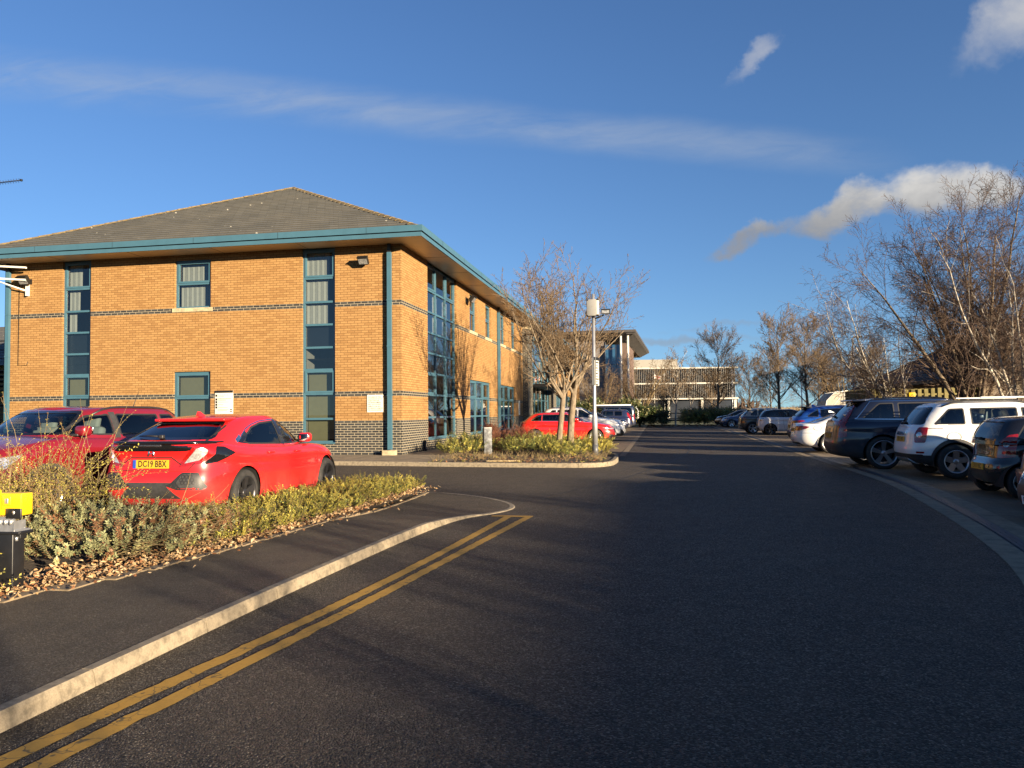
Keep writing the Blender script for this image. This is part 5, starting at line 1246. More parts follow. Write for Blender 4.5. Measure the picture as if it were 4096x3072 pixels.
def right_building():
    dk = simple('brown_roof', (.038, .029, .022), .85, 0, .3, 1.5); wl = simple('pale_wall', (.15, .12, .085), .8, 0, .15, .7)
    r = thing('bungalow_building', 'low building with a broad dark pitched roof behind the birches', 'building', (28.5, 62, 0))
    mb = MB(); mb.box(-8.5, -11.5, 0, 8.5, 17.5, 3.5); mb.build('wall', wl, r)
    mb = MB()
    for i in range(9): mb.box(-8.55, -10+2.8*i, 1.0, -8.505, -8.6+2.8*i, 2.4)
    mb.build('window', simple('bungalow_glass', (.03, .035, .04), .15, .2), r)
    mb = MB(); A, B, C, D = (-9.2, -12.2, 3.4), (9.2, -12.2, 3.4), (9.2, 18.2, 3.4), (-9.2, 18.2, 3.4); R0, R1 = (0, -3, 8.4), (0, 10, 8.4)
    for a, b, c, d in ((A, B, R0, R0), (B, C, R0, R1), (C, D, R1, R1), (D, A, R1, R0)): stepped_slope(mb, a, b, c, d, 20, .03)
    mb.build('roof', dk, r)
    mb = MB(); mb.box(-9.25, -12.25, 3.2, 9.25, 18.25, 3.38); mb.build('fascia', M['lamp_black'], r)
def opposite_building():
    """the office across the road on the right, out of frame; its long shade lies over the road"""
    r = thing('opposite_office', 'flat roofed brick office across the road whose shade covers the asphalt', 'building', (0, 0, 0))
    X0, Y1 = 37.0, -12.2; h = 6.95
    wins = [(X0+2+4*i, X0+4.2+4*i) for i in range(6)]
    mb = MB(); mb.box(X0, Y1-40, 0, X0+28, Y1, h); mb.build('wall', M['brick'], r)
    mb = MB()
    for z in (1.0, 4.4):
        for i in range(9): mb.box(X0-.04, Y1-4-4.2*i, z, X0-.005, Y1-1.8-4.2*i, z+1.6)
        for a, b in wins: mb.box(a, Y1+.005, z, b, Y1+.04, z+1.6)
    mb.build('window', simple('opposite_glass', (.03, .04, .05), .1, .2), r)
    mb = MB(); mb.box(X0-.5, Y1-40.5, h+.002, X0+28.5, Y1+.5, h+.3); mb.build('roof', M['blue_metal'], r)
def left_edge():
    # neighbour with an outside stair, a sliver at the left edge
    dk = simple('stair_iron', (.012, .012, .013), .5, .3, .2)
    r = thing('metal_staircase', 'black outside metal stair at the left edge of the photo beside the brick offices', 'staircase', (-31.6, 30.5, 0))
    mb = MB()
    for i in range(16): mb.box(-3, -.9, .25+.22*i, 3.2, .9, .29+.22*i)
    mb.build('treads', dk, r)
    mb = MB()
    for x in (-3, 3.2):
        for y in (-.9, .9): mb.tube([(x, y, 0), (x, y, 4.9)], .05, 6)
    for z in (4.1, 4.5, 4.9): mb.tube([(-3, -.9, z), (3.2, -.9, z), (3.2, .9, z)], .025, 6)
    mb.build('handrail', dk, r)
    n = thing('neighbour_building', 'grey roofed neighbouring building at the far left edge behind the metal stair', 'building', (-40, 40, 0))
    mb = MB(); mb.box(-7, -5, 0, 6.2, 8, 4.3); mb.build('wall', M['brick'], n)
    mb = MB()
    for a, b, c, d in (((-7.5, -5.5, 4.2), (6.7, -5.5, 4.2), (-7.5, 1.5, 7.2), (6.7, 1.5, 7.2)), ((6.7, 8.5, 4.2), (-7.5, 8.5, 4.2), (6.7, 1.5, 7.2), (-7.5, 1.5, 7.2))): stepped_slope(mb, a, b, c, d, 14, .02)
    mb.build('roof', M['rooftile'], n)
    a = thing('tv_aerial', 'thin grey rooftop television aerial pointing in from the left edge against the sky', 'aerial', (-32.4, 32, 0))
    mb = MB(); mb.tube([(0, 0, 4.0), (0, 0, 13.0)], .03, 6); mb.build('mast', M['galv'], a)
    mb = MB(); mb.tube([(-.2, 0, 12.96), (2.17, 0, 13.05)], .022, 5)
    for i in range(14): mb.tube([(.1+.15*i, -.16, 12.965+.006*i), (.1+.15*i, .16, 12.965+.006*i)], .008, 4); mb.tube([(.1+.15*i, -.0, 12.85+.006*i), (.1+.15*i, .0, 13.08+.006*i)], .008, 4)
    mb.rbox((2.18, 0, 13.05), (.05, .05, .05), .01); mb.build('boom', M['lamp_black'], a)
# ---------------------------------------------------------------- street furniture
def furniture():
    # post with camera cabinet and floodlight
    p = thing('lamp_post', 'tall silver pole carrying a grey cabinet and a floodlight on the island', 'pole', (-1.76, 23.35, .1))
    mb = MB(); mb.tube([(0, 0, .32), (0, 0, 1.15), (0, 0, 1.32), (0, 0, 4.93)], [.085, .085, .052, .048], 16); mb.build('shaft', M['galv'], p)
    mb = MB(); mb.cyl((0, 0, 0), (0, 0, .33), .092, .092, 16); mb.build('base_sleeve', simple('sleeve_grey', (.07, .075, .085), .5), p)
    mb = MB(); mb.rbox((.0, -.14, 4.49), (.18, .08, .255), .02, Matrix.Rotation(R(-18), 3, 'Z')); c_ = mb.build('cabinet', simple('cabinet_grey', (.40, .39, .35), .4, 0, .05), p)
    mb = MB()
    for z in (4.28, 4.68): mb.box(-.07, -.08, z, .07, .06, z+.04)
    for sx in (-1, 1):
        for sz in (-1, 1): mb.rbox((sx*.16, -.14-sx*.05, 4.49+sz*.24), (.028, .09, .024), .01)
    mb.build('cabinet_clamp', M['lamp_black'], c_)
    mb = MB(); mb.tube([(0, 0, 4.16), (.18, .02, 4.22), (.32, .02, 4.28)], .025, 6); mb.obox((.38, -.02, 4.37), (.13, .02, 0), (-.01, .10, .02), (0, 0, .07)); mb.obox((.38, -.03, 4.45), (.15, .02, 0), (-.01, .13, .02), (0, 0, .012)); fl = mb.build('floodlight', M['lamp_black'], p)
    mb = MB(); mb.obox((.38, -.13, 4.36), (.11, .01, 0), (0, .004, 0), (0, 0, .045)); mb.build('lens', M['fl'], fl)
    mb = MB(); mb.box(-.058, -.06, 2.14, .058, .06, 2.98); mb.build('sign_band', simple('band_grey', (.10, .105, .11), .5), p)
    rot = Matrix.Rotation(R(78), 3, 'Z'); mb = MB(); mb.obox((.07, .14, 2.52), rot @ Vector((.22, 0, 0)), rot @ Vector((0, .006, 0)), (0, 0, .39)); mb.obox((.07, .14, 2.95), rot @ Vector((.22, 0, 0)), rot @ Vector((0, .0065, 0)), (0, 0, .05), 1)
    for k in range(9): mb.obox(Vector((.07, .14, 2.84-.085*k)) + rot @ Vector((-.03 if k % 3 else 0, -.0075, 0)), rot @ Vector((.13 if k % 3 else .17, 0, 0)), rot @ Vector((0, .001, 0)), (0, 0, .012 if k % 2 else .02), 1)
    mb.build('parking_sign', [M['sign_white'], M['ink']], p)
    # bollard
    b = thing('bollard', 'square black bollard with worn grey edges standing in the island shrubs', 'bollard', (-5.28, 24.1, .1), R(24))
    t = NT('bollard_paint'); o = t.obj(); t.col(t.mix(t.ramp(t.noise(o, 7, 5), [(.42, 0), (.7, 1)]), (.022, .024, .028), (.16, .17, .18))); t.set(Roughness=.6)
    mb = MB(); mb.rbox((0, 0, .42), (.13, .13, .42), .012); mb.build('post', t.mat, b); mb = MB(); mb.rbox((0, 0, .848), (.128, .128, .012), .008); mb.build('cap', simple('bollard_cap', (.4, .4, .38), .5), b)
    # manhole and plank in the island
    m = MB(); m.rbox((-3.9, 21.0, .115), (.55, .35, .012), .01); tag(m.build('inspection_cover', simple('rust_iron', (.10, .055, .03), .7, .2, .3, 20)), 'rusty inspection cover set into the soil at the front of the island', 'cover')
    m = MB(); m.rbox((-4.0, 20.25, .13), (.45, .06, .02), .008, Matrix.Rotation(.05, 3, 'Z')); tag(m.build('timber_offcut', simple('old_timber', (.36, .27, .14), .8, 0, .2, 15)), 'short pale timber offcut lying behind the island kerb', 'plank')
    # yellow barrier
    g = thing('barrier_gate', 'yellow locking barrier arm on a black steel post at the left edge', 'barrier', (-4.92, 5.17, .075), R(2)); g.scale = (.68, .68, 1)
    yel = simple('yellow_paint', (.55, .35, .008), .35, 0, .1, 12, coat=.3); bl = simple('black_powder', (.010, .010, .011), .35, 0, .2, 10, coat=.2)
    mb = MB(); mb.rbox((0, 0, .2), (.088, .088, .27), .012); mb.build('post', bl, g)
    mb = MB(); mb.rbox((.02, 0, .462), (.165, .11, .012), .006); mb.rbox((.10, .0, .44), (.05, .05, .03), .01); mb.build('base_plate', bl, g)
    mb = MB(); mb.obox((0, -.09, .53), (.115, 0, 0), (0, .006, 0), (0, 0, .055)); mb.obox((.11, -.02, .515), (.006, 0, 0), (0, .085, 0), (0, 0, .04)); mb.obox((0, 0, .479), (.15, 0, 0), (0, .1, 0), (0, 0, .005))
    for x in (-.07, .0, .07): mb.cyl((x, -.09, .545), (x, -.115, .545), .022, None, 6); mb.cyl((x+.04, -.06, .43), (x+.04, -.06, .40), .018, None, 6)
    for x in (-.1, .06): mb.cyl((x, -.075, .484), (x, -.075, .515), .016, None, 6)
    mb.build('bracket', M['steel'], g)
    mb = MB(); mb.rbox((-1.05, 0, .68), (1.24, .085, .085), .012); mb.rbox((.07, -.092, .70), (.125, .008, .055), .004); mb.rbox((-.115, -.13, .70), (.05, .05, .095), .008); mb.rbox((.02, -.101, .71), (.05, .008, .035), .004); mb.build('arm', yel, g)
    mb = MB(); mb.rbox((.10, -.092, .612), (.10, .012, .042), .012); mb.cyl((.115, -.10, .62), (.115, -.115, .62), .018, None, 10, 0); mb.build('lock_housing', bl, g)
    mb = MB(); mb.rbox((-2.2, 0, .25), (.06, .06, .34), .01); mb.build('post', bl, g)
    mb = MB(); mb.cyl((.115, -.113, .62), (.115, -.119, .62), .016, None, 10); mb.rbox((.02, -.11, .708), (.022, .005, .02), .004); mb.build('lock', M['steel'], g)
    # timber enclosure behind the right-hand cars
    w = NT('fence_timber'); o = w.pos(); w.col(w.ramp(w.noise(o, 2.5, 5), [(.3, (.09, .08, .028)), (.55, (.165, .14, .05)), (.75, (.2, .175, .08))])); w.set(Roughness=.9); wd = w.mat
    f = thing('timber_enclosure', 'tall weathered timber fence enclosure of spaced upright boards behind the navy car', 'fence', (11, 41.8, 0))
    mb = MB()
    for i in range(16):
        x = .02+i*.31; mb.box(x, -.03, .12, x+.17, -.005, 2.44+.03*math.sin(i*7)); mb.box(x+.155, .075, .12, x+.325, .10, 2.43)
    for i in range(18):
        y = .1+i*.3; mb.box(-.03, y, .12, -.005, y+.19, 2.47); mb.box(.075, y+.15, .12, .10, y+.34, 2.46)
    mb.build('boards', wd, f)
    mb = MB()
    for z in (.5, 1.3, 2.1): mb.box(.11, 0, z, 4.9, .07, z+.09); mb.box(0, .11, z, .07, 5.3, z+.09)
    mb.build('rails', wd, f)
    for x, y in ((0, .0), (2.45, .105), (4.9, 0), (.105, 2.7), (0, 5.3)):
        mb = MB(); mb.box(x, y, 0, x+.1, y+.1, 2.4); mb.build('post', wd, f)
    s = thing('warning_sign', 'small yellow electrical warning sign on the timber enclosure', 'sign', (12.9, 41.72, 2.05))
    mb = MB(); mb.rbox((0, 0, 0), (.15, .006, .19), .005); mb.build('board', yel, s)
    mb = MB(); tri = [(-.11, -.05), (.11, -.05), (0, .14)]; inn = inset_poly(tri, .018); V, F = ring_mesh(tri, inn); mb.add([(x, -.008, z) for x, z in V], F); mb.add([(x, -.008, z) for x, z in ((.015, .07), (-.025, .005), (0, .005), (-.015, -.03), (.025, .025), (.002, .025))], [(0, 1, 2, 5), (5, 2, 3, 4)]); mb.box(-.11, -.009, -.15, .11, -.0075, -.13); mb.box(-.09, -.009, -.115, .09, -.0075, -.095); mb.build('symbol', M['ink'], s)
    # cream shelter
    h = thing('smoking_shelter', 'cream curved fabric shelter standing left of the timber enclosure', 'shelter', (10.75, 52, 0))
    cr = simple('cream_sheet', (.40, .36, .25), .6, 0, .06, 1); fr = M['white_paint']
    mb = MB(); n = 10
    prof = [(0, 0), (.05, 1.2), (.22, 2.0), (.7, 2.5), (1.5, 2.62)]
    for a, b in zip(prof, prof[1:]):
        mb.add([(a[0], 0, a[1]), (b[0], 0, b[1]), (b[0]-.0, 2.6, b[1]), (a[0], 2.6, a[1])], [(0, 1, 2, 3)]); mb.add([(a[0]+.03, 0, a[1]-.01), (b[0]+.03, 0, b[1]-.03), (b[0]+.03, 2.6, b[1]-.03), (a[0]+.03, 2.6, a[1]-.01)], [(3, 2, 1, 0)])
    mb.build('canopy_sheet', cr, h)
    mb = MB(); mb.add([(.06, -.01, .1), (1.3, -.01, .1), (1.3, -.01, 2.58), (.7, -.01, 2.46), (.24, -.01, 1.95), (.08, -.01, 1.2)], [(0, 1, 2, 3, 4, 5)]); mb.add([(.06, .01, .1), (1.3, .01, .1), (1.3, .01, 2.58), (.7, .01, 2.46), (.24, .01, 1.95), (.08, .01, 1.2)], [(5, 4, 3, 2, 1, 0)]); mb.build('side_sheet', simple('grey_sheet', (.34, .31, .25), .6), h)
    mb = MB(); mb.obox((1.75, .0, 2.2), (.42, 0, .02), (0, .03, 0), (0, 0, .42)); mb.build('valance', cr, h)
    mb = MB()
    for y in (0, 2.6): mb = MB(); mb.tube([(p_[0], y, p_[1]) for p_ in prof], .035, 6); mb.tube([(1.3, y, 0), (1.3, y, 2.6)], .04, 6); mb.tube([(1.4, y, 2.6), (.2, y, 1.2)], .025, 6); mb.build('frame', fr, h)
    # far picket fence and rails
    pf = simple('picket_timber', (.28, .22, .13), .85, 0, .2, 2)
    f = thing('picket_fence', 'pale low picket fence running behind the far hedge', 'fence', (4.5, 92, 0))
    mb = MB()
    for i in range(95): mb.box(i*.16, 0, .3, i*.16+.07, .03, 1.75-.0*i)
    mb.build('pickets', pf, f); mb = MB()
    for z in (.6, 1.5): mb.box(0, .03, z, 15.3, .08, z+.1)
    mb.build('rails', pf, f)
    f = thing('post_and_rail_fence', 'post and rail timber fence between the far hedge and the trees', 'fence', (-1, 80, 0))
    mb = MB()
    for z in (.6, 1.15): mb.box(0, 0, z, 16, .05, z+.11)
    mb.build('rails', pf, f)
    for i in range(9): mb = MB(); mb.box(i*2, .05, 0, i*2+.11, .16, 1.35); mb.build('post', pf, f)
    # flag poles
    a = thing('flag_pole', 'white flag pole flying a union flag in front of the distant office block', 'flag pole', (.18, 112, 0), 0, 'flag poles at the far office'); mb = MB(); mb.tube([(0, 0, 0), (0, 0, 7.0)], [.06, .04], 8); mb.build('mast', M['white_paint'], a)
    fb, fr_, fw = simple('flag_blue', (.02, .03, .16), .8), simple('flag_red', (.45, .02, .03), .8), M['white_paint']
    mb = MB(); n = 12; W_, H_ = .95, .62
    def fx(u, v): return (.04+u*W_, .07*math.sin(u*7), 6.75-.18*u-v*H_)
    for i in range(n):
        for j in range(8):
            u, v = (i+.5)/n, (j+.5)/8; mi = 0
            if abs(u-.5) < .17 or abs(v-.5) < .2: mi = 2
            if abs(abs(u-.5)-abs(v-.5)) < .07: mi = 2
            if abs(u-.5) < .09 or abs(v-.5) < .1: mi = 1
            mb.quad(fx(i/n, j/8), fx((i+1)/n, j/8), fx((i+1)/n, (j+1)/8), fx(i/n, (j+1)/8), mi)
    mb.build('flag', [fb, fr_, fw], a)
    a = thing('flag_pole', 'bare white flag pole right of the one with the union flag', 'flag pole', (1.6, 112, 0), 0, 'flag poles at the far office'); mb = MB(); mb.tube([(0, 0, 0), (0, 0, 6.9)], [.06, .04], 8); mb.rbox((0, 0, 6.93), (.06, .06, .05), .02); mb.build('mast', M['white_paint'], a)
    # street lamps
    def slamp(label, x, y, h, two=True):
        a = thing('street_lamp', label, 'street lamp', (x, y, 0), 0, 'street lamps in the distance'); mb = MB(); mb.tube([(0, 0, 0), (0, 0, 1.2), (0, 0, h)], [.1, .07, .05], 8); mb.build('column', M['galv'], a)
        mb = MB()
        for sg in ((-1, 1) if two else (1,)): mb.rbox((sg*.35, 0, h+.03), (.32, .12, .05), .03)
        mb.build('lamp_head', M['lamp_black'], a)
    slamp('grey street lamp with twin heads right of the distant office block', 9.85, 100, 7.4)
    slamp('slim street lamp seen among the birch twigs left of the timber enclosure', 15.3, 63, 7.0, False)
    slamp('slender street lamp between the bare trees beyond the picket fence', 16.0, 88, 6.2, False)
# ---------------------------------------------------------------- vegetation
def bark(name, c, c2, sc=14):
    t = NT(name); o = t.obj(); mp = t.n('ShaderNodeMapping'); mp.inputs['Scale'].default_value = (1, 1, .35); t.l(o, mp.inputs[0])
    n = t.noise(mp.outputs[0], sc, 5, .65); t.col(t.ramp(n, [(.36, c2), (.6, c)])); t.set(Roughness=.85, Specular_IOR_Level=.2); t.bump(n, .5, .01); return t.mat
def leafm(name, c, var=.35, rough=.5):
    t = NT(name); g = t.n('ShaderNodeNewGeometry'); n = t.noise(g.outputs['Position'], 7, 3)
    r = t.n('ShaderNodeMix', data_type='RGBA'); t.col(t.mix(t.ramp(n, [(.3, 0), (.7, 1)]), tuple(x*(1-var) for x in c), tuple(x*(1+var) for x in c)))
    t.set(Roughness=rough, Specular_IOR_Level=.3); return t.mat
def mats_plants():
    M['bark_grey'] = bark('bark_grey', (.20, .16, .115), (.10, .08, .055)); M['bark_brown'] = bark('bark_brown', (.19, .15, .105), (.085, .066, .047))
    M['birch'] = bark('birch_bark', (.46, .42, .35), (.15, .125, .10), 7); M['twig_dark'] = bark('twig_dark', (.115, .08, .06), (.065, .045, .034)); M['twig_tan'] = bark('twig_tan', (.17, .122, .076), (.095, .068, .043))
    M['twig_red'] = bark('twig_red', (.20, .085, .05), (.10, .045, .03)); M['straw'] = bark('straw', (.25, .19, .095), (.15, .11, .06))
    M['leaf_gold'] = leafm('leaf_gold', (.34, .29, .055)); M['leaf_lime'] = leafm('leaf_lime', (.21, .20, .04)); M['leaf_green'] = leafm('leaf_green', (.065, .085, .02)); M['leaf_bronze'] = leafm('leaf_bronze', (.17, .085, .04))
    M['leaf_grey'] = leafm('leaf_grey', (.20, .21, .105)); M['leaf_dark'] = leafm('leaf_dark', (.025, .04, .012), .4, .28); M['leaf_pale'] = leafm('leaf_pale', (.26, .24, .11), .3, .4)
    M['litter_tan'] = leafm('litter_tan', (.34, .22, .11), .3, .8); M['litter_brown'] = leafm('litter_brown', (.19, .085, .036), .35, .8); M['litter_pale'] = leafm('litter_pale', (.40, .30, .18), .25, .8)

def grow(lv, l, p, d, L, r, out, rnd, gold=[0]):
    if l == 0: gold[0] = 0
    s = lv[l]; n = s['seg']; pts = [p]; rs = [r]; cur = d.normalized(); w = s.get('wob', .12); up = s.get('up', 0); dirs = []
    for i in range(n):
        cur = (cur+Vector((rnd.gauss(0, w), rnd.gauss(0, w), rnd.gauss(0, w)+up))).normalized(); dirs.append(cur)
        pts.append(pts[-1]+cur*(L/n)); rs.append(max(s.get('rm', .0035), r*(1-(i+1)/n*(1-s.get('tip', .35)))))
    out[l].append((pts, rs))
    if l+1 < len(lv):
        c = lv[l+1]; st = c.get('start', .2); N = c['n']
        for k in range(N):
            t = st+(1-st)*(k+rnd.random())/N; f = t*n; i = min(int(f), n-1); q = pts[i].lerp(pts[i+1], f-i); dd = dirs[i]
            gold[0] += 2.4+rnd.uniform(-.5, .5); a = R(rnd.uniform(*c['ang'])); o1 = dd.orthogonal().normalized(); o2 = dd.cross(o1)
            side = o1*cos(gold[0])+o2*sin(gold[0]); nd = dd*cos(a)+side*sin(a)
            if c.get('flat') and nd.z < -.2: nd.z *= -.5
            Lc = (c['len'] if 'len' in c else L*c['L'])*rnd.uniform(.65, 1.15)*(1-c.get('taper', .45)*t)
            rc = max(c.get('rm', .004), (rs[i]+(rs[i+1]-rs[i])*(f-i))*c.get('r', .6)*rnd.uniform(.75, 1.05))
            grow(lv, l+1, q, nd, Lc, rc, out, rnd)
def tree(name, label, pos, lv, H0, r0, seed, mt, mc, split, group=None, lean=(0, 0), rz=0, cat='tree'):
    rnd = random.Random(seed); out = [[] for _ in lv]
    grow(lv, 0, Vector((0, 0, -.1)), Vector((lean[0], lean[1], 1)), H0, r0, out, rnd)
    t = thing(name, label, cat, pos, rz, group); sides = [10, 7, 5, 3, 3]
    mb = MB(); 
    for l in range(split):
        for pts, rs in out[l]: mb.tube(pts, rs, sides[l], 0, False)
    mb.build('trunk', mt, t); mb = MB()
    for l in range(split, len(lv)):
        for pts, rs in out[l]: mb.tube(pts, rs, sides[l], 0, False)
    mb.build('crown', mc, t); return t
def place(src, label, pos, rz, sc, group=None):
    c = copy_tree(src); c.location = pos; c.rotation_euler = (0, 0, rz); c.scale = (sc, sc, sc) if not hasattr(sc, '__len__') else sc; c['label'] = label
    if group: c['group'] = group
    return c

class Leaves:
    def __init__(s, seed): s.mb = MB(); s.r = random.Random(seed)
    def leaf(s, p, d, side, L, W, mi):
        tip = p+d*L; m = p+d*(L*.45); s.mb.add([p, m-side*(W/2), tip, m+side*(W/2)], [(0, 1, 2, 3)], mi)
    def shoot(s, p, d, L, n, ll, lw, mis, droop=0.0, bare=.15, stem=None, spread=.9, sub=3):
        r = s.r; pts = [p]; cur = d.normalized(); k = 4
        for i in range(k):
            cur = (cur+Vector((r.gauss(0, .1), r.gauss(0, .1), r.gauss(0, .08)-droop))).normalized(); pts.append(pts[-1]+cur*L/k)
        if stem is not None: s.mb.tube(pts, [stem[1], stem[1]*.8, stem[1]*.6, stem[1]*.5, stem[1]*.3], 3, stem[0], False)
        mi = r.choice(mis)
        for i in range(n):
            t = (bare+(1-bare)*(i+r.random())/n)*k; j = min(int(t), k-1); q = pts[j].lerp(pts[j+1], t-j); ax = (pts[j+1]-pts[j]).normalized()
            o1 = ax.orthogonal().normalized(); o2 = ax.cross(o1); a = i*2.4+r.random(); sd = o1*cos(a)+o2*sin(a)
            ld = (ax*r.uniform(.3, .9)+sd*spread).normalized(); z = .75+.5*r.random()
            s.leaf(q, ld, ld.cross(sd).normalized() if r.random() < .3 else ld.cross(ax).normalized(), ll*z, lw*z, mi if r.random() < .75 else r.choice(mis))
def mound(name, label, cat, fp, n, hgt, seed, mats, mis, ll, lw, nl, Ls=(.2, .4), droop=.02, stem=1, thing_kind=None, group=None, spread=.9, out=.5):
    """a mass of leafy shoots: fp(r) gives a footprint point and its (height scale, outward direction)"""
    L = Leaves(seed)
    for i in range(n):
        x, y, hs, ox, oy = fp(L.r); h = hgt*hs; z = .1+h*L.r.uniform(.0, 1)**.7*.75
        d = Vector((ox*out+L.r.gauss(0, .45), oy*out+L.r.gauss(0, .45), L.r.uniform(.25, 1.1)))
        L.shoot(Vector((x, y, z)), d, L.r.uniform(*Ls), nl, ll, lw, mis, droop, .1, (len(mats)-1, .004) if stem else None, spread)
    o = L.mb.build('leaves', mats); t = thing(name, label, cat, (0, 0, 0), 0, group); o.parent = t; return t
def bare_shrub(name, label, pos, n, h, seed, mat, spread=.8, tips=None, group=None):
    rnd = random.Random(seed); t = thing(name, label, 'shrub', pos, 0, group); mb = MB()
    for i in range(n):
        a = rnd.uniform(0, 2*pi); d = Vector((cos(a)*rnd.uniform(0, spread), sin(a)*rnd.uniform(0, spread), 1)); L = h*rnd.uniform(.6, 1.05); p = Vector((rnd.gauss(0, .12), rnd.gauss(0, .12), 0)); pts = [p]; cur = d.normalized()
        for k in range(5): cur = (cur+Vector((rnd.gauss(0, .12), rnd.gauss(0, .12), rnd.gauss(.02, .06)))).normalized(); pts.append(pts[-1]+cur*L/5)
        mb.tube(pts, [.012, .01, .008, .006, .005, .003], 3, 0, False)
        for k in range(2, 6):
            for _ in range(3):
                q = pts[k-1].lerp(pts[k], rnd.random()); dd = ((pts[k]-pts[k-1]).normalized()+Vector((rnd.gauss(0, .6), rnd.gauss(0, .6), rnd.gauss(.1, .4)))).normalized(); e = q+dd*h*rnd.uniform(.1, .25)
                mb.tube([q, q.lerp(e, .5)+Vector((0, 0, .01)), e], [.005, .004, .002], 3, 0, False)
                for _ in range(2): f = e+(dd+Vector((rnd.gauss(0, .7), rnd.gauss(0, .7), rnd.gauss(0, .5)))).normalized()*h*.09; mb.tube([q.lerp(e, rnd.uniform(.4, 1)), f], [.004, .002], 3, 0, False)
    mb.build('branches', mat, t); return t

def LV(rm, *l): return [dict(q, rm=rm) for q in l]
ISLAND_LV = LV(.0058, dict(seg=6, wob=.03, tip=.8), dict(n=10, seg=8, ang=(18, 66), len=4.1, start=.82, taper=.05, up=.075, wob=.09, r=.6, tip=.2), dict(n=9, seg=6, ang=(25, 55), L=.46, start=.15, up=.09, wob=.12, r=.5, tip=.3, taper=.3), dict(n=9, seg=4, ang=(25, 60), L=.48, start=.12, up=.07, wob=.14, r=.6, taper=.3), dict(n=3, seg=3, ang=(25, 60), L=.45, start=.2, up=.05, wob=.15, r=.7))
BIG_LV = LV(.0052, dict(seg=4, wob=.03, tip=.9), dict(n=13, seg=10, ang=(4, 44), len=8.0, start=.25, taper=.0, up=.045, wob=.06, r=.45, tip=.12), dict(n=17, seg=6, ang=(22, 48), L=.36, start=.16, up=.05, wob=.10, r=.42, taper=.35), dict(n=11, seg=4, ang=(25, 55), L=.5, start=.10, up=.03, wob=.13, r=.55, taper=.2), dict(n=7, seg=3, ang=(25, 60), L=.5, start=.15, wob=.16, r=.7))
BIRCH_LV = LV(.0055, dict(seg=3, wob=.03, tip=.9), dict(n=8, seg=10, ang=(8, 48), len=6.6, start=.3, taper=.0, up=.045, wob=.075, r=.5, tip=.14), dict(n=13, seg=6, ang=(25, 55), L=.36, start=.18, up=.015, wob=.10, r=.4, taper=.3), dict(n=11, seg=5, ang=(25, 60), L=.48, start=.12, up=-.06, wob=.13, r=.6, taper=.2), dict(n=6, seg=4, ang=(20, 60), L=.55, start=.15, up=-.16, wob=.14, r=.7))
LIME_LV = LV(.0095, dict(seg=10, wob=.02, tip=.10), dict(n=32, seg=6, ang=(38, 62), len=5.6, start=.2, taper=.60, up=.085, wob=.06, r=.4, tip=.2), dict(n=9, seg=4, ang=(22, 45), L=.42, start=.15, up=.07, wob=.1, r=.55, taper=.3), dict(n=7, seg=3, ang=(25, 50), L=.5, start=.12, up=.04, wob=.13, r=.65, taper=.2), dict(n=3, seg=2, ang=(25, 55), L=.5, start=.2, wob=.13, r=.8))
SAP_LV = LV(.005, dict(seg=8, wob=.03, tip=.12), dict(n=16, seg=6, ang=(28, 55), len=1.7, start=.3, taper=.5, up=.08, wob=.07, r=.5, tip=.2), dict(n=7, seg=4, ang=(25, 50), L=.44, start=.15, up=.05, wob=.1, r=.55, taper=.3), dict(n=4, seg=3, ang=(25, 55), L=.48, start=.15, wob=.13, r=.65))
YB_LV = LV(.009, dict(seg=9, wob=.04, tip=.15), dict(n=15, seg=6, ang=(22, 42), len=3.0, start=.3, taper=.5, up=.05, wob=.07, r=.45, tip=.2), dict(n=9, seg=4, ang=(25, 55), L=.44, start=.12, up=.0, wob=.12, r=.55, taper=.25), dict(n=7, seg=3, ang=(25, 60), L=.5, start=.12, up=-.04, wob=.14, r=.7))
MS_LV = LV(.009, dict(seg=2, wob=.02, tip=.9), dict(n=10, seg=8, ang=(4, 30), len=6.0, start=.2, taper=0, up=.03, wob=.05, r=.5, tip=.15), dict(n=11, seg=4, ang=(20, 45), L=.36, start=.2, up=.04, wob=.1, r=.45, taper=.3), dict(n=7, seg=3, ang=(25, 55), L=.48, start=.12, wob=.13, r=.65, taper=.2), dict(n=3, seg=2, ang=(25, 55), L=.5, start=.2, wob=.13, r=.8))
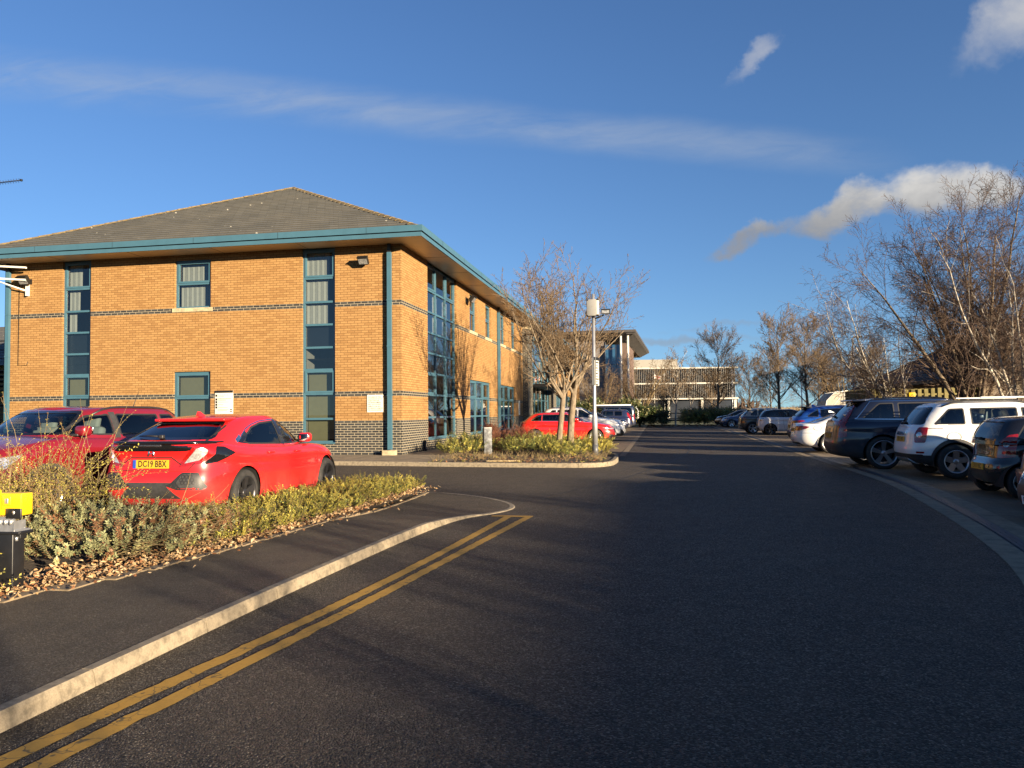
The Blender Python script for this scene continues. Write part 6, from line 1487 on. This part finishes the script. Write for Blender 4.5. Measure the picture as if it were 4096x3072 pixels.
def trees():
    G = 'bare trees along the road'
    tree('bare_tree', 'slimmer bare tree of the two in the island bed, leaning trunk nearest the bollard', (-3.23, 25.9, .1), ISLAND_LV, 2.2, .105, 21, M['bark_grey'], M['twig_tan'], 2, None, (.10, .0))
    tree('bare_tree', 'thicker bare tree of the two island trees, standing right behind the slimmer one', (-3.05, 28.2, .1), ISLAND_LV, 2.5, .135, 33, M['bark_grey'], M['twig_tan'], 2, None, (.07, 0), 1.1)
    tree('bare_tree', 'tallest bare tree of many upright grey stems rising behind the white estate car', (12.1, 32, 0), BIG_LV, .9, .27, 39, M['bark_brown'], M['twig_dark'], 2)
    b = tree('birch_tree', 'white stemmed birch spreading in front of the timber enclosure with drooping twigs', (11.6, 39.6, 0), BIRCH_LV, .5, .17, 51, M['birch'], M['twig_dark'], 3, None, cat='tree')
    place(b, 'white stemmed birch at the right edge, its trunk in front of the tall bare tree', (12.4, 28.6, 0), 2.0, 1.05)
    place(b, 'second white birch at the extreme right edge beyond the first one there', (15.2, 33.5, 0), 4.1, 1.1)
    l = tree('bare_tree', 'upright bare tree rising above the far car bonnets in front of the office block', (6.77, 85, 0), LIME_LV, 9.0, .17, 57, M['bark_grey'], M['twig_tan'], 1)
    place(l, 'broad bare tree above the white hatchback with the black roof', (12.4, 80, 0), 1.3, 1.08); place(l, 'bare tree above the bright blue crossover, left of the cream shelter', (14.2, 75, 0), 2.6, (1.0, 1.0, .98))
    place(l, 'small distant bare tree between the street lamp and the broad bare tree', (11.6, 97, 0), 4.0, .78)
    D = [(18.5, 92, .8, .4), (22, 84, .75, 2.2), (16.0, 110, .8, 3.3), (21.5, 104, .85, 5.0), (8.6, 118, .7, 1.0), (26, 98, .9, 2.9)]
    for i, (x, y, s, a) in enumerate(D): place(l, 'one of the hazy bare trees far behind the cream shelter and the picket fence', (x, y, 0), a, s, 'distant bare trees beyond the picket fence')
    y = tree('birch_tree', 'young white trunked birch standing alone in the far leafy bed', (2.0, 72.6, .1), YB_LV, 6.0, .085, 51, M['birch'], M['twig_tan'], 2)
    place(y, 'thin young birch in front of the distant office block, right of the lone white one', (4.6, 96, 0), 2.4, 1.05)
    m = tree('birch_tree', 'many stemmed pale birch clump rising from the far laurel hedge', (-1.3, 76, 0), MS_LV, .5, .14, 61, M['straw'], M['twig_tan'], 2)
    place(m, 'brown twiggy birch clump just right of the pale clump above the laurel', (.9, 84, 0), 1.7, .85); place(m, 'birch clump between the glass building and the camper van', (-5.6, 82, 0), 3.0, .9)
    place(m, 'pale birch clump left of the timber enclosure above the shelter', (13.2, 58, 0), 4.0, .95)
    # trees beside the opposite office: out of frame, their shade streaks the footpath and the road
    H = 'bare trees across the road'
    h = tree('bare_tree', 'one of the small bare trees across the road whose shadows streak the asphalt', (9.9, -4.1, 0), SAP_LV, 3.6, .07, 47, M['bark_grey'], M['twig_tan'], 1, H)
    for i, (x, yy, s, a) in enumerate([(13.0, -3.4, .95, 2.0), (16.2, -7.0, 1.15, 3.7), (11.5, -7.5, .9, .2), (20, -4.0, 1.5, 5.1), (25, -10, 1.8, 1.1)]):
        place(h, 'one of the small bare trees across the road whose shadows streak the asphalt', (x, yy, 0), a, s, H)
    # twiggy understorey behind the right-hand cars
    s0 = bare_shrub('bare_shrub', 'leafless brown thicket behind the white estate car', (12.6, 26.5, 0), 32, 2.1, 71, M['twig_dark'], .9)
    for (x, yy, s, lb) in ((13.2, 30.2, 1.1, 'leafless brown thicket under the tall bare tree'), (15.6, 36, 1.25, 'leafless brown thicket right of the timber enclosure'), (10.6, 56, 1.0, 'leafless thicket beside the cream shelter'), (14.5, 62, 1.3, 'leafless thicket beyond the cream shelter'), (5.8, 88, 1.2, 'leafless thicket in front of the picket fence'), (14, 24.5, 1.0, 'leafless thicket at the right edge behind the black hatchback')):
        place(s0, lb, (x, yy, 0), x*2.1, s)
def plants():
    LG = [M['leaf_gold'], M['leaf_lime'], M['leaf_green'], M['leaf_bronze'], M['twig_tan']]
    # low golden hedge beside the footpath
    def fp(r):
        y = r.uniform(7.3, 13.25); w0, w1 = BEDX(y)-.1, -5.45+max(0, y-12)*.25; q = r.random(); x = w0+(w1-w0)*q; h = (1.0-.35*max(0, (y-8)/5.2))*(.45+.75*min(1, 2.8*min(q+.05, 1.15-q)))*(.85+.3*math.sin(y*2.3)*math.sin(y*5.1+x*3))
        return x, y, h, (.5-q)*1.2, -.2
    mound('low_hedge', 'low golden green hedge in front of the bright red fastback beside the footpath', 'hedge', fp, 2200, .22, 1, LG, [0, 0, 0, 1, 1, 2], .021, .013, 28, (.12, .24), .03)
    def fp2(r):
        a = r.uniform(0, 2*pi); q = math.sqrt(r.random()); x, y = -5.35+cos(a)*q*.85, 6.75+sin(a)*q*.85; return x, y, 1-.55*q*q, cos(a)*q, sin(a)*q
    mound('grey_shrub', 'grey green shrub of stubby upright leafy shoots beside the yellow barrier', 'shrub', fp2, 640, .50, 2, [M['leaf_grey'], M['leaf_pale'], M['leaf_bronze'], M['leaf_lime'], M['twig_tan']], [0, 0, 0, 1, 2], .034, .016, 44, (.15, .28), -.03, spread=1.1)
    def fp3(r):
        a = r.uniform(0, 2*pi); q = math.sqrt(r.random()); x, y = -4.75+cos(a)*q*.42, 7.45+sin(a)*q*.6; return x, y, 1-.4*q, cos(a)*q, sin(a)*q
    mound('bronze_shrub', 'small bronze leaved patch between the grey shrub and the golden hedge', 'shrub', fp3, 200, .30, 3, [M['leaf_bronze'], M['leaf_lime'], M['leaf_grey'], M['twig_tan']], [0, 0, 1, 2], .024, .012, 28, (.16, .34), .0)
    # bare sprawling stems below the shrubs
    L = Leaves(4); t = thing('sprawling_stems', 'pale bare stems sprawling over the leaf litter below the grey shrub', 'shrub', (0, 0, 0))
    for i in range(150):
        p = Vector((L.r.uniform(-5.3, -4.75), L.r.uniform(6.2, 7.5), .12+L.r.random()*.18)); d = Vector((L.r.uniform(.2, 1), L.r.uniform(-.4, .5), L.r.uniform(.0, .35))); pts = [p]
        for k in range(5): d = (d.normalized()+Vector((L.r.gauss(0, .12), L.r.gauss(0, .12), L.r.gauss(-.03, .08)))); pts.append(pts[-1]+d.normalized()*.13)
        L.mb.tube(pts, [.007, .006, .005, .004, .003, .002], 3, 0, False)
    L.mb.build('stems', M['straw']).parent = t
    # tall wispy shrub at the left edge
    L = Leaves(5); t = thing('wispy_shrub', 'tall wispy shrub of arching straw stems with sparse small leaves at the left edge', 'shrub', (0, 0, 0))
    for i in range(190):
        p = Vector((L.r.gauss(-6.5, .30), L.r.gauss(7.0, .40), .1)); d = Vector((L.r.uniform(-.4, .45), L.r.uniform(-.4, .4), 1)); Ln = L.r.uniform(.5, 1.1) if i > 20 else L.r.uniform(1.15, 1.65)
        L.shoot(p, d, Ln, 26 if i > 20 else 34, .024, .011, [0, 0, 1, 3], .05 if i > 20 else .07, .3, (4, .0055), .8)
        q = p+d.normalized()*Ln*.45
        for _ in range(3): L.shoot(q+Vector((L.r.gauss(0, .06), L.r.gauss(0, .06), L.r.uniform(-.1, .25))), d+Vector((L.r.gauss(0, .6), L.r.gauss(0, .6), -.2)), Ln*.4, 16, .022, .010, [0, 0, 1, 3], .03, .2, (4, .003), .8)
    for i in range(6):
        L.shoot(Vector((-5.95, 7.0, .5+.05*i)), Vector((1, L.r.uniform(-.2, .3), L.r.uniform(.05, .6))), L.r.uniform(.6, 1.1), 30, .026, .013, [0, 0, 1], .02, .15, (4, .005), .8)
    L.mb.build('stems_and_leaves', [M['leaf_gold'], M['leaf_lime'], M['leaf_green'], M['leaf_bronze'], M['straw']]).parent = t
    L = Leaves(6); t = thing('shrub_sprig', 'small leafy sprigs growing against the foot of the black barrier post', 'shrub', (0, 0, 0))
    for i in range(16): L.shoot(Vector((-5.02+L.r.uniform(-.15, .1), 4.98+L.r.uniform(-.1, .05), .1)), Vector((L.r.uniform(-.4, .7), L.r.uniform(-.5, .1), L.r.uniform(.3, 1))), L.r.uniform(.2, .45), 14, .024, .014, [0, 0, 1], .03, .15, (2, .003), .9)
    L.mb.build('leaves', [M['leaf_gold'], M['leaf_lime'], M['twig_tan']]).parent = t
    # fallen leaves
    L = Leaves(7); r = L.r
    for i in range(7000):
        y = r.uniform(3.5, 13.2); q = r.random()**1.6; x = BEDX(y)-.06-q*.75
        if r.random() < .05: x = BEDX(y)+abs(r.gauss(0, .14))
        z = .095+r.random()*.055*(1 if x < BEDX(y)-.05 else .25)+(.025 if x >= BEDX(y)-.05 else 0); a = r.uniform(0, 2*pi); s = r.uniform(.011, .029); t = Vector((cos(a), sin(a), r.gauss(0, .5))).normalized(); b = t.cross(Vector((r.gauss(0, .5), r.gauss(0, .5), 1))).normalized(); c = Vector((x, y, z)); up = b.cross(t)*s*r.uniform(-.4, .5); mi = r.choice([0, 0, 1, 2])
        L.mb.add([c-t*s, c-t*s*.3-b*s*.55+up, c+t*s*.4-b*s*.45+up, c+t*s, c+t*s*.4+b*s*.45+up, c-t*s*.3+b*s*.55+up], [(0, 1, 2, 3), (0, 3, 4, 5)], mi)
    tag(L.mb.build('fallen_leaves', [M['litter_tan'], M['litter_brown'], M['litter_pale']]), 'tan and brown fallen leaves along the bed edge by the footpath', 'leaf litter', None, 'stuff')
    # island planting
    JN = [M['leaf_lime'], M['leaf_gold'], M['leaf_green'], M['twig_tan']]
    def isl(cx, cy, rx, ry):
        def f(r):
            a = r.uniform(0, 2*pi); q = math.sqrt(r.random()); return cx+cos(a)*q*rx, cy+sin(a)*q*ry, 1-.6*q*q, cos(a)*q, sin(a)*q
        return f
    mound('spreading_shrub', 'spreading olive shrub at the left end of the island, left of the bollard', 'shrub', isl(-6.1, 24.9, .75, 1.9), 460, .62, 11, JN, [0, 0, 1, 2, 2], .05, .018, 24, (.22, .48), .06)
    mound('spreading_shrub', 'dark green low shrub between the bollard and the slimmer island tree', 'shrub', isl(-4.1, 25.2, .95, 1.5), 480, .55, 12, JN, [2, 2, 2, 0, 0], .05, .018, 24, (.22, .48), .07)
    mound('spreading_shrub', 'yellow green low shrub between the slimmer island tree and the silver pole', 'shrub', isl(-2.7, 24.0, .7, 1.6), 380, .38, 13, JN, [1, 0, 0, 2], .045, .017, 24, (.18, .38), .05)
    mound('spreading_shrub', 'golden bushy shrub just right of the silver pole', 'shrub', isl(-1.75, 24.4, .36, .5), 190, .62, 14, JN, [1, 1, 0], .045, .017, 24, (.18, .38), .05)
    mound('spreading_shrub', 'low green shrub in front of the thicker island tree and red hatchback', 'shrub', isl(-3.9, 30.5, 1.3, 2.6), 420, .42, 15, JN, [2, 0, 0, 1], .05, .02, 22, (.2, .42), .06)
    bare_shrub('red_twig_shrub', 'reddish leafless shrub behind the bollard', (-5.3, 25.8, .1), 55, .98, 16, M['twig_red'], 1.1); bare_shrub('red_twig_shrub', 'reddish leafless shrub in front of the rear wheel of the red hatchback', (-4.7, 27.6, .1), 50, .85, 17, M['twig_red'], 1.2)
    L = Leaves(18); r = L.r
    for i in range(900):
        x, y = r.uniform(-6.0, -1.3), r.uniform(19.9, 23.4); a = r.uniform(0, 2*pi); s = r.uniform(.025, .06); c = Vector((x, y, .11+.03*r.random())); t = Vector((cos(a), sin(a), r.gauss(0, .3))); b = Vector((-sin(a), cos(a), r.gauss(0, .3)))
        L.mb.add([c-t*s, c-b*s*.5, c+t*s, c+b*s*.5], [(0, 1, 2, 3)], r.choice([0, 1, 2]))
        if i % 4 == 0:
            for _ in range(4): e = c+Vector((r.gauss(0, .08), r.gauss(0, .08), r.uniform(.05, .2))); L.mb.tube([c, c.lerp(e, .5)+Vector((0, 0, .02)), e], [.004, .003, .001], 3, 3, False)
    tag(L.mb.build('island_litter', [M['litter_tan'], M['litter_brown'], M['leaf_lime'], M['straw']]), 'dry grass and leaf litter along the front of the island bed', 'leaf litter', None, 'stuff')
    # far planting
    DK = [M['leaf_dark'], M['leaf_pale'], M['leaf_green'], M['twig_tan']]
    def box(x0, x1, y0, y1):
        def f(r): x, y = r.uniform(x0, x1), r.uniform(y0, y1); return x, y, .8+.25*math.sin(x*1.9)*math.sin(x*.7+y), r.gauss(0, .2), -.7
        return f
    mound('laurel_hedge', 'tall glossy laurel hedge at the end of the left bays, sunlit on top', 'hedge', box(-11.5, -1.2, 72.4, 74.6), 1900, 3.1, 21, DK, [0, 0, 0, 1, 2], .20, .075, 12, (.5, .8), .0)
    mound('laurel_hedge', 'dark clipped end of the laurel planting beside the road end', 'hedge', box(-2.1, 1.3, 71.6, 74.0), 800, 2.3, 22, DK, [0, 0, 0, 2, 1], .17, .07, 12, (.4, .7), .02)
    mound('juniper_bank', 'low dark green juniper bank below the post and rail fence', 'hedge', box(2.7, 8.0, 74.5, 78.5), 1000, 1.7, 23, [M['leaf_green'], M['leaf_lime'], M['leaf_dark'], M['twig_tan']], [0, 0, 1, 2], .24, .05, 12, (.5, .9), .05)
    mound('juniper_bank', 'low evergreen bank behind the row of cars beyond the grey crossover', 'hedge', box(8.2, 20, 80, 84), 800, 1.2, 24, [M['leaf_green'], M['leaf_lime'], M['leaf_dark'], M['twig_tan']], [0, 0, 1, 2], .24, .06, 10, (.5, .9), .05)
    L = Leaves(25); r = L.r
    for i in range(1100):
        x, y = r.uniform(-.6, 6.5), r.uniform(72.3, 74.6); a = r.uniform(0, 2*pi); s = r.uniform(.06, .13); c = Vector((x, y, .02+.1*r.random())); t = Vector((cos(a), sin(a), r.gauss(0, .4))); b = Vector((-sin(a), cos(a), r.gauss(0, .4))); L.mb.add([c-t*s, c-b*s*.5, c+t*s, c+b*s*.5], [(0, 1, 2, 3)], r.choice([0, 1, 2]))
    tag(L.mb.build('far_leaf_litter', [M['litter_tan'], M['litter_brown'], M['litter_pale']]), 'fallen leaves on the bed at the end of the road', 'leaf litter', None, 'stuff')
    # far skyline of trees and scrub
    mb = MB(); rnd = random.Random(31)
    for i in range(2600):
        x = rnd.uniform(-60, 170); y = 190+rnd.uniform(-12, 25)+abs(x)*.12; h = rnd.uniform(.3, 1)*(3.2+1.4*math.sin(x*.11)+.9*math.sin(x*.37)); p = Vector((x, y, 0)); e = p+Vector((rnd.gauss(0, .8), rnd.gauss(0, .5), h)); mb.tube([p, p.lerp(e, .6), e], [.25, .2, .05], 3, 0, False)
        for _ in range(3): q = p.lerp(e, rnd.uniform(.3, .9)); mb.tube([q, q+Vector((rnd.gauss(0, .9), rnd.gauss(0, .5), rnd.uniform(.2, 1.1)))], [.12, .03], 3, 0, False)
    tag(mb.build('far_woodland', M['twig_dark']), 'brown winter woodland and scrub along the far horizon', 'woodland', None, 'stuff')
# ---------------------------------------------------------------- sky, sun, camera
EL, SX, SY = 8.8, .806, -.592
def world():
    w = bpy.data.worlds.new('World'); SC.world = w; w.use_nodes = True; nt = w.node_tree; bg = nt.nodes['Background']
    t = NT.__new__(NT); t.nt = nt; t.mat = w
    sk = t.n('ShaderNodeTexSky', sky_type='NISHITA', sun_disc=False, sun_elevation=R(EL), sun_rotation=math.atan2(SX, SY), altitude=60, air_density=SKY[0], dust_density=SKY[1], ozone_density=SKY[2])
    d = t.n('ShaderNodeTexCoord').outputs['Generated']; s = t.n('ShaderNodeSeparateXYZ'); t.l(d, s.inputs[0])
    lift = t.n('ShaderNodeCombineXYZ'); t.l(s.outputs[0], lift.inputs[0]); t.l(s.outputs[1], lift.inputs[1]); t.l(t.math('ADD', t.math('MAXIMUM', t.math('MULTIPLY', s.outputs[2], .93), 0), .075), lift.inputs[2])
    nrm = t.n('ShaderNodeVectorMath', operation='NORMALIZE'); t.l(lift.outputs[0], nrm.inputs[0]); t.l(nrm.outputs[0], sk.inputs[0])
    y = t.math('MAXIMUM', s.outputs[1], .02); u = t.math('DIVIDE', s.outputs[0], y); v = t.math('DIVIDE', s.outputs[2], y)
    uv = t.n('ShaderNodeCombineXYZ'); t.l(u, uv.inputs[0]); t.l(v, uv.inputs[1]); front = t.ramp(s.outputs[1], [(.05, 0), (.2, 1)])
    def nz(sx, sy, scale, det=6, rough=.6, dist=0, off=0):
        m = t.n('ShaderNodeMapping'); m.inputs['Scale'].default_value = (sx, sy, 1); m.inputs['Location'].default_value = (off, off*.7, 0); t.l(uv.outputs[0], m.inputs[0]); q = t.n('ShaderNodeTexNoise', i_Scale=scale, i_Detail=det, i_Roughness=rough, i_Distortion=dist); t.l(m.outputs[0], q.inputs['Vector']); return q.outputs['Fac']
    wn = t.n('ShaderNodeTexNoise', i_Scale=14.0, i_Detail=5.0, i_Roughness=.6); t.l(uv.outputs[0], wn.inputs['Vector']); wc = t.n('ShaderNodeSeparateColor'); t.l(wn.outputs['Color'], wc.inputs[0])
    uu, vv = u, v
    u = t.math('ADD', u, t.math('MULTIPLY', t.math('SUBTRACT', wc.outputs[0], .5), .085)); v = t.math('ADD', v, t.math('MULTIPLY', t.math('SUBTRACT', wc.outputs[1], .5), .06))
    def blob(cx, cy, a, b, ang=0):
        c_, s_ = cos(R(ang)), sin(R(ang)); dx = t.math('SUBTRACT', u, cx); dy = t.math('SUBTRACT', v, cy)
        p = t.math('ADD', t.math('MULTIPLY', dx, c_/a), t.math('MULTIPLY', dy, s_/a)); q = t.math('ADD', t.math('MULTIPLY', dx, -s_/b), t.math('MULTIPLY', dy, c_/b))
        return t.math('SUBTRACT', 1, t.math('ADD', t.math('MULTIPLY', p, p), t.math('MULTIPLY', q, q)))
    def ss(x, a, b, k=1.0):
        m = t.n('ShaderNodeMapRange', interpolation_type='SMOOTHSTEP'); t.l(x, m.inputs[0]); m.inputs[1].default_value = a; m.inputs[2].default_value = b; return t.math('MULTIPLY', m.outputs[0], k)
    # long thin vapour band
    u0, v0 = uu, vv; line = t.math('ADD', t.math('MULTIPLY', u0, -.176), .358); wav = t.math('MULTIPLY', t.math('SUBTRACT', nz(1.2, 1.2, 1.5), .5), .05)
    dist = t.math('ABSOLUTE', t.math('SUBTRACT', t.math('SUBTRACT', v0, line), wav))
    wid = t.math('ADD', t.math('ADD', .030, t.math('MULTIPLY', t.math('MINIMUM', u0, 0), -.02)), t.math('MULTIPLY', t.math('SUBTRACT', nz(1, 1, 2.5), .35), .035))
    f = t.math('SUBTRACT', 1, t.math('DIVIDE', dist, t.math('MAXIMUM', wid, .008)))
    f = t.math('MULTIPLY', ss(f, .0, .9), t.ramp(nz(2.2, 9, 2.2, 7, .65, .6), [(.32, .12), (.68, 1)])); f = t.math('MULTIPLY', f, t.ramp(u0, [(0, 1), (.18, .85), (.33, .0)]))
    cir = t.math('MULTIPLY', f, .42)
    # cumulus on the right
    n = nz(1, 1.25, 9, 8, .58, .25, 3); nb = t.math('MULTIPLY', t.math('SUBTRACT', n, .5), 2.9)
    base = None
    for a in ((.345, .268, .085, .036, 4), (.395, .268, .045, .030, -6), (.23, .243, .10, .024, 14), (.258, .262, .038, .024, 20), (.13, .222, .06, .016, 22)):
        q = blob(*a); base = q if base is None else t.math('MAXIMUM', base, q)
    cu = ss(t.math('ADD', base, nb), -.1, 1.05)
    wis = t.math('MAXIMUM', ss(t.math('ADD', blob(.128, .447, .045, .013, 42), nb), -.5, 2.0, .6), ss(t.math('ADD', blob(.445, .470, .085, .035, 35), nb), -.5, 2.0, .75))
    wis = t.math('MAXIMUM', wis, ss(t.math('ADD', blob(.045, .09, .10, .008, 2), t.math('MULTIPLY', nb, .7)), -.3, 1.6, .6)); wis = t.math('MAXIMUM', wis, ss(t.math('ADD', blob(.10, .112, .10, .006, 5), t.math('MULTIPLY', nb, .8)), .1, 1.4, .35)); wis = t.math('MAXIMUM', wis, ss(t.math('ADD', blob(-.14, .088, .05, .02, 0), nb), .2, 1.4, .35))
    lum = t.ramp(t.math('ADD', v0, t.math('MULTIPLY', t.math('SUBTRACT', n, .5), .12)), [(.215, (.40, .40, .41)), (.255, (.60, .585, .565)), (.285, (.92, .89, .84))])
    hsv = t.n('ShaderNodeHueSaturation'); hsv.inputs['Saturation'].default_value = SKY[3]; hsv.inputs['Value'].default_value = SKY[4]; hsv.inputs['Hue'].default_value = SKY[6]; t.l(sk.outputs[0], hsv.inputs['Color'])
    cc = t.n('ShaderNodeVectorMath', operation='SCALE', i_Scale=SKY[5]); t.l(lum, cc.inputs[0])
    c1 = t.mix(t.math('MULTIPLY', cir, front), hsv.outputs[0], tuple(SKY[5]*x for x in (.62, .68, .76)))
    c2 = t.mix(t.math('MULTIPLY', t.math('MAXIMUM', t.math('MULTIPLY', cu, .93), wis), front), c1, cc.outputs[0])
    t.l(c2, bg.inputs[0]); bg.inputs[1].default_value = .05
SKY = (1.0, .0, 3.5, 1.05, 1.09, 4.2, .51)
def light_and_camera():
    l = bpy.data.lights.new('sun', 'SUN'); l.energy = 5.0; l.angle = R(.5); l.color = (1, .80, .55); o = bpy.data.objects.new('sun', l); COL.objects.link(o)
    d = Vector((-SX*cos(R(EL)), -SY*cos(R(EL)), -sin(R(EL)))); o.rotation_euler = d.to_track_quat('-Z', 'Y').to_euler(); o.location = (30, -20, 30)
    c = bpy.data.cameras.new('camera'); o = bpy.data.objects.new('camera', c); COL.objects.link(o); SC.camera = o
    yaw, pit, rol = R(10.462), R(2.168), R(-.604)
    f = Vector((-sin(yaw)*cos(pit), cos(yaw)*cos(pit), sin(pit))); r0 = Vector((cos(yaw), sin(yaw), 0)); u0 = r0.cross(f)
    r = r0*cos(rol)+u0*sin(rol); u = u0*cos(rol)-r0*sin(rol)
    o.matrix_world = Matrix(((r.x, u.x, -f.x, 0), (r.y, u.y, -f.y, 0), (r.z, u.z, -f.z, 1.42), (0, 0, 0, 1)))
    c.sensor_width = 36; c.lens = 36*3055.2/4096; c.clip_start = .05; c.clip_end = 6000
    SC.view_settings.view_transform = 'Standard'; SC.view_settings.look = 'None'; SC.view_settings.exposure = 1.9; SC.view_settings.gamma = 1
    SC.cycles.max_bounces = 6; SC.cycles.transparent_max_bounces = 24; SC.cycles.caustics_reflective = False; SC.cycles.caustics_refractive = False
# ---------------------------------------------------------------- build everything
mats_common(); mats_setting(); mats_plants()
ground(); office(); wall_sign(); grey_building(); far_office(); right_building(); opposite_building(); left_edge(); furniture()
for c in CARS: c()
trees(); plants(); world(); light_and_camera()
